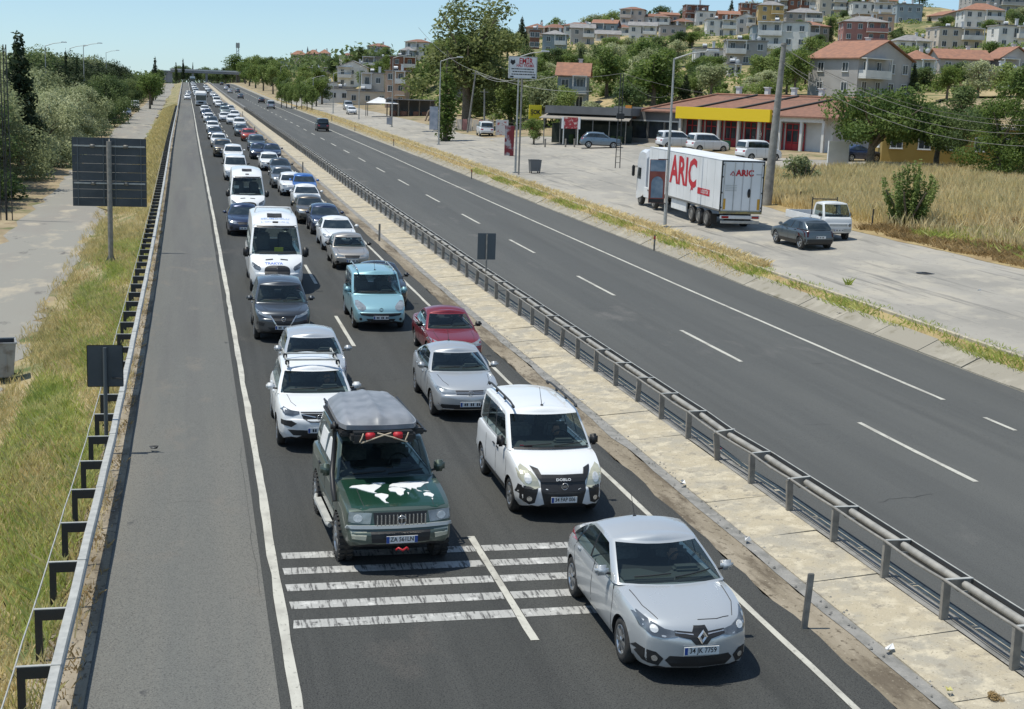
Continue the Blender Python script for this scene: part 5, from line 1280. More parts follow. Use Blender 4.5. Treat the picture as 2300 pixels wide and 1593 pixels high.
    # --- high roof minibuses
    TR = dict(L=5.9, W=2.05, H=2.76, wr=.34, wheels=(1.0, 4.6), rim='steel', square=1, drop=.07, arcf=.3, arcr=.03, bulgef=.09, clear=True, dark_mirrors=True, mirror_h=.36, mirror_w=.24, mirror_y=.02, mirror_z=.12, plate_z=.5, cladding=.18,
        top=[(0,.8),(.06,.95),(.25,1.1),(.55,1.24),(.9,1.36),(1.3,1.42),(5.2,1.42),(5.75,1.4),(5.86,1.3),(5.9,.9)], plan=[(0,.82),(.15,.9),(.5,.97),(1.0,1),(5.4,1),(5.8,.98),(5.9,.95)], bot=[(0,.34),(.3,.26),(5.4,.32),(5.9,.42)],
        gh=dict(f0=.84, f1=1.58, r1=5.72, r0=5.84, zf=1.32, zr=1.4, wr=.84, wb=.975, wins=[(.02,.16),(.2,.42),(.44,.66),(.68,.9)], bowr=.04, bowf=.16, side=.15, crown=.15, df=.30, dfl=.27, dr=.04, ws=3, rs=3),
        trim=[('headlight', [(.6,.93),(.66,.86),(.84,.92),(.93,1.03),(.92,1.14),(.8,1.08),(.64,1.01)], 'front', m_lampd, dict(mirror=True, step=.06)),
              ('grille', oval(0,.84,.48,.21,22,3.2), 'front', m_black, dict(step=.07)), ('fog_lamp', oval(.72,.5,.06,.055,10), 'front', m_black, dict(mirror=True)),
              ('vent_slot', [(.14,1.245),(.42,1.225),(.42,1.195),(.14,1.215)], 'front', m_black, dict(mirror=True)), ('air_intake', [(-.5,.45),(.5,.45),(.46,.36),(-.46,.36)], 'front', m_black),
              ('windscreen_frame', [(-.82,2.34),(.82,2.34),(.84,2.27),(-.84,2.27)], 'front', m_black, dict(off=.012)), ('roof_hatch', [(-.28,-.45),(.28,-.45),(.28,-.7),(-.28,-.7)][::-1], 'top', m_black, dict(off=.03))], doors=[[(1.1,1.36),(1.05,.9),(1.15,.4)],[(2.1,1.36),(2.1,.4)]], handles=[(1.95,1.15)], seams_top=[])
    tp = car_type(TR); tbvh = TR['bvh']
    def lay_text(txt, x, a, size, view, m, name, maxw, col=None):
        v, f = text_mb(txt, size, .002); w = max(q[0] for q in v)-min(q[0] for q in v); k = maxw/w; out = []
        for q in v:
            if view == 'top': o, d = Vector((x+q[0]*k, a+q[1], 9)), Vector((0, 0, -1))
            else: o, d = Vector((x+q[0]*k, -9, a+q[1])), Vector((0, 1, 0))
            h = tbvh.ray_cast(o, d)[0]; out.append(tuple(h-d*.012))
        b = MB(); b.add(out, f); return (name, b.mesh(name, m), 'cabin' if view == 'top' else 'body', {})
    m_btxt = mat('blue_lettering', (.12,.2,.55), .5); m_ltxt = mat('pale_blue_lettering', (.3,.42,.7), .5)
    sp = MB(); pts = [(-.74,.3,2.68)]+[(-.66+1.32*i/10, .3-.04*math.sin(math.pi*i/10), 2.88) for i in range(11)]+[(.74,.3,2.68)]; sp.tube(pts, .035, 7)
    near = tp+[lay_text('TRAKYA', -.12, 1.11, .09, 'front', m_btxt, 'lettering', .68), ('roof_spoiler', sp.mesh('roof_spoiler', m_white), None, {})]
    near += [lay_text('SELIMOGLU', .02, -.80, .15, 'top', m_ltxt, 'roof_lettering', 1.1), lay_text('L VERINEGUL', .02, -1.04, .15, 'top', m_ltxt, 'roof_lettering', 1.1)]
    yb = MB(); yb.box((.12,-1.62,1.5), (.34,.02,.15), rz=0); near.append(('yellow_card', yb.mesh('yellow_card', mat('yellow_card', (.75,.72,.05), .6)), 'dashboard', {}))
    put(near, 'minibus', 'high roofed white minibus with a yellow card behind its windscreen', 620, 580, 1.36, 5.9/2-.86, P['white'], 'minibus', 'white minibuses in the left lane', sc=1.07)
    wb_ = MB(); wb_.box((-.62,-1.62,1.78), (.28,.02,.16)); wb_.box((.0,-1.78,1.42), (.9,.2,.03))
    put(tp+[('white_papers', wb_.mesh('white_papers', m_white), 'dashboard', {})], 'minibus', 'high roofed white minibus with white papers behind its windscreen', 556, 443, 1.36, 5.9/2-.86, P['white'], 'minibus', 'white minibuses in the left lane')

    # --- the rest of the queue : types
    T_sed = car_type(base_sedan(rim='alloy5', plate=True)); T_hat = car_type(base_hatch(rim='steel')); T_suv = car_type(base_suv()); T_mpv = car_type(base_mpv(dark_mirrors=True))
    T_old = mcp
    T = dict(s=(T_sed, 4.55/2-1.22, .95, 'saloon'), h=(T_hat, 4.05/2-1.06, .96, 'hatchback'), u=(T_suv, 4.45/2-1.1, 1.05, 'crossover'), m=(T_mpv, 4.32/2-.93, 1.12, 'people carrier'), o=(T_old, 4.32/2-1.18, .86, 'older saloon'))
    Q = [('s',856,632,'black','black saloon mostly hidden behind the light blue van',(.05,0)), ('o',785,559,'beige','beige older saloon behind the black saloon in the right lane'), ('s',759,518,'white','white saloon just behind the beige saloon'),
         ('h',731,487,'navy','dark blue hatchback behind the white saloon, level with the near minibus'), ('h',697,465,'bronze','bronze grey hatchback beside the white minibus roof'), ('s',689,438,'white','white saloon with black mirror behind the bronze hatchback'),
         ('h',684,412,'blue','bright blue roofed car tucked between two white cars'), ('h',655,409,'white','white hatchback left of the bright blue roofed car'), ('s',635,394,'grey','grey saloon with bright headlights in the right lane'),
         ('s',630,374,'dgrey','dark saloon behind the grey saloon in the right lane'), ('h',605,359,'white','white hatchback ahead of the two dark saloons'), ('s',611,338,'navy','dark blue saloon hidden behind the white hatchback'),
         ('s',582,336,'navy','navy saloon in the middle of the right lane'), ('u',576,318,'slate','dark slate crossover behind the navy saloon'), ('h',558,300,'red','orange red car in the right lane, the only bright red one'),
         ('h',542,290,'slate','grey blue hatchback behind the orange red car'), ('u',538,275,'white','small white car behind the grey blue hatchback'), ('h',521,266,'white','white hatchback leading the left column of the far right lane queue'),
         ('s',527,256,'white','distant white saloon beside the median in the far queue'), ('h',504,260,'white','distant white hatchback beside the lane dash'), ('u',505,247,'greygreen','distant grey green car in the right lane queue'), ('s',517,243,'silver','distant silver saloon next to the median'),
         ('s',504,238,'slate','distant slate car in the right lane queue'), ('h',492,232,'white','distant white car behind the coach'), ('m',487,225,'white','distant white van behind the right lane queue'), ('s',484,217,'silver','faraway silver car beside the coach'),
         ('h',478,211,'white','faraway white car past the coach'), ('s',471,204,'slate','faraway grey car near the end of the queue'), ('h',466,199,'white','white car at the far end of the right lane'), ('s',462,194,'silver','silver car where the right lane meets the horizon')]
    for q in Q:
        k, px, py, col, lab = q[:5]; tw = q[5] if len(q) > 5 else (0, 0); pr, fr, h, nm = T[k]
        put(pr, nm.split()[-1]+'_car' if nm != 'people carrier' else 'people_carrier', lab, px, py, h, fr, P[col], tweak=tw, skip=() if py > 300 else ('rim', 'door_gap', 'door_handle', 'bonnet_gap', 'plate_text', 'fog_lamp', 'wiper'))
    Q = [('s',547,487,'navy','navy saloon squeezed between the two white minibuses'), ('m',529,374,'white','white people carrier directly behind the farther minibus'), ('u',524,343,'white','white crossover with roof rails in the left lane'), ('u',500,329,'bronze','shiny bronze crossover left of the white crossover'),
         ('h',491,312,'white','white hatchback behind the bronze crossover'), ('s',483,296,'dgrey','dark grey saloon behind the white hatchback in the left lane'), ('h',478,282,'white','white hatchback in the left lane halfway to the coach'), ('s',476,271,'slate','slate saloon in the left lane halfway to the coach'),
         ('h',469,262,'white','white car three cars in front of the coach'), ('s',464,253,'navy','dark car two cars in front of the coach'), ('h',460,244,'white','white car just in front of the coach')]
    for q in Q:
        k, px, py, col, lab = q; pr, fr, h, nm = T[k]
        put(pr, nm.split()[-1]+'_car' if nm != 'people carrier' else 'people_carrier', lab, px, py, h, fr, P[col], skip=() if py > 300 else ('rim', 'door_gap', 'door_handle', 'bonnet_gap', 'plate_text', 'fog_lamp', 'wiper'))
    sk = ('rim', 'door_gap', 'door_handle', 'bonnet_gap', 'plate_text', 'fog_lamp', 'wiper')
    for i, (y, col, k) in enumerate([(392,'white','h'),(402,'silver','s'),(428,'white','h'),(440,'slate','u'),(455,'white','s'),(470,'silver','m'),(486,'white','h'),(505,'dgrey','s'),(522,'white','u'),(545,'silver','s'),(570,'white','m'),(600,'slate','s'),(640,'white','h'),(680,'silver','s'),(720,'white','u')]):
        place(T[k][0], T[k][3].split()[-1]+'_car' if k != 'm' else 'people_carrier', 'tiny %s car, %s in the left lane beyond the coach' % ('white' if col == 'white' else 'grey', ordw(i)), 3.2+float(sh(y)), y, 0, P[col], 'car', 'cars beyond the coach', skip=sk)
    for (px, py, col, k, lab) in [(421, 225, 'white', 's', 'white car driving on the hard shoulder left of the coach'), (423, 216, 'silver', 'h', 'pale car farther along the hard shoulder')]:
        X, Y = at(px, py); place(T[k][0], 'shoulder_car', lab, X, Y+2.2, 0, P[col], 'car', 'cars on the hard shoulder', skip=sk)
    # far carriageway, seen from behind
    m_car = T['m'][0]
    X, Y = at(726, 296); place(m_car, 'black_van', 'black van seen from behind in the far carriageway', X, Y+2.2, math.pi, P['black'], 'van', 'vehicles driving away on the far carriageway')
    X, Y = at(609, 245); place(m_car, 'silver_van', 'silver van on the far carriageway beyond the black van', X, Y+2.2, math.pi, P['silver'], 'van', 'vehicles driving away on the far carriageway')
    for (px, py, col, k, lab) in [(588, 232, 'black', 's', 'dark low car beside the silver van on the far carriageway'), (541, 222, 'slate', 's', 'dark grey car on the far carriageway before the bridge'), (517, 210, 'silver', 'h', 'pale blue car, nearest of the pair side by side on the far carriageway'), (534, 209, 'slate', 'h', 'grey car on the right of the far carriageway pair'),
                                  (508, 203, 'silver', 's', 'small silver car farther up the far carriageway'), (512, 198, 'black', 'u', 'small black car up the far carriageway'), (498, 192, 'black', 's', 'tiny dark car near the bridge on the far carriageway'), (497, 186, 'black', 'h', 'tiny dark car under the bridge')]:
        X, Y = at(px, py); place(T[k][0], 'distant_car', lab, X, Y+2.2, math.pi, P[col], 'car', 'vehicles driving away on the far carriageway', skip=sk)
    # service road and forecourt
    X, Y = at(1830, 563); TP = car_type(base_hatch(L=3.96, W=1.7, H=1.44, arcr=.06, arcf=.08, rplate=.62, rim='alloy5', dark_mirrors=True, dark_handles=True, cladding=.16,
        tz=0, top=[(0,.6),(.05,.68),(.2,.78),(.75,.88),(1.05,.93),(1.5,.95),(3.4,.97),(3.85,.96),(3.93,.88),(3.96,.7)], gh=dict(f0=1.02, f1=1.68, r1=3.45, r0=3.9, zf=.92, zr=.96, wr=.76, wins=[(.03,.42),(.46,.74),(.77,.92)]),
        trim=[('tail_light', [(.6,.95),(.84,.95),(.84,.62),(.66,.62)], 'rear', mat('dark_tail_light', (.06,.008,.008), .2), dict(mirror=True, step=.06)), ('rear_bumper', [(-.84,.52),(.84,.52),(.84,.3),(-.84,.3)], 'rear', m_black, dict(off=.02)), ('headlight', [(.45,.62),(.8,.62),(.8,.74),(.45,.74)], 'front', m_lamp, dict(mirror=True))]))
    place(TP, 'hatchback_car', 'dark grey older hatchback driving away on the service road beside the white pickup', X+.1, Y+2.0, math.pi+math.radians(4), P['slate'], 'car')
    X, Y = at(1350, 333); place(qq if False else T_suv, 'parked_suv', 'grey blue car parked side-on in front of the dark restaurant', X, Y+.3, math.radians(78), P['lblue'], 'car')
    X, Y = at(1566, 338); place(T_mpv, 'parked_van', 'white people carrier parked side-on behind the trailer, farther of the pair', X-1.2, Y+3.2, math.radians(96), P['white'], 'van')
    X, Y = at(1590, 342); place(doblo and T_mpv, 'parked_van', 'white people carrier with large side windows parked behind the trailer roof', X+.2, Y+.6, math.radians(98), P['white'], 'van')
    X, Y = at(1712, 362); place(T_mpv, 'parked_van', 'white delivery van parked between the trailer and the small flowering bush', X, Y+.9, math.radians(102), P['white'], 'van', skip=())
    X, Y = at(1096, 307); place(T_mpv, 'parked_van', 'white van seen from behind parked by the fence under the tall broad tree', X, Y+2.2, math.radians(176), P['white'], 'van')
    X, Y = at(1995, 372); place(T_sed, 'parked_car', 'dark blue car in the shade under the wide spreading tree', X, Y+6, math.radians(95), P['navy'], 'car')
    X, Y = at(792, 258); place(T_hat, 'parked_car', 'white car on the service road far beyond the lamps', X, Y+2, 0, P['white'], 'car')
    X, Y = at(784, 248); place(T_mpv, 'parked_van', 'pale van behind the white car on the distant service road', X, Y+2, 0, P['silver'], 'van')
    for (px, py, rz, col, lab) in [(283, 262, 0, 'grey', 'grey car parked in tree shade on the left service road'), (303, 246, 0, 'white', 'pale van parked behind the grey car on the left service road')]:
        X, Y = at(px, py); place(T_mpv if col == 'white' else T_hat, 'parked_car', lab, X, Y+2, rz, P[col], 'car', skip=sk)
    return P
# ------------------------------------------------------------------ guardrails, posts, signs, lamps
def build_rails():
    # left guardrail : flat topped beam, outrigger brackets to posts on the grass side, slack wire
    root = empty('guardrail', (-1.9, 20, 0), 0, 'light steel guardrail with bracket arms along the left hard shoulder', 'guardrail'); root.location = (0, 0, 0)
    ys = list(np.arange(13.5, 300, 4.2))
    def zz(y, u): return float(zr(y))
    for i, y in enumerate(ys):                     # rail segments
        y1 = y+4.2; n = 3; rows = []
        for k in range(n+1):
            yy = y+(y1-y-.0)*k/n; z = zz(yy, 0); x = float(sh(yy)); w = .005*math.sin(yy*1.3)
            prof = [(-1.84, .50), (-1.78, .50), (-1.74, .56), (-1.78, .62), (-1.74, .68), (-1.72, .765), (-1.74, .80), (-1.86, .80), (-1.87, .765)]
            rows.append([(x+a+w, yy, z+b) for a, b in prof])
        mb = MB(); mb.grid(rows, 0, False, True)
        mb.box((float(sh(y))-1.8, y+.03, zz(y, 0)+.806), (.13, .10, .012))
        mb.obj('rail', m_galv, root)
    pm = MB(); pm.box((0, 0, .33), (.10, .012, .72)); pm.box((-.045, .03, .33), (.012, .06, .72)); pm.box((.045, .03, .33), (.012, .06, .72)); pme = pm.mesh('post', m_dark)
    bm_ = MB(); bm_.box((.26, 0, .70), (.52, .012, .17), 1); bm_.box((.24, .02, .787), (.50, .055, .012), 0); bme = bm_.mesh('bracket', [m_galv, m_dark])
    y = 13.6; ends = []
    while y < 300:
        x = float(sh(y))-2.3; z = float(zr(y))
        p = link('post', pme, root, (x+.05, y, z-.03)); b = link('bracket', bme, p, (-.05, 0, .02)); ends.append((x-.03, y, z+.74)); y += 2.07
    wire = MB(); pts = []
    for a, b in zip(ends[:60], ends[1:61]):
        pts.append(a); pts.append(((a[0]+b[0])/2-.02, (a[1]+b[1])/2, (a[2]+b[2])/2-.05-.02*math.sin(a[1])))
    wire.tube(pts, .012, 5); wire.obj('slack_wire', m_galv, root)
    mb = MB(); ysf = [300]+[q for q in YS if 300 < q < 1100]; rows = []
    for yy in ysf:
        x, z = float(sh(yy)), float(zr(yy)); rows.append([(x-1.84, yy, z+.3), (x-1.72, yy, z+.3), (x-1.72, yy, z+.8), (x-1.87, yy, z+.8)])
    mb.grid(rows, 0, False, True); mb.obj('distant_rail', m_galv, root, kind='stuff')

    # median barrier : posts, wedge spacers, thin front tube, thick pipe and far beam
    root = empty('median_barrier', (0, 0, 0), 0, 'dull steel double rail barrier on posts along the central reservation', 'guardrail')
    rg = random.Random(9)
    m_galvd2 = mat('pipe_steel', (.27,.26,.235), .6, .15, c2=(.38,.36,.32), scale=4)
    pm = MB(); pm.box((0, 0, .37), (.13, .014, .78)); pm.box((-.06, .035, .37), (.014, .07, .78)); pm.box((.06, .035, .37), (.014, .07, .78)); pme = pm.mesh('post', m_galvp)
    sm = MB(); sm.add([(-.04, 0, .78), (.44, 0, .78), (.40, 0, .58), (.20, 0, .55), (-.04, 0, .76)], [(0, 1, 2, 3, 4)], 1); sm.add([(-.04, -.03, .785), (.46, -.03, .785), (.46, .03, .785), (-.04, .03, .785)], [(0, 1, 2, 3)], 0)
    sm.box((.2, 0, .78), (.5, .07, .012), 0); sm.box((.33, .0, .545), (.14, .07, .012), 0); sme = sm.mesh('spacer', [m_galv, m_galvp])
    ys = list(np.arange(13.0, 302, 2.03)); off = {}
    for y in ys: off[y] = rg.gauss(0, .008)+(.10 if 28.5 < y < 30.6 else 0)
    for y in ys:
        x, z = float(sh(y))+12.05, float(zr(y))+.1
        p = link('post', pme, root, (x, y, z-.05)); p.rotation_euler = (rg.gauss(0, .02), rg.gauss(0, .03)+(-.16 if off[y] > .08 else 0), rg.gauss(0, .05))
        link('spacer', sme, p, (0, 0, .02))
    def seg(name, u, h, r, m, ya, yb, flat=None, dip=0):
        mb = MB(); n = 4; pts = []
        for k in range(n+1):
            yy = ya+(yb-ya)*k/n; o = np.interp(yy, ys, [off[q] for q in ys]); d = dip*math.sin(math.pi*k/n)
            pts.append((float(sh(yy))+u-o*.8, yy, float(zr(yy))+h+.08-d))
        if flat is None: mb.tube(pts, r, 7)
        else:
            rows = [[(p[0]+a, p[1], p[2]+b) for a, b in flat] for p in pts]; mb.grid(rows, 0, False, True)
        mb.obj(name, m, root)
    for i, (a, b) in enumerate(zip(ys[:-1], ys[1:])):
        if a > 150: break
        seg('front_tube', 12.0, .755, .026, m_galvp, a, b, dip=.012 if i % 3 else .03)
        seg('pipe', 12.33, .69, .068, m_galvd2, a+.07, b-.07)
    yy = 13.0
    while yy < 300:
        seg('beam_edge', 12.52, .755, .012, m_galv, yy, min(yy+4.06, 301)); seg('far_beam', 12.5, .62, 0, m_dark, yy, min(yy+4.06, 301), flat=[(0, -.16), (.05, -.12), (.02, -.02), (.06, .05), (.04, .12), (.015, .125), (0, .06), (.02, -.02), (0, -.1)]); yy += 4.06  # shadow side painted into the beam's dark colour, light top edge as a strip
    for (u, h, r, nm) in ((12.0, .755, .03, 'front_tube'), (12.33, .69, .07, 'pipe')):
        mb = MB(); mb.tube([(float(sh(q))+u, q, float(zr(q))+h+.08) for q in np.arange(151, 301, 4)], r, 6); mb.obj(nm, m_galvp, root)
    mb = MB(); rows = []
    for q in [301]+[q for q in YS if 301 < q < 1150]:
        x, z = float(sh(q)), float(zr(q)); rows.append([(x+12.0, q, z+.1), (x+12.5, q, z+.1), (x+12.55, q, z+.8), (x+12.0, q, z+.8)])
    mb.grid(rows, 0, False, True); mb.obj('distant_rail', m_galvd, root, kind='stuff')
    # thin cable lying along the slabs
    mb = MB(); mb.tube([(12.13+.015*math.sin(q*1.7)+float(sh(q)), q, float(zr(q))+.2) for q in np.arange(13, 70, .8)], .009, 4)
    tag(mb.obj('ground_cable', m_dark), 'thin dark cable running along the foot of the median posts', 'cable')

def marker_posts():
    w = MB(); w.bevbox((0, 0, .46), (.11, .05, .98), .012); wm = w.mesh('marker_post', m_galvp)
    lst = [(1806, 1412, 'nearest'), (852, 542, 'second'), (680, 388, 'third'), (611, 340, 'fourth'), (572, 300, 'fifth'), (545, 262, 'sixth')]
    for px, py, n in lst:
        X, Y = at(px, py); o = link('marker_post', wm, None, (X, Y, Z(X, Y)))
        if n == 'nearest': o.rotation_euler = (0, math.radians(3), 0)
        tag(o, 'grey marker post in the dirt gutter beside the median, %s from the camera' % n, 'post', 'marker posts in the median gutter')
    m2 = MB(); m2.bevbox((0, 0, .42), (.09, .05, .9), .01, 0); m2.box((0, 0, .72), (.094, .054, .16), 1); mm = m2.mesh('marker_post', [m_galvd, m_redp])
    for i, (px, py) in enumerate([(1469, 563), (1059, 402), (884, 328), (797, 295), (745, 272)]):
        X, Y = at(px, py); tag(link('marker_post', mm, None, (X, Y, Z(X, Y))), 'slim dark marker post on the right verge, %s from the camera' % ['nearest', 'second', 'third', 'fourth', 'fifth'][i], 'post', 'marker posts on the right verge')

def lamp(name, X, Y, h, arm, label, group, double=False, sgn=1, z=None, m=None):
    z = Z(X, Y) if z is None else z; m = m or m_galv
    r = empty(name, (X, Y, z), 0, label, 'street lamp', group)
    b = MB(); b.tube([(0, 0, -.1), (0, 0, h*.5), (0, 0, h)], [.11, .08, .05], 10); b.box((0, 0, .04), (.4, .4, .08)); b.obj('pole', m, r)
    a = MB(); a.tube([(0, 0, h-.05), (sgn*arm*.5, -.1, h+.12+.1*arm), (sgn*arm, -.15, h+.15+.16*arm)], [.05, .04, .035], 7); a.obj('arm', m, r)
    hd = MB(); hd.bevbox((sgn*(arm+.3), -.15, h+.2+.17*arm), (.75, .26, .13), .04); hd.obj('lamp_head', m_white, r)
    return r
def wires(name, label, pts_list, r=.02, sag=.6, m=None, parent=None):
    root = empty(name, pts_list[0][0], 0, label, 'cable'); root.location = (0, 0, 0)
    for a, b in pts_list:
        mb = MB(); pts = []
        for i in range(13):
            t = i/12; pts.append(tuple(a[k]+(b[k]-a[k])*t-(sag*4*t*(1-t) if k == 2 else 0) for k in range(3)))
        mb.tube(pts, r, 4); mb.obj('wire', m or m_galvd, root)
def top_h(X, Y, py, px=None):
    """height above ground at X,Y whose image row is py"""
    z0 = Z(X, Y); lo, hi = 0, 40
    for _ in range(40):
        m = (lo+hi)/2
        if proj(X, Y, z0+m)[1] > py: lo = m
        else: hi = m
    return lo
def vbox_sign(name, label, cat, X, Y, w, h, zbot, face, m_face, frame=None, poles=(0,), pr=.06, thick=.08, rz=0, group=None):
    z = Z(X, Y); r = empty(name, (X, Y, z), rz, label, cat, group)
    b = MB(); b.bevbox((0, 0, zbot+h/2), (w, thick, h), .015); b.obj('panel', m_face, r)
    for p in poles: q = MB(); q.tube([(p, thick/2+pr, -.1), (p, thick/2+pr, zbot+h*.95)], pr, 8); q.obj('pole', frame or m_galv, r)
    return r

def build_furniture():
    m_signback = mat('sign_back', (.045,.055,.064), .55, .15, c2=(.07,.08,.088), scale=1.2); m_signb2 = mat('sign_back_grey', (.10,.115,.125), .5, .35)
    # big two-leaf sign seen from behind
    X, Y = at(250, 590); h = top_h(X, Y, 310); hb = top_h(X, Y, 464); w = 155/3050*Y*1.0; z = Z(X, Y)
    r = empty('road_sign', (X, Y, z), 0, 'large dark road sign seen from behind on a single post in the left verge', 'road sign')
    for s in (-1, 1):
        b = MB(); n = 8; ph = (h-hb)/n
        for k in range(n): b = MB(); b.bevbox((s*w/4, -.02, hb+ph*(k+.5)), (w/2-.05, .035, ph-.009), .004); b.obj('sign_plank', m_signback, r)
        for x in (.08, .42): v = MB(); v.box((s*w*x, -.06, (h+hb)/2), (.05, .04, h-hb-.1)); v.obj('stiffener', m_signb2, r)
    for t in (.12, .66):
        c = MB(); c.box((0, -.10, h-(h-hb)*t), (w*.95, .06, .07)); c.obj('cross_bar', m_galv, r)
        for x in (-.22, .22): c = MB(); c.bevbox((w*x, -.15, h-(h-hb)*t), (.22, .08, .16), .02); c.obj('clamp', m_galvd, r)
    c = MB(); c.tube([(0, -.25, -.2), (0, -.25, h-.15)], .12, 12); c.obj('post', m_galvp, r)
    for s in (-1, 1): c = MB(); c.tube([(s*.3, -.25, -.1), (0, -.25, .55)], .04, 6); c.obj('strut', m_galvd, r)
    # small sign behind the rail
    X, Y = at(240, 1020); h = top_h(X, Y, 775); hb = top_h(X, Y, 869); w = 77/3050*Y
    r = vbox_sign('road_sign', 'square dark sign seen from behind right beside the left guardrail', 'road sign', X, Y, w, h-hb, hb, None, m_signback, m_galvp, (), .04, .03)
    q = MB(); q.tube([(.0, -.07, -.1), (.0, -.07, h-.05)], .045, 8); q.obj('pole', m_signb2, r); q = MB(); q.tube([(.14, -.05, hb+.22), (w/2-.02, -.05, hb+.2)], .012, 5); q.obj('clip', m_dark, r)
    # median double sign
    Y = 57.0; X = 12.3+float(sh(Y)); h = top_h(X, Y, 524); hb = top_h(X, Y, 583); w = 43/3050*Y
    r = empty('road_sign', (X, Y, Z(X, Y)), 0, 'small grey two-leaf sign seen from behind standing in the median barrier', 'road sign')
    for s in (-1, 1): b = MB(); b.bevbox((s*w/4, -.03, (h+hb)/2), (w/2-.012, .03, h-hb), .008); b.obj('sign_leaf', m_signb2, r)
    q = MB(); q.tube([(0, -.08, 0), (0, -.08, h-.05)], .035, 8); q.obj('pole', m_galvp, r)

    # street lamps on the right
    info = [(1493, 510, 131, 'nearest street lamp, standing in front of the white trailer', 1), (1157, 388, 127, 'street lamp behind the white carpet cleaning sign board', 1), (985, 325, 137, 'street lamp beside the ivy covered trunk', 1),
            (880, 285, 130, 'fourth street lamp of the right verge, beside a hanging grey banner', 1), (806, 268, 150, 'fifth street lamp of the right verge', 1), (748, 255, 165, 'sixth street lamp of the right verge', 1), (703, 240, 175, 'seventh street lamp of the right verge near the pruned trees', 1), (630, 205, 150, 'farthest street lamp of the right verge', 1)]
    LP = []
    for px, py, ty, lab, s in info:
        X, Y = at(px, py); h = top_h(X, Y, ty); LP.append((X, Y, h)); lamp('street_lamp', X, Y, h, 2.0, lab, 'street lamps on the right verge')
    # lamps behind the left trees
    for i, (px, py, D, n) in enumerate([(101, 96, 200, 'nearest'), (157, 103, 245, 'middle'), (187, 98, 225, 'tallest'), (238, 114, 320, 'farthest')]):
        X, Y, zt = deep(px, py, D); g = Z(X, Y); lamp('street_lamp', X, Y, zt-g-.4, 2.2, '%s of the lamps rising above the trees on the left' % n, 'lamps above the left trees')
    # utility poles
    X, Y = at(1722, 462); h = top_h(X, Y, 97); zc = Z(X, Y)
    r = empty('concrete_pole', (X, Y, zc), 0, 'thick tapered concrete power pole at the tail of the white trailer', 'power pole'); r.rotation_euler = (0, math.radians(2.3), 0)
    m_conc = mat('pole_concrete', (.2,.19,.17), .85, c2=(.3,.285,.25), scale=3, bump=.3)
    b = MB(); b.tube([(0, 0, -.2), (0, 0, h*.5), (0, 0, h)], [.33, .25, .165], 14); b.obj('shaft', m_conc, r); b = MB(); b.tube([(0, 0, h*.99), (0, 0, h+.03)], .2, 12); b.obj('cap', m_conc, r)
    pt = (X+.36, Y, zc+h-.2)
    far = [deep(2120, 265, 62), deep(2330, 262, 70), deep(2330, 235, 66), deep(2330, 270, 58)]
    wires('power_lines', 'slack power lines running right from the thick concrete pole', [((pt[0], pt[1], pt[2]), deep(2330, 283, 70)), ((pt[0], pt[1], pt[2]-.9), deep(2330, 300, 72)), ((pt[0], pt[1], pt[2]-.15), deep(2330, 270, 90)), ((pt[0], pt[1], pt[2]-1.0), deep(2330, 330, 60))], .014, 1.3)
    # lattice pole in the car park
    X, Y = at(1387, 378); h = top_h(X, Y, 165); r = empty('lattice_pole', (X, Y, Z(X, Y)), 0, 'dark rusty lattice power pole in the middle of the forecourt', 'power pole')
    for s in (-1, 1): b = MB(); b.tube([(s*.22, 0, -.1), (s*.12, 0, h)], .045, 5); b.obj('leg', m_dark, r)
    for k in range(14): b = MB(); t = k/13; b.tube([(-.21+.09*t, 0, .5+t*(h-1)), (.21-.09*t, 0, .5+t*(h-1))], .02, 4); b.obj('rung', m_dark, r)
    for zz_ in (h*.55,): b = MB(); b.bevbox((0, -.1, zz_), (.7, .25, .5), .03); b.obj('junction_box', m_dark, r)
    tp_ = (X, Y, Z(X, Y)+h)
    wires('overhead_lines', 'slack overhead lines running from the lattice pole towards the hill', [(tp_, deep(1860, 222, 120)), (tp_, deep(1120, 150, 190)), (tp_, deep(1500, 215, 140))], .016, .9)
    # left lattice power pole
    for px in (8, 22):
        X, Y = at(px, 495); h = top_h(X, Y, 100); r = empty('lattice_pole', (X, Y, Z(X, Y)), 0, 'dark lattice power pole at the left edge of the view, %s' % ('outer one' if px == 8 else 'inner one'), 'power pole', 'lattice poles at the left edge')
        for s in (-1, 1): b = MB(); b.tube([(s*.16, 0, -.1), (s*.08, 0, h)], .035, 5); b.obj('leg', m_dark, r)
        for k in range(16): b = MB(); t = k/15; sg = 1 if k % 2 else -1; b.tube([(-sg*(.15-.07*t), 0, .4+t*(h-1)), (sg*(.15-.07*t), 0, .9+t*(h-1))], .016, 4); b.obj('brace', m_dark, r)
    # wooden leaning poles by the big tree
    for (px, py, qx, qy, D) in [(1051, 262, 1069, 158, 172), (1089, 245, 1088, 200, 180)]:
        a = deep(px, py, D); c = deep(qx, qy, D); r = empty('wooden_pole', (a[0], a[1], a[2]-2), 0, 'leaning grey wooden pole under the tall broad tree, %s' % ('taller one' if D == 172 else 'shorter one'), 'power pole', 'leaning wooden poles')
        b = MB(); b.tube([(0, 0, 0), (c[0]-a[0], c[1]-a[1], c[2]-a[2]+2)], [.13, .09], 8); b.obj('shaft', m_galvp, r)
        b = MB(); b.box((c[0]-a[0], 0, c[2]-a[2]+1.6), (1.1, .08, .08)); b.obj('crossarm', m_galvp, r)
    a = deep(1069, 160, 172); wires('service_wires', 'two sagging wires under the tall broad tree beside the white sign board', [(a, deep(1165, 175, 150)), ((a[0], a[1], a[2]-.3), deep(1250, 170, 165)), (a, deep(940, 62, 175)), (a, deep(1330, 205, 160))], .02, .8, m_galv)

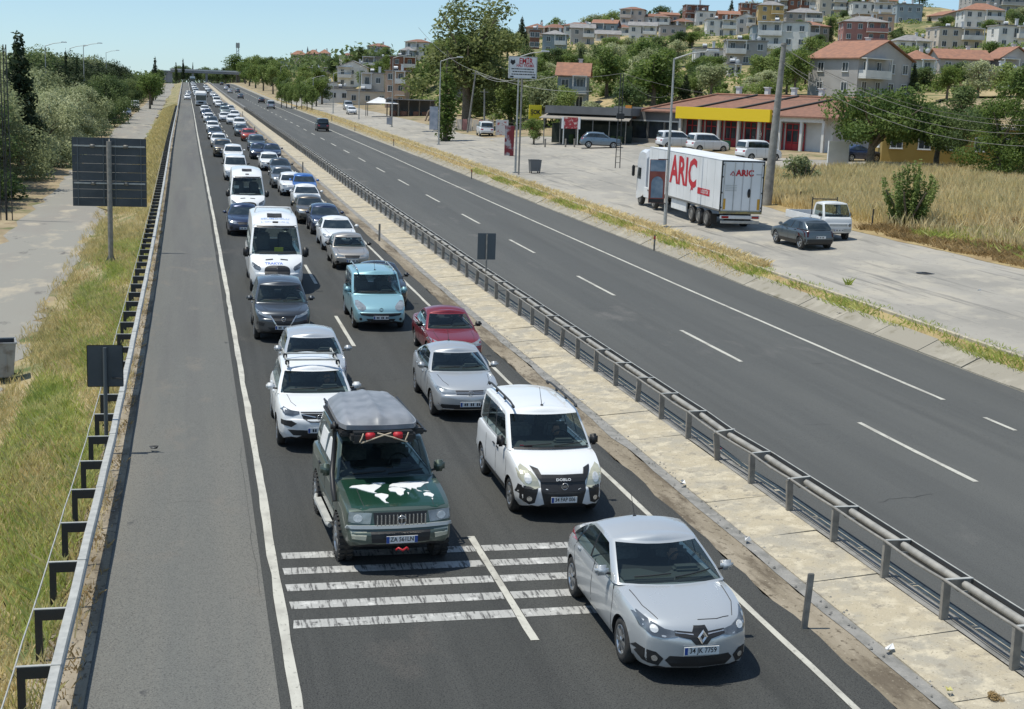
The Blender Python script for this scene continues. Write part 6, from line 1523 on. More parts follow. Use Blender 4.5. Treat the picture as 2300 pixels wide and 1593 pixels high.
    # white carpet cleaning board
    X, Y = at(1163, 392); Y -= .3; h = top_h(X, Y, 127); hb = top_h(X, Y, 177); w = 65/3050*Y
    r = empty('sign_board', (X, Y, Z(X, Y)), math.radians(-3), 'white sign board reading EMIR HALI YIKAMA high on a pole by the verge', 'sign board')
    b = MB(); b.bevbox((0, -.15, (h+hb)/2), (w, .16, h-hb), .02); p = b.obj('panel', m_white, r)
    b = MB(); H_ = h-hb
    for (cx, cz, dx, dz) in ((0, H_/2-.03, w, .06), (0, -H_/2+.03, w, .06), (-w/2+.03, 0, .06, H_-.12), (w/2-.03, 0, .06, H_-.12)): b.box((cx, -.245, (h+hb)/2+cz), (dx, .02, dz))
    b.obj('frame', m_galv, p); zc = (h+hb)/2
    text_obj('lettering', 'EMİR', H_*.36, m_redp, p, face_m((w*.1, -.242, zc+H_*.28)), .012, maxw=w*.48)
    text_obj('lettering', 'HALI YIKAMA', H_*.2, m_redp, p, face_m((w*.08, -.242, zc+H_*.08)), .006, maxw=w*.62)
    for k, ww in enumerate((.82, .74, .8)):
        mb = MB(); x = -ww*w/2
        while x < ww*w/2-.05: l = random.uniform(.12, .3); mb.box((x+l/2, -.238, zc-H_*(.07+.12*k)), (l-.04, .01, H_*.045)); x += l
        mb.obj('small_print', m_ink, p, kind='stuff')
    mb = MB(); mb.prism([(-.22, -.1), (0, -.32), (.22, -.1), (.16, .16), (0, .08), (-.16, .16)], 0, .01); o = mb.obj('emblem', m_ink, p); o.matrix_local = face_m((-w*.36, -.236, zc+H_*.26))
    for s in (-1, 1): mb = MB(); mb.box((s*w*.38, -.238, zc-H_*.42), (.3, .01, .12)); mb.obj('arrow', m_ink, p)
    b = MB(); b.tube([(0, 0, -.1), (0, 0, h-.1)], .08, 8); b.obj('pole', m_galvp, r)
    # yellow market sign
    X, Y = at(1199, 322); h = top_h(X, Y, 236); hb = top_h(X, Y, 268); w = 29/3050*Y
    r = empty('market_sign', (X, Y, Z(X, Y)), 0, 'square yellow ŞOK sign on a pole by the forecourt', 'sign')
    m_yel = mat('yellow_panel', (.8,.62,.02), .5); b = MB(); b.bevbox((0, -.1, (h+hb)/2), (w, .2, h-hb), .02); p = b.obj('panel', m_yel, r)
    text_obj('lettering', 'ŞOK', .7, m_ink, p, face_m((0, -.215, (h+hb)/2-.02)), .03, maxw=w*.82); b = MB(); b.tube([(0, 0, -.1), (0, 0, hb+.2)], .09, 8); b.obj('pole', m_dark, r)
    b = MB(); b.bevbox((0, -.12, hb-.75), (.95, .08, .9), .02); b.obj('small_panel', m_redp, r)
    # hanging vertical banners on lamp posts
    m_ban = mat('banner_print', (.25,.03,.035), .6, c2=(.5,.46,.45), scale=1.6, lo=.5, hi=.6); m_ban2 = mat('banner_grey', (.3,.33,.38), .6, c2=(.5,.5,.52), scale=1.5)
    m_banr = mat('banner_rust', (.33,.09,.06), .6, c2=(.24,.06,.05), scale=2)
    for (px0, px1, py0, py1, base, lab, mm) in [(1454, 1493, 359, 456, (1493, 510), 'tall upright banner advertising in red and blue in front of the truck cab', m_banr), (1132, 1154, 283, 350, (1157, 388), 'upright red and white banner beside the lamp with the white board', m_ban),
                                         (964, 983, 240, 292, (985, 325), 'grey upright banner on the street lamp by the old timber', m_ban2), (868, 880, 264, 280, (880, 285), 'small blue grey banner low on a distant street lamp', m_ban2)]:
        X, Y = at(*base); sc = Y/3050; w = (px1-px0)*sc; h = top_h(X, Y, py0); hb = top_h(X, Y, py1); xo = ((px0+px1)/2-base[0])*sc-((base[1]-(py0+py1)/2)*.035*sc)*0
        r = empty('banner', (X, Y, Z(X, Y)), 0, lab, 'banner'); xo = deep((px0+px1)/2, (py0+py1)/2, Y)[0]-X
        b = MB(); b.bevbox((xo, -.2, (h+hb)/2), (w, .05, h-hb), .01); p = b.obj('banner_panel', mm, r)
        if px0 == 1454:
            m_sk = mat('banner_blue_grey', (.13,.2,.27), .5, c2=(.3,.36,.42), scale=2); H_ = h-hb
            b = MB(); b.box((xo, -.232, h-H_*.14), (w*.96, .006, H_*.26)); b.obj('upper_print', m_sk, p); b = MB(); b.box((xo, -.232, hb+H_*.05), (w*.96, .006, H_*.09)); b.obj('lower_print', m_ink, p)
            arch = [(-.3, 0), (.3, 0), (.3, .62)]+[(.3*math.cos(a), .62+.3*math.sin(a)) for a in [math.pi*i/10 for i in range(1, 10)]]+[(-.3, .62)]
            b = MB(); b.prism([(x_*w/.8, y_*w/.72) for x_, y_ in arch], 0, .008); o = b.obj('arch_print', m_sk, p); o.matrix_local = face_m((xo, -.236, hb+H_*.12))
        for zz_ in (h+.02, hb-.02): b = MB(); b.tube([(0, -.05, zz_), (xo, -.2, zz_)], .025, 5); b.obj('bracket', m_dark, r)
    # rubbish containers
    def container(name, lab, X, Y, w, d, h, rz, m):
        r = empty(name, (X, Y, Z(X, Y)), rz, lab, 'bin'); b = MB()
        q = .86
        b.add([(-w/2*q, -d/2*q, .18), (w/2*q, -d/2*q, .18), (w/2*q, d/2*q, .18), (-w/2*q, d/2*q, .18), (-w/2, -d/2, h), (w/2, -d/2, h), (w/2, d/2, h), (-w/2, d/2, h)], [(0, 3, 2, 1), (0, 1, 5, 4), (1, 2, 6, 5), (2, 3, 7, 6), (3, 0, 4, 7)])
        b.add([(-w/2+.04, -d/2+.04, h), (w/2-.04, -d/2+.04, h), (w/2-.04, d/2-.04, h), (-w/2+.04, d/2-.04, h), (-w/2+.1, -d/2+.1, h-.35), (w/2-.1, -d/2+.1, h-.35), (w/2-.1, d/2-.1, h-.35), (-w/2+.1, d/2-.1, h-.35)], [(0, 1, 5, 4), (1, 2, 6, 5), (2, 3, 7, 6), (3, 0, 4, 7), (4, 5, 6, 7)], 1)
        b.obj('tub', [m, m_dark], r)
        for (cx, cy, dx, dy) in ((0, -d/2, w+.06, .07), (0, d/2, w+.06, .07), (-w/2, 0, .07, d-.08), (w/2, 0, .07, d-.08)): b = MB(); b.bevbox((cx, cy, h+.01), (dx, dy, .06), .015); b.obj('rim_bar', m, r)
        for i in (-1, 0, 1): b = MB(); b.bevbox((i*w*.28, -d/2*.93, h*.55), (.05, .05, h*.6), .012); b.obj('rib', m, r)
        for sx in (-1, 1):
            for sy in (-1, 1): b = MB(); b.lathe([(-.03, 0), (-.03, .09), (.03, .09), (.03, 0)], 12, 0, 'x', (sx*w*.36, sy*d*.34, .09)); b.obj('castor', m_rubber, r)
        return r
    m_bin = mat('bin_metal', (.33,.33,.32), .55, .3, c2=(.22,.2,.18), scale=4, lo=.5, hi=.7)
    X, Y = at(-18, 862); container('rubbish_container', 'open galvanised rubbish container on the dirt at the left edge', X, Y+.4, 1.35, .95, 1.25, math.radians(8), m_bin)
    m_bin2 = mat('bin_dark', (.16,.165,.17), .55, .3)
    X, Y = at(1203, 390); container('rubbish_container', 'grey rubbish container on the service road near the sign board pole', X, Y+.4, 1.0, .9, 1.15, 0, m_bin2)
    X, Y = at(255, 276); container('rubbish_container', 'small pale container beside the left service road', X, Y, 1.1, .9, 1.3, 0, m_bin)
    # fence posts in the field
    for i, (px, py, hh) in enumerate([(1796, 462, 34), (1958, 512, 46), (1857, 470, 22), (1910, 478, 24), (2093, 505, 20), (2153, 532, 24), (1952, 468, 20)]):
        X, Y = at(px, py); b = MB(); b.tube([(0, 0, -.1), (.02, 0, hh/3050*Y)], .045, 5); tag(b.obj('fence_post', m_dark, None, loc=(X, Y, Z(X, Y))), '%s short dark fence post from the left in the dry field' % ordw(sorted([1796, 1958, 1857, 1910, 2093, 2153, 1952]).index(px)), 'post', 'fence posts in the dry field')
    X, Y = at(2130, 525); b = MB(); b.bevbox((0, 0, .22), (.14, .1, .3), .02); tag(b.obj('boundary_stone', m_white, None, loc=(X, Y, Z(X, Y))), 'small white marker stone at the edge of the dry field', 'stone')
    # manhole cover and litter
    X, Y = at(2080, 614); b = MB(); b.lathe([(0, .0), (0.012, .0), (.012, .42), (0, .45)], 20, 0, 'z'); tag(b.obj('manhole_cover', m_dark, None, loc=(X, Y, Z(X, Y)+.006)), 'round dark manhole cover in the service road', 'manhole cover')
    rg = random.Random(4)
    for i, (px, py) in enumerate([(1995, 1468), (2120, 1565), (1305, 905), (1535, 1095), (1612, 1015), (1680, 1220), (345, 1015), (2200, 658), (1885, 708)]):
        X, Y = at(px, py); b = MB(); n = 6
        b.add([(rg.uniform(-.12, .12), rg.uniform(-.1, .1), rg.uniform(.0, .09)) for _ in range(7)], [(0, 1, 2), (2, 3, 4), (4, 5, 6), (1, 5, 3), (0, 6, 4)])
        lab = ['white litter on the gutter near the bottom right corner', 'yellow litter on the gutter in the bottom right corner', 'white litter by the gutter beside the white carrier', 'white litter on the slab edge right of the white carrier', 'red rag at the foot of the bent median post', 'small litter on the slab right of the silver saloon', 'dark scrap on the left hard shoulder', 'pale litter strip on the service road at right', 'pale flakes on the slope beside the far carriageway'][i]
        tag(b.obj('litter', {1: mat('yellow_litter', (.6,.55,.2), .7), 4: m_redp, 6: m_dark}.get(i, m_white), None, loc=(X, Y, Z(X, Y)+.07)), lab, 'litter')
    mb = MB()
    for _ in range(420):     # crumbs of stone on the verge edge
        u, y = (rg.uniform(-2.1, -1.55), rg.uniform(14, 60)) if rg.random() < .5 else (rg.uniform(10.3, 10.75), rg.uniform(14, 60))
        s = rg.uniform(.012, .035); x = u+float(sh(y)); z = Z(x, y)+.03
        mb.add([(x-s, y, z), (x, y-s, z), (x+s, y, z), (x, y+s, z), (x, y, z+s*.9), (x, y, z-s)], [(0, 1, 4), (1, 2, 4), (2, 3, 4), (3, 0, 4)])
    mb.obj('gravel', m_kerbg, kind='stuff')
# ------------------------------------------------------------------ lorry, coach, pickup
def build_heavy():
    m_tr = mat('trailer_white', (.78,.78,.77), .4, c2=(.7,.7,.69), scale=.8); m_cabw = paint('cab_white', (.72,.73,.74), 0, .3)
    X0, Y0 = at(1612, 520); X1, Y1 = at(1706, 523); X = (X0+X1)/2+.1; Y = (Y0+Y1)/2+.4; z = Z(X, Y)
    ang = math.radians(-.9); X += .08
    # trailer, rear at y=0, running to +y
    r = empty('semi_trailer', (X, Y, z), ang, 'long white refrigerated semi-trailer with red ARIÇ lettering on its side and rear doors', 'trailer'); r.rotation_euler = (math.atan(.016), 0, ang)
    W, L, ZB, ZT = 2.56, 13.6, 1.12, 4.02
    b = MB(); b.box((0, L/2, (ZB+ZT)/2), (W, L, ZT-ZB)); body = b.obj('box_body', m_tr, r)
    b = MB(); b.box((0, L/2, ZT+.012), (W+.03, L+.03, .024)); b.obj('roof_edge', m_tr, r)
    for x in (-W/2-.006, W/2+.006): b = MB(); b.box((x, L/2, ZB+.05), (.02, L, .1)); b.obj('side_rail', m_galvd, r); 
    for y in np.arange(1.1, L-.3, 1.32): b = MB(); b.box((-W/2-.003, float(y), (ZB+ZT)/2), (.004, .015, ZT-ZB-.15)); b.obj('panel_joint', m_galv, r)
    for s in (-1, 1):
        b = MB(); b.bevbox((s*W/4, -.03, (ZB+ZT)/2), (W/2-.07, .05, ZT-ZB-.14), .01); d = b.obj('rear_door', m_tr, r)
        for q in (.2, .44): c = MB(); c.tube([(s*W*q*1.0, -.085, ZB+.06), (s*W*q, -.085, ZT-.1)], .018, 6); c.obj('lock_rod', m_galv, d)
        for zz_ in (1.35, 2.2, 3.1, 3.8): c = MB(); c.bevbox((s*(W/2-.05), -.06, zz_), (.1, .06, .09), .01); c.obj('hinge', m_dark, d)
        c = MB(); c.box((s*(W/2-.24), -.062, 1.55), (.15, .012, .62)); c.obj('warning_plate', mat('warning_yellow', (.6,.32,.03), .5), d)
        c = MB(); c.box((s*(W/2-.02), -.02, (ZB+ZT)/2), (.07, .08, ZT-ZB)); c.obj('door_frame', m_dark, r)
    c = MB(); c.box((0, -.02, ZT-.03), (W, .08, .07)); c.obj('door_frame', m_dark, r)
    c = MB(); c.bevbox((0, -.04, ZB-.05), (W, .12, .14), .02); c.obj('rear_sill', mat('sill_yellow', (.42,.33,.1), .5, c2=(.2,.17,.1), scale=3), r)
    c = MB(); c.lathe([(-.1, 0), (-.1, .16), (-.07, .16), (-.07, 0)], 14, 0, 'y', (.42, 0, 2.15)); o = c.obj('door_vent', m_black, r); o.scale = (.6, 1, 1.6); o.location = (.17, 0, -1.25)
    text_obj('lettering', 'ARIÇ', .48, m_redp, body, face_m((.1, -.068, 3.32)), .02, maxw=1.1); c = MB(); c.tube([(-.78, -.07, 3.2), (-.62, -.07, 3.42), (-.5, -.07, 3.2), (-.66, -.07, 3.2)], .03, 5); c.obj('emblem', m_redp, body)
    c = MB(); c.box((.98, -.066, 3.26), (.36, .004, .03)); c.obj('small_print', m_galvd, body)
    for k in range(4): c = MB(); c.box((-.68, -.066, 2.62-k*.1), (.7, .004, .025)); c.obj('small_print', m_galv, body)
    Ms = Matrix.Translation((-W/2-.012, 6.6, 2.85)) @ Matrix.Rotation(-math.pi/2, 4, 'Z') @ Matrix.Rotation(math.pi/2, 4, 'X')
    text_obj('lettering', 'ARIÇ', 2.35, m_redp, body, Ms, .075, maxw=5.0)
    Ms = Matrix.Translation((-W/2-.016, 2.6, 2.0)) @ Matrix.Rotation(-math.pi/2, 4, 'Z') @ Matrix.Rotation(math.pi/2, 4, 'X')
    c = MB(); c.box((-W/2-.008, 2.8, 2.0), (.006, 2.1, .38)); c.obj('red_stripe', m_redp, body)
    text_obj('lettering', 'LOJİSTİK', .28, m_tr, body, Ms, .005, maxw=1.3)
    # running gear
    tm, rm = wheel_mesh(.50, 'steel')
    for y in (2.2, 3.52, 4.84):
        for s in (-1, 1):
            w = link('wheel', tm, r, (s*1.12, y, .5), 0 if s > 0 else math.pi); link('rim', rm, w); w.scale = (1.5, 1, 1)
    c = MB(); c.box((0, 3.6, .55), (2.0, .15, .15)); c.box((0, 6.6, 1.0), (1.0, 12.8, .2)); c.obj('chassis', m_dark, r)
    c = MB(); c.bevbox((-1.14, 7.4, .78), (.1, 2.9, .62), .03); c.obj('pallet_box', m_white, r)
    c = MB(); c.bevbox((0, -.05, .52), (2.35, .09, .16), .02); c.obj('underrun_bar', m_galv, r)
    c = MB(); c.bevbox((0, .02, .8), (2.4, .1, .2), .02); bar = c.obj('light_bar', m_white, r)
    for s in (-1, 1): c = MB(); c.bevbox((s*.92, -.045, .8), (.42, .03, .13), .01); c.obj('tail_light', m_red, bar)
    c = MB(); c.box((0, -.04, .8), (.52, .012, .11)); c.obj('number_plate', m_plate, bar)
    for s in (-1, 1): c = MB(); c.box((s*1.05, 1.45, .55), (.4, .03, .6)); c.obj('mudflap', m_black, r)
    # tractor unit
    ca, sa = math.cos(ang), math.sin(ang); cy = 14.3
    X2, Y2 = X-sa*cy, Y+ca*cy
    t = empty('tractor_unit', (X2, Y2, Z(X2, Y2)), ang, 'white tractor unit hitched in front of the white semi-trailer', 'truck'); t.rotation_euler = (math.atan(.016), 0, ang)
    c = MB(); rows = []
    for y, w_, z0, z1 in ((0, 2.42, .9, 3.35), (.15, 2.5, .8, 3.72), (.9, 2.5, .55, 3.78), (1.6, 2.5, .4, 3.62), (1.95, 2.46, .4, 3.1), (2.15, 2.36, .42, 2.6), (2.3, 2.25, .45, 1.6)):
        rows.append([(-w_/2, y, z0), (-w_/2, y, z1-.18), (-w_/2+.16, y, z1), (w_/2-.16, y, z1), (w_/2, y, z1-.18), (w_/2, y, z0)])
    c.grid(rows, 0, False, True); c.add(rows[0], [tuple(range(5, -1, -1))]); c.add(rows[-1], [tuple(range(6))]); c.obj('cab', m_cabw, t)
    c = MB(); c.add([(-1.262, 1.0, 1.75), (-1.262, 1.85, 1.75), (-1.255, 1.7, 2.5), (-1.262, 1.0, 2.5)], [(0, 1, 2, 3)]); c.obj('side_window', m_gld, t)
    c = MB(); c.add([(1.262, 1.0, 1.75), (1.262, 1.85, 1.75), (1.255, 1.7, 2.5), (1.262, 1.0, 2.5)], [(3, 2, 1, 0)]); c.obj('side_window', m_gld, t)
    for s in (-1, 1):
        c = MB(); c.bevbox((s*1.52, 1.95, 2.25), (.16, .3, .75), .05); c.tube([(s*1.2, 1.95, 2.55), (s*1.5, 1.95, 2.55)], .03, 6); c.obj('mirror', m_black, t)
        c = MB(); c.bevbox((s*1.2, -.5, .95), (.12, 1.5, .7), .03); c.obj('side_skirt', m_white, t)
        for y in (1.15, -1.9): w = link('wheel', tm, t, (s*1.08, y, .5), 0 if s > 0 else math.pi); link('rim', rm, w); w.scale = (1.5, 1, 1)
    c = MB(); c.box((0, -.8, .85), (.9, 4.2, .25)); c.obj('chassis', m_dark, t)
    # pickup facing the camera, with flat bed
    X, Y = at(1876, 542); sc = 1.0; ang = math.radians(2)
    S = base_mpv(L=4.4, W=1.66, H=1.92, wr=.28, clear=True, rim='steel', dark_mirrors=True, mirror_h=.22, mirror_w=.13, wheels=(.55, 3.3), arcf=.05, arcr=.0, bulgef=.03, drop=.05, dark_handles=True, plate_z=.55,
        top=[(0,.9),(.03,1.1),(.1,1.18),(.3,1.2),(1.5,1.2),(1.62,1.1),(1.70,.62),(4.3,.60),(4.4,.58)], plan=[(0,.95),(.2,.98),(1.0,1),(3.6,.95),(4.4,.93)], bot=[(0,.38),(.3,.34),(4.0,.38),(4.4,.4)],
        gh=dict(f0=.12, f1=.46, r1=1.45, r0=1.58, zf=1.17, zr=1.19, wr=.84, wb=.97, wins=[(.05,.85)], bowr=.02, bowf=.06, side=.07, df=.02),
        trim=[('headlight', oval(.66,.80,.09,.09,12), 'front', m_lamp, dict(mirror=True)), ('grille', [(-.5,.86),(.5,.86),(.5,.75),(-.5,.75)], 'front', m_galv), ('bumper', [(-.8,.62),(.8,.62),(.8,.48),(-.8,.48)], 'front', m_galv, dict(off=.04))], doors=[[(1.45,1.15),(1.45,.45)]], handles=[(1.35,1.0)])
    pr = car_type(S)
    for (cx, cy, dx, dy) in ((-.82, .85, .04, 2.9), (.82, .85, .04, 2.9), (0, 2.28, 1.64, .04), (0, -.58, 1.64, .04)):
        mb = MB(); mb.bevbox((cx, cy, .98), (dx, dy, .38), .01); pr.append(('bed_side', mb.mesh('bed_side', m_white), None, {}))
    mb = MB(); mb.box((0, .85, .79), (1.6, 2.9, .03)); pr.append(('bed_floor', mb.mesh('bed_floor', m_galvd), None, {}))
    mb = MB(); mb.tube([(-.72,-.5,1.0),(-.72,-.5,2.06)], .03, 6); mb.tube([(.72,-.5,1.0),(.72,-.5,2.06)], .03, 6); mb.tube([(-.72,-.5,1.95),(.72,-.5,1.95)], .03, 6); pr.append(('bed_frame', mb.mesh('bed_frame', m_dark), None, {}))
    place(pr, 'pickup_truck', 'small white flatbed pickup facing the camera at the edge of the dry field', X, Y+2.2, ang, paint('pickup_white', (.72,.72,.7), 0, .35), 'pickup')
    # white coach in the left lane
    X, Y = at(452, 217, 1.6); Y = max(Y, 330)
    X = 3.3+float(sh(330)); Y = 331
    r = empty('coach', (X, Y, Z(X, Y)), 0, 'large white coach in the left lane towering over the queue', 'coach'); W, L, H = 2.55, 12, 3.5
    b = MB(); rows = []
    for y, w_, z0, z1 in ((0, 2.2, .45, 2.2), (.1, 2.45, .4, 3.0), (.5, 2.55, .35, 3.45), (1.5, 2.55, .35, 3.5), (12, 2.55, .4, 3.5)): rows.append([(-w_/2, y, z0), (-w_/2, y, z1-.25), (-w_/2+.25, y, z1), (w_/2-.25, y, z1), (w_/2, y, z1-.25), (w_/2, y, z0)])
    b.grid(rows, 0, False, True); b.add(rows[0], [tuple(range(5, -1, -1))]); b.add(rows[-1], [tuple(range(6))]); b.obj('body', m_tr, r)
    b = MB(); b.add([(-1.12, -.03, 1.35), (1.12, -.03, 1.35), (1.18, .02, 2.5), (-1.18, .02, 2.5)], [(0, 1, 2, 3)]); b.box((0, -.02, 1.9), (2.2, .05, 1.15)); b.obj('windshield', m_gld, r)
    for s in (-1, 1):
        for k in range(5): b = MB(); b.box((s*1.28, 2.0+k*2.0, 2.2), (.02, 1.8, .9)); b.obj('side_window', m_gld, r)
        b = MB(); b.bevbox((s*.95, -.03, .75), (.4, .08, .25), .03); b.obj('headlight', m_lamp, r); b = MB(); b.bevbox((s*1.5, -.1, 2.3), (.2, .2, .6), .05); b.obj('mirror', m_black, r)
        for y in (2.4, 9): w = link('wheel', tm, r, (s*1.12, y, .5)); 
    b = MB(); b.bevbox((0, -.03, .8), (1.2, .06, .4), .03); b.obj('grille', m_black, r)
    # far box lorries near the bridge
    for (px, y, hh, lab, m) in [(456, 700, 3.9, 'distant box lorry with a white roof under the bridge', m_tr)]:
        X = 3.2+float(sh(y)); r = empty('box_lorry', (X, y, Z(X, y)), 0, lab, 'lorry')
        b = MB(); b.bevbox((0, 4, 2.3), (2.5, 7.5, 3.2), .05); b.obj('box_body', m, r); b = MB(); b.bevbox((0, -.9, 1.6), (2.4, 2, 2.6), .2); b.obj('cab', mat('dark_green_cab', (.03,.07,.05), .4), r); b = MB(); b.box((0, -1.93, 2.1), (2.1, .04, .8)); b.obj('windshield', m_gld, r)
        for s in (-1, 1):
            for yy in (-1, 5.5): link('wheel', tm, r, (s*1.05, yy, .5))
# ------------------------------------------------------------------ buildings
def wallm(name, c): return mat('wall_'+name, c, .9, c2=tuple(q*.82 for q in c), scale=.6, lo=.4, hi=.7)
WC = dict(white=wallm('white', (.7,.69,.66)), grey=wallm('grey', (.42,.40,.38)), beige=wallm('beige', (.58,.51,.42)), pink=wallm('pink', (.38,.19,.17)), peach=wallm('peach', (.5,.36,.27)), blue=wallm('blue', (.28,.34,.38)), yellow=wallm('yellow', (.55,.40,.18)), rust=wallm('rust', (.26,.12,.08)), dgrey=wallm('dark_grey', (.17,.17,.17)), stone=wallm('stone', (.3,.27,.23)), ochre=wallm('ochre', (.36,.25,.07)))
m_tile = mat('roof_tiles', (.33,.16,.10), .85, c2=(.24,.125,.085), scale=1.5, bump=.5, bscale=6)
m_tile2 = mat('old_roof_tiles', (.25,.125,.085), .9, c2=(.19,.10,.07), scale=2.2, bump=.5, bscale=6)
m_slate = mat('grey_roof', (.2,.19,.19), .8, c2=(.28,.27,.26), scale=1)
m_wd = mat('window_glass', (.03,.038,.045), .12, c2=(.07,.08,.09), scale=.8)
m_frame = mat('window_frame', (.6,.6,.58), .6)
m_redf = mat('red_frame', (.4,.02,.025), .5)
_W = {}
def win_meshes(w, h, fm=None):
    k = (round(w, 1), round(h, 1), fm.name if fm else '')
    if k not in _W:
        a = MB()
        for (cx, cz, dx, dz) in ((-w/2, 0, .09, h+.09), (w/2, 0, .09, h+.09), (0, -h/2, w-.09, .09), (0, h/2, w-.09, .09), (0, 0, .06, h-.09)): a.box((cx, -.03, cz), (dx, .09, dz))
        a.box((0, -.08, -h/2-.07), (w+.2, .18, .05)); b = MB(); b.box((0, -.004, 0), (w-.04, .03, h-.04))
        _W[k] = (a.mesh('window', fm or m_frame), b.mesh('pane', m_wd))
    return _W[k]
def add_window(root, x, y, z, w, h, side='front', fm=None):
    a, b = win_meshes(w, h, fm); rz = {'front': 0, 'left': -math.pi/2, 'right': math.pi/2, 'back': math.pi}[side]
    o = link('window', a, root, (x, y, z), rz); link('pane', b, o); return o
def pitched(mb, w, d, z, rise, kind, ov=.45, th=.14):
    W_, D_ = w/2+ov, d/2+ov
    if kind == 'hip':
        r = max(W_, D_)-min(W_, D_); a, c = ((r, 0) if W_ > D_ else (0, r))
        top = [(-a, -c, z+rise), (a, c, z+rise)]; base = [(-W_, -D_, z), (W_, -D_, z), (W_, D_, z), (-W_, D_, z)]
        low = [(p[0], p[1], p[2]-th) for p in base]; v = base+top+low
        if W_ > D_: f = [(0, 1, 5, 4), (1, 2, 5), (2, 3, 4, 5), (3, 0, 4)]
        else: f = [(0, 1, 4), (1, 2, 5, 4), (2, 3, 5), (3, 0, 4, 5)]
        mb.add(v, f+[(0, 6, 7, 1), (1, 7, 8, 2), (2, 8, 9, 3), (3, 9, 6, 0), (6, 9, 8, 7)])
    elif kind == 'gable_x':   # ridge along y, gable faces front
        v = [(-W_, -D_, z), (0, -D_, z+rise), (W_, -D_, z), (-W_, D_, z), (0, D_, z+rise), (W_, D_, z)]; v += [(p[0], p[1], p[2]-th) for p in v]
        mb.add(v, [(0, 1, 4, 3), (1, 2, 5, 4), (6, 9, 10, 7), (7, 10, 11, 8), (0, 6, 7, 1), (1, 7, 8, 2), (3, 4, 10, 9), (4, 5, 11, 10), (0, 3, 9, 6), (2, 8, 11, 5)])
    elif kind == 'gable_y':
        v = [(-W_, -D_, z), (-W_, 0, z+rise), (-W_, D_, z), (W_, -D_, z), (W_, 0, z+rise), (W_, D_, z)]; v += [(p[0], p[1], p[2]-th) for p in v]
        mb.add(v, [(0, 3, 4, 1), (1, 4, 5, 2), (6, 7, 10, 9), (7, 8, 11, 10), (0, 1, 7, 6), (1, 2, 8, 7), (3, 9, 10, 4), (4, 10, 11, 5), (0, 6, 9, 3), (2, 5, 11, 8)])
    else:
        mb.box((0, 0, z+.12), (w+.5, d+.5, .24))
def house(label, X, Y, z, w, d, floors, wall, roof, rise=2.0, rz=0.0, seed=1, balcony=True, rm=None, fh=2.9, group=None, cat='house', name='house', chimney=True, win=True):
    rg = random.Random(seed); r = empty(name, (X, Y, z), rz, label, cat, group); H = floors*fh
    b = MB(); b.box((0, 0, H/2-1.2), (w, d, H+2.4)); 
    if roof == 'gable_x': b.add([(-w/2, -d/2, H), (w/2, -d/2, H), (0, -d/2, H+rise*.9), (-w/2, d/2, H), (w/2, d/2, H), (0, d/2, H+rise*.9)], [(0, 1, 2), (3, 5, 4)])
    if roof == 'gable_y': b.add([(-w/2, -d/2, H), (-w/2, d/2, H), (-w/2, 0, H+rise*.9), (w/2, -d/2, H), (w/2, d/2, H), (w/2, 0, H+rise*.9)], [(0, 2, 1), (3, 4, 5)])
    b.obj('wall', wall, r)
    m = MB(); pitched(m, w, d, H+(.02 if roof != 'flat' else 0), rise, roof); rf = m.obj('roof', rm or (m_tile if roof != 'flat' else m_slate), r)
    if chimney: c = MB(); c.box((w*.2, d*.1, H+rise*.9), (.55, .55, 1.5)); c.box((w*.2, d*.1, H+rise*.9+.78), (.75, .75, .1)); c.obj('chimney', WC['white'], rf)
    if roof == 'flat' and rg.random() < .7:
        c = MB(); c.tube([(-w*.2, 0, H+.9), (-w*.2+.9, 0, H+.9)], .3, 8); c.obj('water_tank', m_white, rf)
        c = MB(); c.add([(-w*.2, -.3, H+.3), (-w*.2+1, -.3, H+.3), (-w*.2+1, .3, H+1.0), (-w*.2, .3, H+1.0)], [(0, 1, 2, 3)]); c.obj('solar_panel', m_wd, rf)
    if rg.random() < .5:
        c = MB(); c.lathe([(0, .0), (.03, .2), (.12, .42)], 12, 0, 'y', (w*.3, -d*.3, H+.7+(0 if roof == 'flat' else rise*.5))); c.obj('satellite_dish', m_frame, rf)
    if not win: return r
    n = max(2, int(w/2.6)); nd = max(1, int(d/3.2)); bal = balcony and rg.random() < .85; half = rg.choice((0, 1))
    for f in range(floors):
        z0 = f*fh+fh*.55
        for i in range(n):
            x = -w/2+w*(i+.5)/n
            inb = bal and (x < 0) == bool(half)
            if inb: o = add_window(r, x, -d/2-.02, z0-.25, 1.0, 2.0)
            else: add_window(r, x, -d/2-.02, z0, 1.1, 1.25)
        for i in range(nd):
            y = -d/2+d*(i+.5)/nd; add_window(r, -w/2-.02, y, z0, 1.0, 1.2, 'left')
        if bal and f > 0 or (bal and floors == 1):
            cx = -w*.25 if half else w*.25
            c = MB(); c.box((cx, -d/2-.65, f*fh+.02), (w*.48, 1.3, .16)); bo = c.obj('balcony', WC['white'], r)
            c = MB()
            c.box((cx, -d/2-1.26, f*fh+.58), (w*.48, .07, .92)); c.box((cx-w*.24+.04, -d/2-.62, f*fh+.58), (.07, 1.18, .92)); c.box((cx+w*.24-.04, -d/2-.62, f*fh+.58), (.07, 1.18, .92)); c.obj('parapet', WC['white'] if rg.random() < .6 else wall, bo)
            if f == floors-1:
                for q in (-1, 1): c = MB(); c.box((cx+q*(w*.24-.1), -d/2-1.2, f*fh+fh/2+.1), (.18, .18, fh-.2)); c.obj('pillar', WC['white'], bo)
                c = MB(); c.box((cx, -d/2-.68, (f+1)*fh-.02), (w*.5, 1.3, .14)); c.obj('awning_slab', WC['white'], bo)
    return r
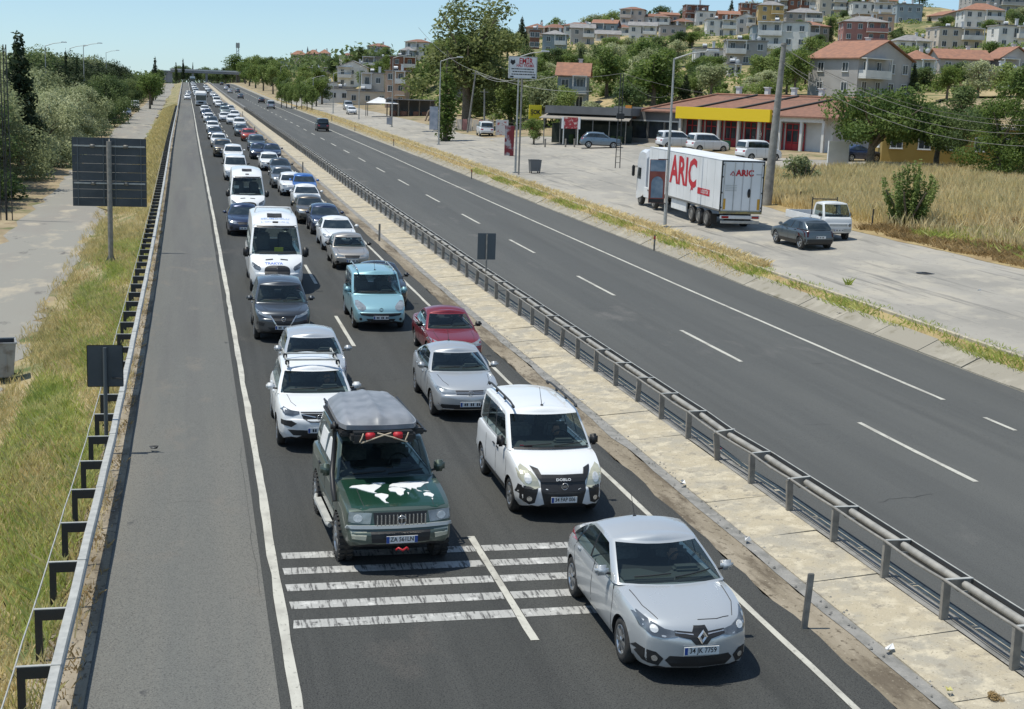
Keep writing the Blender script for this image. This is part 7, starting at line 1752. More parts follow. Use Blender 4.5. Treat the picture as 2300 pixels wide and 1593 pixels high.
# px0, px1, py_top, py_base, depth, floors, wall, roof, label, rise
HS = [
 (1850,2068,120,226,172,2,'grey','gable_x','large grey house with red tiled gable roof behind the wide spreading tree',2.6,.9),
 (2036,2112,118,168,210,1,'white','hip','white walled house with low red roof behind the large grey house',1.6,-.2),
 (2105,2240,112,168,215,1,'grey','gable_y','grey bungalow with red tile roof and dormer at the right',1.8,-.1),
 (2236,2330,112,165,215,1,'grey','gable_x','grey gabled house with red roof cut by the right edge',2.2,.1),
 (2172,2330,152,205,185,1,'pink','flat','low dark red walled house with a flat terracotta canopy at right',1.0,0),
 (1894,2008,66,122,330,3,'pink','hip','dusty red three storey house in the middle of the hillside',1.6,-.3),
 (1924,2020,28,78,372,2,'peach','flat','peach house with balconies directly above the dusty red house',1.2,-.2),
 (2012,2100,92,120,300,1,'white','hip','low white house with grey roof right of the dusty red house',1.5,-.1),
 (2100,2220,64,112,300,2,'beige','flat','beige two storey house with flat roof and dishes on the right hillside',1.2,0),
 (2164,2268,14,66,335,2,'white','hip','white two storey house with bright red hipped roof near the top right',2.0,-.2),
 (2234,2330,62,112,280,2,'white','flat','white house with stepped balconies at the right edge of the hillside',1.2,0),
 (2014,2080,6,42,410,2,'blue','flat','grey green flat roofed house near the bare hilltop',1.0,-.2),
 (1914,2018,2,48,430,2,'white','flat','wide white house with dark glazed top floor near the summit',1.2,-.2),
 (1704,1768,16,62,400,3,'yellow','hip','yellow ochre house with stacked balconies on the ridge',1.4,-.3),
 (1768,1860,20,66,405,2,'grey','hip','greyish house with dark hipped roof right of the yellow house',1.6,-.3),
 (1692,1792,60,106,330,2,'blue','flat','grey blue cube shaped house on the middle slope',1.0,-.3),
 (1632,1736,104,150,268,2,'grey','flat','grey house with white balconies above the row of shops',1.0,-.3),
 (1564,1636,104,142,280,1,'white','flat','small white house with flat roof left of the grey balcony house',1.0,-.2),
 (1588,1662,44,88,400,2,'white','flat','whitish terraced house below the brown rooftops',1.0,-.2),
 (1656,1702,40,84,405,2,'white','gable_x','narrow white gabled house beside the whitish terrace',1.4,-.2),
 (1616,1668,24,48,460,1,'rust','gable_y','rust brown roofed house on the ridge',1.4,-.2),
 (1664,1710,14,42,470,2,'rust','flat','dark brown house with flat top left of the yellow house',1.0,-.2),
 (1416,1484,62,100,420,2,'white','gable_y','white house with grey roof on the left part of the hillside',1.4,-.4),
 (1484,1548,54,84,430,1,'grey','flat','grey house with flat roof right of the white one on the left slope',1.0,-.2),
 (1840,1908,2,38,440,3,'beige','flat','beige tower like house touching the top of the view',1.0,-.2),
 (2176,2330,0,22,420,2,'grey','flat','large grey building cut off by the top right corner',1.0,-.1),
 (1222,1281,88,126,350,2,'blue','hip','grey blue house behind the tall broad tree',1.2,-.3),
 (1194,1218,84,108,365,2,'rust','flat','small dark brown house between tall tree and grey blue house',.8,-.2),
 (1284,1342,76,104,400,2,'grey','gable_y','plain grey house right of the grey blue house',1.4,-.2),
 (1340,1400,72,98,430,1,'beige','gable_y','low beige house on the left ridge',1.4,-.2),
 (1262,1336,152,222,200,2,'blue','gable_y','pale blue grey house with red tiled roof and tall windows among the trees',2.0,-.35),
 (1640,1672,146,180,250,1,'white','flat','small white facade glimpsed between trees above the shops',.8,-.2),
 (762,832,136,174,450,2,'white','gable_x','white house with dark gable roof on the distant left slope',2.2,-.2),
 (818,872,160,204,335,2,'beige','flat','beige apartment block with dark upper storey right of the dark gable house',1.0,-.3),
 (872,922,158,210,305,3,'peach','flat','pinkish three storey block left of the tall broad tree',1.0,-.3),
 (903,936,120,146,420,2,'blue','hip','small blue grey house high on the distant slope',1.2,-.2),
 (606,650,136,172,900,4,'blue','flat','large plain blue grey block on the far skyline',1.0,-.2),
 (655,690,130,152,860,3,'beige','hip','red roofed apartment beside the large plain block on the skyline',2.5,-.2),
 (690,720,130,150,850,3,'peach','hip','red roofed apartment in front of the minaret',2.5,-.2),
 (718,742,128,150,830,3,'beige','hip','smaller red roofed apartment right of the minaret',2.5,-.2),
 (728,770,150,180,640,2,'stone','flat','stone coloured house below the red roofed apartments',1,-.2),
 (690,728,150,184,660,2,'white','flat','pale house below the red roofed apartments, to the left',1,-.2),
]
RIDGE = [(1400,70,470),(1420,66,480),(1446,62,470),(1470,58,480),(1500,56,490),(1530,52,480),(1560,48,490),(1584,44,480),(1360,76,470),(1330,78,480),(1300,80,470),(1270,84,480),(1246,86,480),(1225,88,490),(1205,90,480),(1740,14,470),(1780,18,470),(1815,14,470),(1870,30,450),(1980,20,470),(850,140,560),(880,136,540),(780,138,700),(940,130,520),(800,152,480),(845,150,470),(905,150,400)]
SHORT = ['large grey house', 'low red roofed white house', 'grey bungalow', 'gabled house at the right edge', 'low dark red house', 'dusty red house', 'peach house', 'low white house', 'beige two storey house', 'white house with red hipped roof', 'house with stepped balconies', 'grey green summit house', 'wide white summit house', 'yellow ochre house', 'greyish hipped house', 'grey blue cube house', 'grey balcony house', 'small white flat house', 'whitish terrace', 'narrow white gabled house', 'rust brown roofed house', 'dark brown flat house', 'white left slope house', 'grey left slope house', 'tower like beige house', 'top corner building', 'grey blue house', 'small dark brown house', 'plain grey house', 'low beige ridge house', 'pale house with tall windows', 'small white facade', 'dark gabled white house', 'beige apartment block', 'pinkish block', 'small blue grey house', 'plain skyline block', 'red roofed apartment', 'apartment by the minaret', 'smaller red apartment', 'stone coloured house', 'pale low house']
MORE = []
_r = random.Random(77)
for (yb, D0, x0, x1, st) in ((58, 455, 1590, 2320, 62), (84, 400, 1600, 2330, 74), (108, 350, 1560, 2330, 88), (134, 300, 1560, 1900, 105), (150, 262, 2060, 2330, 100)):
    _x = x0
    while _x < x1:
        _p = _x+_r.uniform(-14, 14); _y = yb+_r.uniform(-6, 6)-(8 if _p > 2150 and yb < 90 else 0)
        if not any(a-12 < _p < b+12 and t-14 < _y-12 < bs+16 for (a, b, t, bs, *_q) in HS): MORE.append((_p, _y, D0*_r.uniform(.96, 1.05)))
        _x += st
def hill_points():
    for (a, b, t, base, D, *_r) in HS:
        X, Y, z = deep((a+b)/2, base, D); HILLP.append((X, Y, z-float(gz(X, Y, False))))
    for (px, py, D) in MORE:
        X, Y, z = deep(px, py, D); HILLP.append((X, Y, max(0, z-float(gz(X, Y, False)))))
    for (px, py, D) in RIDGE:
        X, Y, z = deep(px, py+12, D); HILLP.append((X, Y, z-float(gz(X, Y, False))))
    for (px, py, D) in [(2120,22,500),(2100,14,520),(2290,60,400),(1800,190,230),(1500,190,230),(1400,180,250),(1550,150,300),(1400,130,330),(2150,215,170),(1150,180,250),(980,190,260),(1000,160,330),(640,200,700),(700,215,450),(760,200,420),(620,190,900)]:
        X, Y, z = deep(px, py, D); HILLP.append((X, Y, max(0, z-float(gz(X, Y, False)))))
    for y in (200, 250, 300, 350, 420, 500, 600, 700): HILLP.append((46+float(sh(y)), y, 0))
    for (x, y) in ((300, 500), (420, 420), (500, 700), (300, 900), (700, 900), (900, 300)): HILLP.append((x, y, 38))
hill_points()
def build_houses():
    for i, (a, b, t, base, D, fl, wc, roof, lab, rise, rz) in enumerate(HS):
        X, Y, z = deep((a+b)/2, base, D); z = Z(X, Y); w = (b-a)/3050*D*.92
        d = min(max(w*.75, 6), 12); zt = deep((a+b)/2, t, D)[2]; H = max(2.6*fl, zt-z-(rise if roof != 'flat' else .6)); fh = H/fl
        house(lab, X, Y+d/2, z, w, d, fl, WC[wc], roof, rise, -.12+rz*.6, i, fh=fh, rm=(m_tile if i in (0,1,2,3,9,30,37,38,39) else (m_slate if roof != 'flat' and i not in (20,) else None)), cat='apartment block' if fl > 3 or 'block' in lab or 'apartment' in lab else 'house', name='house')
    cols = ['white', 'beige', 'grey', 'white', 'peach', 'stone', 'rust', 'white', 'blue', 'beige']
    pos = ['at the left end', 'in the middle', 'towards the right', 'at the far right']
    for i, (px, py, D) in enumerate(RIDGE):
        X, Y, z = deep(px, py+12, D); c = cols[i % 10]; w = random.uniform(6, 11); rf = random.choice(['hip', 'flat', 'gable_y', 'flat'])
        n = {'white': 'white', 'beige': 'beige', 'grey': 'grey', 'peach': 'peach', 'stone': 'stone coloured', 'rust': 'brown', 'blue': 'blue grey'}[c]
        house('small %s house with %s roof on the crowded ridge line' % (n, {'hip': 'brown hipped', 'flat': 'flat grey', 'gable_y': 'red gabled'}[rf]), X, Y, Z(X, Y)-random.uniform(0, 1.2), w, 7, random.choice((1, 2, 2, 3)), WC[c], rf, random.uniform(1, 1.8), random.uniform(-.5, .2), 100+i, group='small houses along the ridge', rm={'hip': m_tile2, 'flat': None, 'gable_y': m_tile}[rf], chimney=i % 2 == 0)

def build_more():
    rg = random.Random(5); cn = ['white', 'beige', 'white', 'beige', 'peach', 'white', 'white', 'pink', 'stone', 'grey']
    for i, (px, py, D) in enumerate(MORE):
        X, Y, z = deep(px, py, D); c = rg.choice(cn); rf = rg.choice(['hip', 'flat', 'gable_x', 'gable_y', 'hip', 'flat']); red = rf != 'flat' and rg.random() < .85
        pj = (px, py-12); best = min(range(len(HS)), key=lambda k: abs((HS[k][0]+HS[k][1])/2-px)+2*abs((HS[k][2]+HS[k][3])/2-py+12)); hb = HS[best]; dx, dy = px-(hb[0]+hb[1])/2, py-12-(hb[2]+hb[3])/2
        rel = ('right of' if dx > 0 else 'left of') if abs(dx) > abs(dy) else ('below' if dy > 0 else 'above')
        house('%s house with %s roof %s the %s' % ({'blue': 'blue grey', 'stone': 'stone coloured'}.get(c, c), ('red tiled ' if red else 'grey ')+{'hip': 'hipped', 'flat': 'flat', 'gable_x': 'gabled', 'gable_y': 'gabled'}[rf], rel, SHORT[best]), X, Y+3, Z(X, Y)-.3, rg.uniform(8, 12), rg.uniform(7, 9), rg.choice((1, 2, 2, 3)), WC[c], rf, rg.uniform(1.2, 2), rg.uniform(-.5, .3), 300+i, group='houses scattered over the hillside', rm=m_tile if red else (m_slate if rf != 'flat' else None), chimney=rf != 'flat')
def build_shops():
    # long row of shops, front wall from A to B
    A = Vector((*at(1540, 326), 0)); B = Vector((*at(1850, 345), 0)); dv = (B-A); L0 = dv.length; d = dv.normalized(); ang = math.atan2(d.y, d.x)
    # extend left to the dark restaurant end
    za = Z(A.x, A.y); zb = Z(B.x, B.y); z = (za+zb)/2-.05
    C0 = A-d*5.6; Lr = L0+5.6
    r = empty('shop_row', (C0.x, C0.y, z), ang, 'long single storey shop row with red tiled roof and wide yellow fascia', 'shop building')
    H = 3.75; D = 11
    w = MB(); w.box((Lr/2+.2, D/2+1.2, H/2-.4), (Lr, D, H+.8)); w.obj('wall', WC['white'], r)
    # roof in bays separated by dark hip ridges
    rm = MB(); x0, x1 = -.9, Lr+2.2; yb, ym, zt = -.5, 6.2, H+2.15
    b = [(x0, yb, H+.05), (x1, yb, H+.05), (x1, 13.2, H+.05), (x0, 13.2, H+.05), (x0+6.0, ym, zt), (x1, ym, zt)]
    rm.add(b+[(p[0], p[1], p[2]-.16) for p in b[:4]], [(0, 1, 5, 4), (2, 3, 4, 5), (3, 0, 4), (0, 6, 7, 1), (3, 9, 6, 0), (6, 9, 8, 7)]); rf = rm.obj('roof', m_tile2, r)
    def rz_(x, y): return H+.05+(zt-H)*min(1, (y-yb)/(ym-yb))
    for xa in (x0, x0+5.6, x0+11.2, x0+17.0):
        q = MB(); q.tube([(xa+.1, yb, rz_(0, yb)+.1), (xa+6.0, ym, zt+.1)], .14, 6); q.obj('hip_ridge', m_dark if xa > x0 else m_tile, rf)
    q = MB(); q.tube([(x0+6, ym, zt+.06), (x1, ym, zt+.06)], .13, 6); q.obj('ridge', m_tile, rf)
    for x in (7.6, 11.6, 15.2, 18.8): q = MB(); q.box((x, ym+.6, zt+.3), (.5, .5, 1.2)); q.box((x, ym+.6, zt+.95), (.7, .7, .12)); q.obj('chimney', WC['white'], rf)
    # yellow fascia with purple figure left out
    fx0, fx1 = 4.6, 4.6+13.0
    q = MB(); q.bevbox(((fx0+fx1)/2, -.75, H-.05), (fx1-fx0, .4, 1.35), .03); q.obj('fascia_board', mat('fascia_yellow', (.78,.55,.015), .5), r)
    # columns, beams and red shop fronts
    n = 7; xs = [4.6+(Lr-4.9)*i/n for i in range(n+1)]
    for i, x in enumerate(xs): q = MB(); q.box((x, .12, H/2-.45), (.3, .3, H+.2)); q.obj('column', WC['white'], r)
    q = MB(); q.box(((xs[0]+xs[-1])/2, .1, H-.32), (xs[-1]-xs[0], .34, .5)); q.obj('beam', WC['white'], r)
    for i in range(n-1):
        xa, xb = xs[i]+.2, xs[i+1]-.2; g = MB(); g.box(((xa+xb)/2, 1.15, 1.45), (xb-xa, .05, 3.0)); gl = g.obj('shop_window', m_wd, r)
        f = MB()
        for t in (0, .33, .66, 1): f.box((xa+(xb-xa)*t, 1.08, 1.45), (.09, .1, 3.0))
        for zz_ in (.1, 1.0, 2.3, 2.95): f.box(((xa+xb)/2, 1.075, zz_), (xb-xa, .09, .1))
        f.box(((xa+xb)/2, 1.09, .5), (xb-xa, .04, .75))
        f.obj('window_frame', m_redf, gl)
    # dark restaurant end
    q = MB(); q.box((-.7, .35, H-.35), (10.2, .3, 1.5)); q.obj('dark_fascia', WC['dgrey'], r)
    for x in (-5.6, -3.1, -.4, 2.1, 4.2): q = MB(); q.box((x, .3, 1.3), (.2, .2, 3.0)); q.obj('frame_post', m_galvd, r)
    q = MB(); q.box((-.7, .5, 1.35), (10.0, .08, 2.6)); gg = q.obj('shop_window', m_wd, r); q = MB(); q.box((-.7, .28, .25), (10.2, .25, .6)); q.obj('plinth', WC['stone'], r)
    q = MB(); q.box((-.7, .26, 2.62), (10.2, .14, .16)); q.obj('beam', m_frame, r)
    m_or = mat('orange_logo', (.5,.2,.03), .6); q = MB(); q.bevbox((-3.4, .15, H+.1), (1.0, .1, .9), .03); q.obj('logo_panel', m_or, r); q = MB(); q.bevbox((-3.0, .14, H-.75), (1.7, .08, .45), .03); q.obj('name_panel', m_tile2, r)
    # restaurant canopy to the left
    P0 = Vector((*at(1222, 326), 0)); P1 = Vector((*at(1405, 326), 0)); dd = (P1-P0); Lc = dd.length; e = dd.normalized(); a2 = math.atan2(e.y, e.x); zc = Z((P0.x+P1.x)/2, (P0.y+P1.y)/2)
    r = empty('restaurant_canopy', (P0.x, P0.y, zc), a2, 'dark open fronted restaurant with long grey canopy roof beside the lattice pole', 'restaurant')
    q = MB(); q.bevbox((Lc/2, 4.6, 3.9), (Lc+.6, 7.5, .9), .05); q.obj('canopy', WC['dgrey'], r)
    q = MB(); q.box((Lc/2, 8.2, 1.8), (Lc, .3, 3.8)); q.box((Lc/2, 3.2, 1.2), (Lc, .12, 2.3)); q.obj('back_wall', mat('dark_green_wall', (.018,.03,.024), .7, c2=(.05,.06,.045), scale=1.2), r)
    q = MB(); q.add([(-.6, -.5, 2.95), (Lc+.4, -.5, 2.95), (Lc+.2, 2.6, 3.5), (-.4, 2.6, 3.5), (-.6, -.5, 2.85), (Lc+.4, -.5, 2.85)], [(0, 1, 2, 3), (0, 4, 5, 1)]); q.obj('awning', WC['stone'], r)
    for k in range(6): q = MB(); q.tube([(Lc*k/5, -.3, 0), (Lc*k/5, -.3, 2.95)], .06, 6); q.obj('canopy_post', m_galvd, r)
    for k in range(8): q = MB(); q.bevbox((Lc*(.3+.085*k), 1.4, .6), (.6, .6, 1.1), .1); q.obj('planter', lf_dark, r)
    q = MB(); q.box((Lc*.66, -.35, .5), (2.9, .06, .75)); bb = q.obj('kahvalti_banner', mat('banner_pink', (.42,.03,.09), .6), r); text_obj('lettering', 'KAHVALTI', .45, m_white, bb, face_m((Lc*.66, -.4, .5)), .015, maxw=2.6)
    for s in (-1, 1): q = MB(); q.tube([(Lc*.34+s*.85, -.6, 0), (Lc*.34+s*.85, -.6, 2.5)], .07, 6); q.obj('gate_post', m_frame, r); q = MB(); q.bevbox((Lc*.34+s*.98, -.62, 2.45), (.28, .08, 1.35), .02); q.obj('side_board', m_white, r)
    q = MB(); q.bevbox((Lc*.34, -.62, 2.45), (1.6, .08, 1.3), .02); q.obj('menu_board', mat('menu_print', (.3,.03,.035), .5, c2=(.55,.4,.36), scale=3, lo=.52, hi=.6), r)
    # two people sized bollards, planters
    for i, px in enumerate((1224, 1290, 1270)):
        X, Y = at(px, 331); b = MB(); b.tube([(0, 0, 0), (0, 0, .8)], .1, 8); b.tube([(0, 0, .8), (0, 0, .95)], .12, 8); tag(b.obj('bollard', WC['stone'], None, loc=(X, Y, Z(X, Y))), 'short stone bollard in front of the restaurant, %s' % ('left one', 'right one', 'middle one')[i], 'bollard', 'bollards in front of the restaurant')
    X, Y = at(1545, 322); b = MB(); b.bevbox((0, 0, .6), (1.0, .15, 1.2), .03); tag(b.obj('notice_board', m_banner_print(), None, loc=(X-1.8, Y, Z(X, Y))), 'white notice board with red print beside the parked vans', 'board')
    X, Y = at(1640, 342); b = MB(); b.bevbox((0, 2, .6), (1.3, .8, 1.1), .06); tag(b.obj('green_cart', mat('green_plastic', (.02,.13,.06), .5), None, loc=(X, Y, Z(X, Y))), 'green plastic cart in front of the red shop windows', 'cart')
    # white wall panel, ochre house and shed under the spreading tree
    X, Y = at(1880, 378); q = MB(); q.box((0, 0, 1.2), (2.0, .2, 2.4)); tag(q.obj('white_board_wall', m_white, None, loc=(X, Y, Z(X, Y))), 'bright white wall panel left of the spreading tree trunk', 'wall')
    X, Y, _z = deep(2120, 340, 122); r = house('ochre yellow walled building behind the spreading tree', X, Y, Z(X, Y), 13, 8, 1, WC['ochre'], 'flat', 1, -.35, 3, balcony=False, fh=3.2, chimney=False)
    X, Y, _z = deep(2160, 392, 108)
    q = MB(); q.box((0, 0, .25), (22, .3, .7)); tag(q.obj('low_wall', WC['stone'], None, loc=(X+3, Y, Z(X, Y)), rz=-.3), 'low pale wall along the back of the dry field', 'wall')
    # roadside shacks and sheds left of the tall tree
    X, Y = at(955, 272); r = empty('timber_shed', (X, Y, Z(X, Y)), -.5, 'curved pile of old timber and sheet metal beside the ivy covered trunk', 'shed')
    for k in range(7): q = MB(); a = k/6*1.2; pts = [(k*.55, 0, 0), (k*.55+.4, .5, 1.6), (k*.55+1.4, 1.6, 2.6)]; q.tube(pts, .16, 6); q.obj('timber', mat('old_timber', (.3,.23,.17), .9, c2=(.16,.12,.09), scale=3), r)
    X, Y = at(905, 262); r = empty('market_shack', (X, Y, Z(X, Y)), -.3, 'low roofed dark roadside shack left of the timber pile', 'shed')
    q = MB(); q.box((1, 3, 3.1), (9, 6, .2)); q.obj('roof', m_slate, r); q = MB(); q.box((1, 5, 1.5), (8.6, .2, 3)); q.obj('back_wall', WC['dgrey'], r)
    for x in (-3, -1, 1, 3, 5): q = MB(); q.box((x, .2, 1.5), (.2, .2, 3)); q.obj('post', m_bark, r)
    for x in (-2, 0, 2.4, 4): q = MB(); q.bevbox((x, 1.2, .5), (1.3, 1, 1), .1); q.obj('crate', m_tile2, r)
    X, Y = at(1070, 250); Y += 6; r = house('grey tin roofed shed behind the ivy covered trunk', X, Y, Z(X, Y), 6, 6, 1, WC['dgrey'], 'gable_x', 1.8, -.3, 8, balcony=False, rm=m_slate, chimney=False, win=False)
    X, Y = at(860, 262); r = empty('marquee', (X, Y, Z(X, Y)), -.2, 'white peaked market tent with blue stripe on the distant service road', 'tent')
    q = MB(); q.add([(-3, -2, 2.4), (3, -2, 2.4), (3, 2, 2.4), (-3, 2, 2.4), (-.9, 0, 3.5), (1.2, 0, 3.2)], [(0, 1, 5, 4), (1, 2, 5), (2, 3, 4, 5), (3, 0, 4)]); q.obj('canopy', m_white, r)
    for sx in (-3, 3):
        for sy in (-2, 2): q = MB(); q.tube([(sx, sy, 0), (sx, sy, 2.4)], .08, 6); q.obj('pole', m_galvd, r)
    for i, (px, py, w_, h_, c, lab) in enumerate([(760, 232, 16, 3.6, 'white', 'long white tent roof beyond the parking lot'), (720, 228, 12, 4, 'grey', 'grey low building behind the pruned trees'), (690, 222, 12, 5, 'white', 'white low building with red stripe behind the pruned trees'), (800, 238, 10, 3.4, 'beige', 'beige shed at the end of the parking lot')]):
        X, Y = at(px, py); house(lab, X+4, Y+8, Z(X, Y), w_, 8, 1, WC[c], 'flat', 1, -.2, 40+i, balcony=False, fh=h_, chimney=False)
    X, Y = at(640, 212); house('small white kiosk with red roof near the far pruned trees', X+3, Y, Z(X, Y), 7, 6, 1, WC['white'], 'hip', 1.4, 0, 50, balcony=False)
    # fence by the big tree
    X, Y = at(1055, 295); r = empty('panel_fence', (X, Y, Z(X, Y)), -.55, 'patched pale fence with brown weeds left of the parked white van', 'fence')
    for k in range(9): q = MB(); q.box((-3.2+k*.8, .02*k, .9), (.7, .05, 1.6+.2*math.sin(k*2))); q.obj('fence_panel', WC['beige'] if k % 3 else WC['pink'], r)
    X, Y = at(1128, 306); q = MB(); q.bevbox((0, .3, 1.1), (1.7, .08, 2.0), .02); tag(q.obj('white_poster', m_banner_print(), None, loc=(X, Y, Z(X, Y))), 'white poster board with red print right of the parked white van', 'poster')
    X, Y = at(1180, 325); tree('ornamental_tree', 'small round ornamental tree under the yellow market sign', 'tree', 'broad', lf_green, X+1.0, Y, 3.2, 1.1, v=1)
def m_banner_print(): return mat('poster_print', (.7,.69,.68), .6, c2=(.5,.08,.07), scale=4, lo=.56, hi=.62)

def build_far():
    # overpass
    Yb = 850; zr_ = float(zr(Yb)); X0 = deep(383, 165, Yb)[0]; X1 = deep(596, 165, Yb)[0]
    r = empty('overpass', (0, Yb, zr_), 0, 'distant concrete road bridge crossing the highway at the horizon', 'bridge'); m = mat('bridge_concrete', (.2,.21,.22), .85, c2=(.28,.29,.3), scale=.2)
    b = MB(); b.box(((X0+X1)/2, 0, 6.3), (X1-X0, 9, 1.3)); b.obj('deck', m, r)
    b = MB(); b.box(((X0+X1)/2, -4.55, 7.35), (X1-X0, .2, .8)); b.obj('parapet', m_frame, r)
    for x in (X0+2, 3, X1-4, 11): b = MB(); b.box((x-5, 0, 2.5), (1.2, 7, 6.2)); b.obj('pier', m, r)
    for x, w_ in ((X0-4, 12), (X1+2, 6)): b = MB(); b.box((x-1, 3, 3), (w_, 12, 7)); b.obj('abutment', m, r)
    # mast
    X, Y, zt = deep(534, 96, 905); z = Z(X, Y); r = empty('telecom_mast', (X, Y, z), 0, 'tall lattice telecom mast on the horizon above the round tree', 'mast'); h = zt-z
    for s in (-1, 1): b = MB(); b.tube([(s*1.0, 0, 0), (s*.55, 0, h)], .22, 5); b.obj('leg', m_galvd, r)
    for k in range(12): b = MB(); s = 1 if k % 2 else -1; b.tube([(-s*.9, 0, h*k/12), (s*.9, 0, h*(k+1)/12)], .12, 4); b.obj('brace', m_galvd, r)
    b = MB(); b.bevbox((0, -.5, h*.93), (2.4, 1, h*.12), .1); b.obj('antennas', m_galv, r)
    # minaret
    X, Y, zt = deep(691, 104, 880); z = deep(691, 134, 880)[2]-6; r = empty('minaret', (X, Y, z), 0, 'slender dark minaret rising behind the red roofed apartments', 'minaret'); h = zt-z
    b = MB(); b.lathe([(0, .9), (h*.6, .8), (h*.61, 1.3), (h*.66, 1.3), (h*.67, .65), (h*.8, .6), (h, .02)], 12, 0, 'z'); b.obj('shaft', mat('minaret_grey', (.12,.14,.17), .8), r)

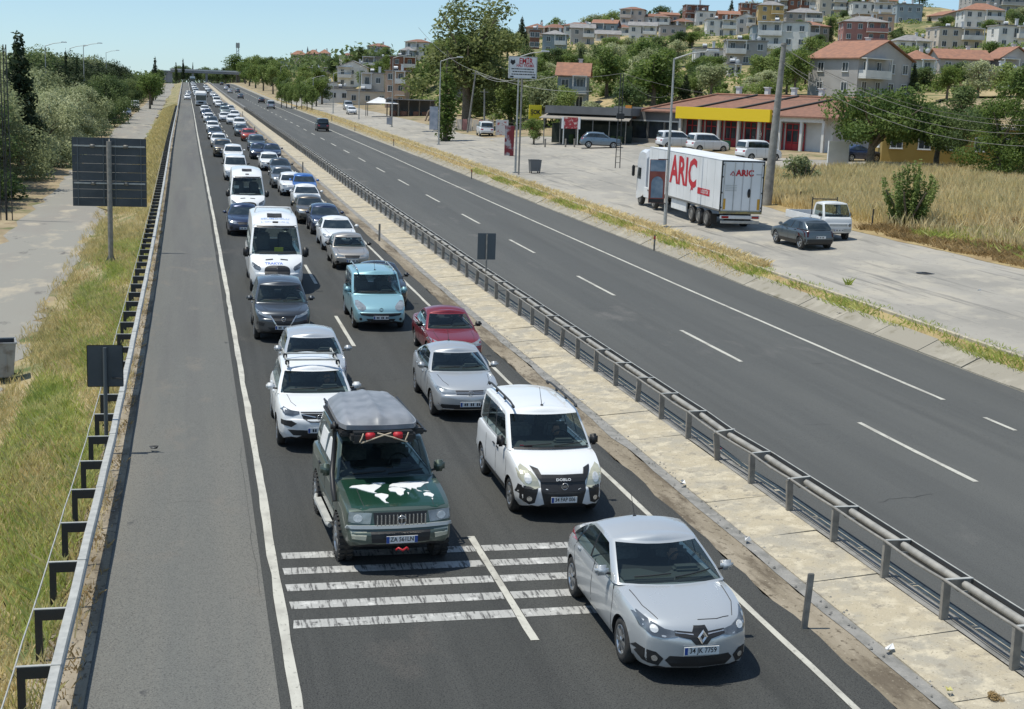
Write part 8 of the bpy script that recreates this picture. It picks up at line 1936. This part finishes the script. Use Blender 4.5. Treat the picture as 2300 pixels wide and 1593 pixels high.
def populate_hill():
    rg = random.Random(21); rects = []
    for (a, b, t, base, D, *_q) in HS: rects.append((a, b, t, base-(base-t)*.25, D, deep((a+b)/2, base, D)))
    for (px, py, D) in MORE: rects.append((px-5000/D*2.2, px+5000/D*2.2, py-6.5*3050/D, py-5, D, deep(px, py, D)))
    for (px, py, D) in RIDGE: rects.append((px-14, px+14, py-4, py+8, D, deep(px, py+12, D)))
    n = 0; pts = []
    def ok(X, Y, h, rad):
        z = Z(X, Y); pt = proj(X, Y, z+h); pb = proj(X, Y, z); px, pt_, pb_, dep = pt[0], pt[1], pb[1], pt[2]; pr = rad*3050/dep
        if px < 560 or px > 2400 or pt_ < -40: return False
        if 2080 < px < 2170 and pt_ < 30: return False
        for (a, b, t, bs, D, c) in rects:
            if math.hypot(X-c[0], Y-c[1]) < rad+6 and abs(D-Y) < 12: return False
            if Y < D and px+pr*.62 > a and px-pr*.62 < b and pt_ < bs-(bs-t)*.5 and pb_ > t-5:
                return False
        for (x, y, q) in pts:
            if (x-X)**2+(y-Y)**2 < (q+rad)**2*.26: return False
        return True
    tries = 0
    kinds = [('broad', lf_green), ('broad', lf_dark), ('broad', lf_green), ('broad', lf_olive), ('broad', lf_bright), ('olive', lf_dark), ('pine', lf_pine)]
    desc = {lf_green.name: 'mid green', lf_dark.name: 'dark green', lf_olive.name: 'grey green', lf_bright.name: 'bright green', lf_pine.name: 'dark conifer like'}
    def relation(X, Y, h):
        pj = proj(X, Y, Z(X, Y)+h*.5); best = min(range(len(HS)), key=lambda i: (abs((HS[i][0]+HS[i][1])/2-pj[0])**2+(2*((HS[i][2]+HS[i][3])/2-pj[1]))**2)); hb = HS[best]
        dx, dy = pj[0]-(hb[0]+hb[1])/2, pj[1]-(hb[2]+hb[3])/2; dd = math.hypot(dx, dy)
        rel = ('right of' if dx > 0 else 'left of') if abs(dx) > abs(dy)*1.1 else ('below' if dy > 0 else 'above')
        return '%s %s the %s' % ('just' if dd < 55 else ('a little way' if dd < 95 else ('some way' if dd < 150 else 'far')), rel, SHORT[best])
    while n < 296 and tries < 26000:
        tries += 1
        Y = 172+(560-172)*rg.random()**1.5; px = rg.uniform(880, 2330) if Y < 330 else rg.uniform(700, 2330)
        X = deep(px, 150, Y)[0]
        u = X-float(sh(Y))
        if u < (48 if Y > 178 else 70): continue
        k, m = rg.choice(kinds); h = rg.uniform(5, 9.5)*(1 if Y < 330 else 1.1); w = rg.uniform(.95, 1.35) if k != 'pine' else rg.uniform(.8, 1.1)
        if k == 'olive': k = 'broad'
        rad = h*w*.3
        if not ok(X, Y, h, rad):
            h *= .55; w *= 1.2; rad = h*w*.3
            if not ok(X, Y, h, rad): continue
        pts.append((X, Y, rad)); n += 1
        zone = relation(X, Y, h)
        tree('hillside_tree', '%s%s tree %s' % ('tall ' if h > 7.6 else ('' if h > 5 else 'low '), desc[m.name], zone), 'tree', k, m, X, Y, h, w, v=rg.randrange(4), group='trees on the hillside')
    # shrubs right behind the shops and below the hill houses
    for i in range(60):
        Y = rg.uniform(165, 230); px = rg.uniform(900, 2300); X = deep(px, 200, Y)[0]
        if X-float(sh(Y)) < (46 if Y > 185 else 84) or not ok(X, Y, 3, 1.5): continue
        pts.append((X, Y, 1.5)); bm_ = rg.choice([lf_green, lf_olive, lf_dark]); tree('hillside_bush', 'low %s bush %s' % (desc[bm_.name], relation(X, Y, 2)), 'bush', 'bush', bm_, X, Y, rg.uniform(2, 3.4), .9, v=i % 4, group='bushes low on the hillside')
    X, Y, _ = deep(1253, 62, 395); tree('cypress', 'single dark cypress on the ridge behind the grey blue house', 'tree', 'cypress', lf_pine, X, Y, max(5, deep(1253, 60, 395)[2]-Z(X, Y)), 1.1)
    # scrub between the houses
    rs = np.random.default_rng(8); C = []
    while len(C) < 900:
        Y = 170+370*rs.random()**1.3; px = rs.uniform(640, 2350); X = float(deep(px, 150, Y)[0])
        if X-float(sh(Y)) < (47 if Y > 182 else 84) or (2070 < px < 2180 and Y > 400): continue
        if any(math.hypot(X-r_[5][0], Y-r_[5][1]-3) < 9 for r_ in rects): continue
        q = rs.uniform(1.0, 2.3); C.append((X, Y, Z(X, Y)+q*.2, q*1.7, q*1.7, q*.62))
    V, F = leaf_cloud(C, 70000, .34, 9); link('hillside_scrub', np_mesh('hillside_scrub', V, F, lf_green), None, kind='stuff', label='low green scrub covering the slope between houses and trees')
    # distant woods as one mass
    V, F = leaf_cloud([(x, y, float(gz(x, y))+3, 11, 22, 6.5) for x, y in [(-60-rg.random()*200, 150+rg.random()*900) for _ in range(120)]], 26000, 1.2, 5)
    link('left_woodland', np_mesh('left_woodland', V, F, lf_dark), None, kind='stuff', label='dense woodland far left behind the roadside trees')
    V, F = leaf_cloud([(x, y, float(gz(x, y))+3, 16, 16, 6) for x, y in [(40+rg.random()*260, 520+rg.random()*600) for _ in range(110)]+[(-40+rg.random()*300-100, 1050+rg.random()*250) for _ in range(50)]], 26000, 1.3, 6)
    link('far_woodland', np_mesh('far_woodland', V, F, lf_dark), None, kind='stuff', label='far wooded slopes behind the town')
build_ground(); build_paint(); build_cracks(); build_rails(); marker_posts()
build_shops(); build_houses(); build_more(); build_far()
build_named_trees(); populate_hill(); build_plants()
P = build_vehicles(); build_heavy(); build_furniture()
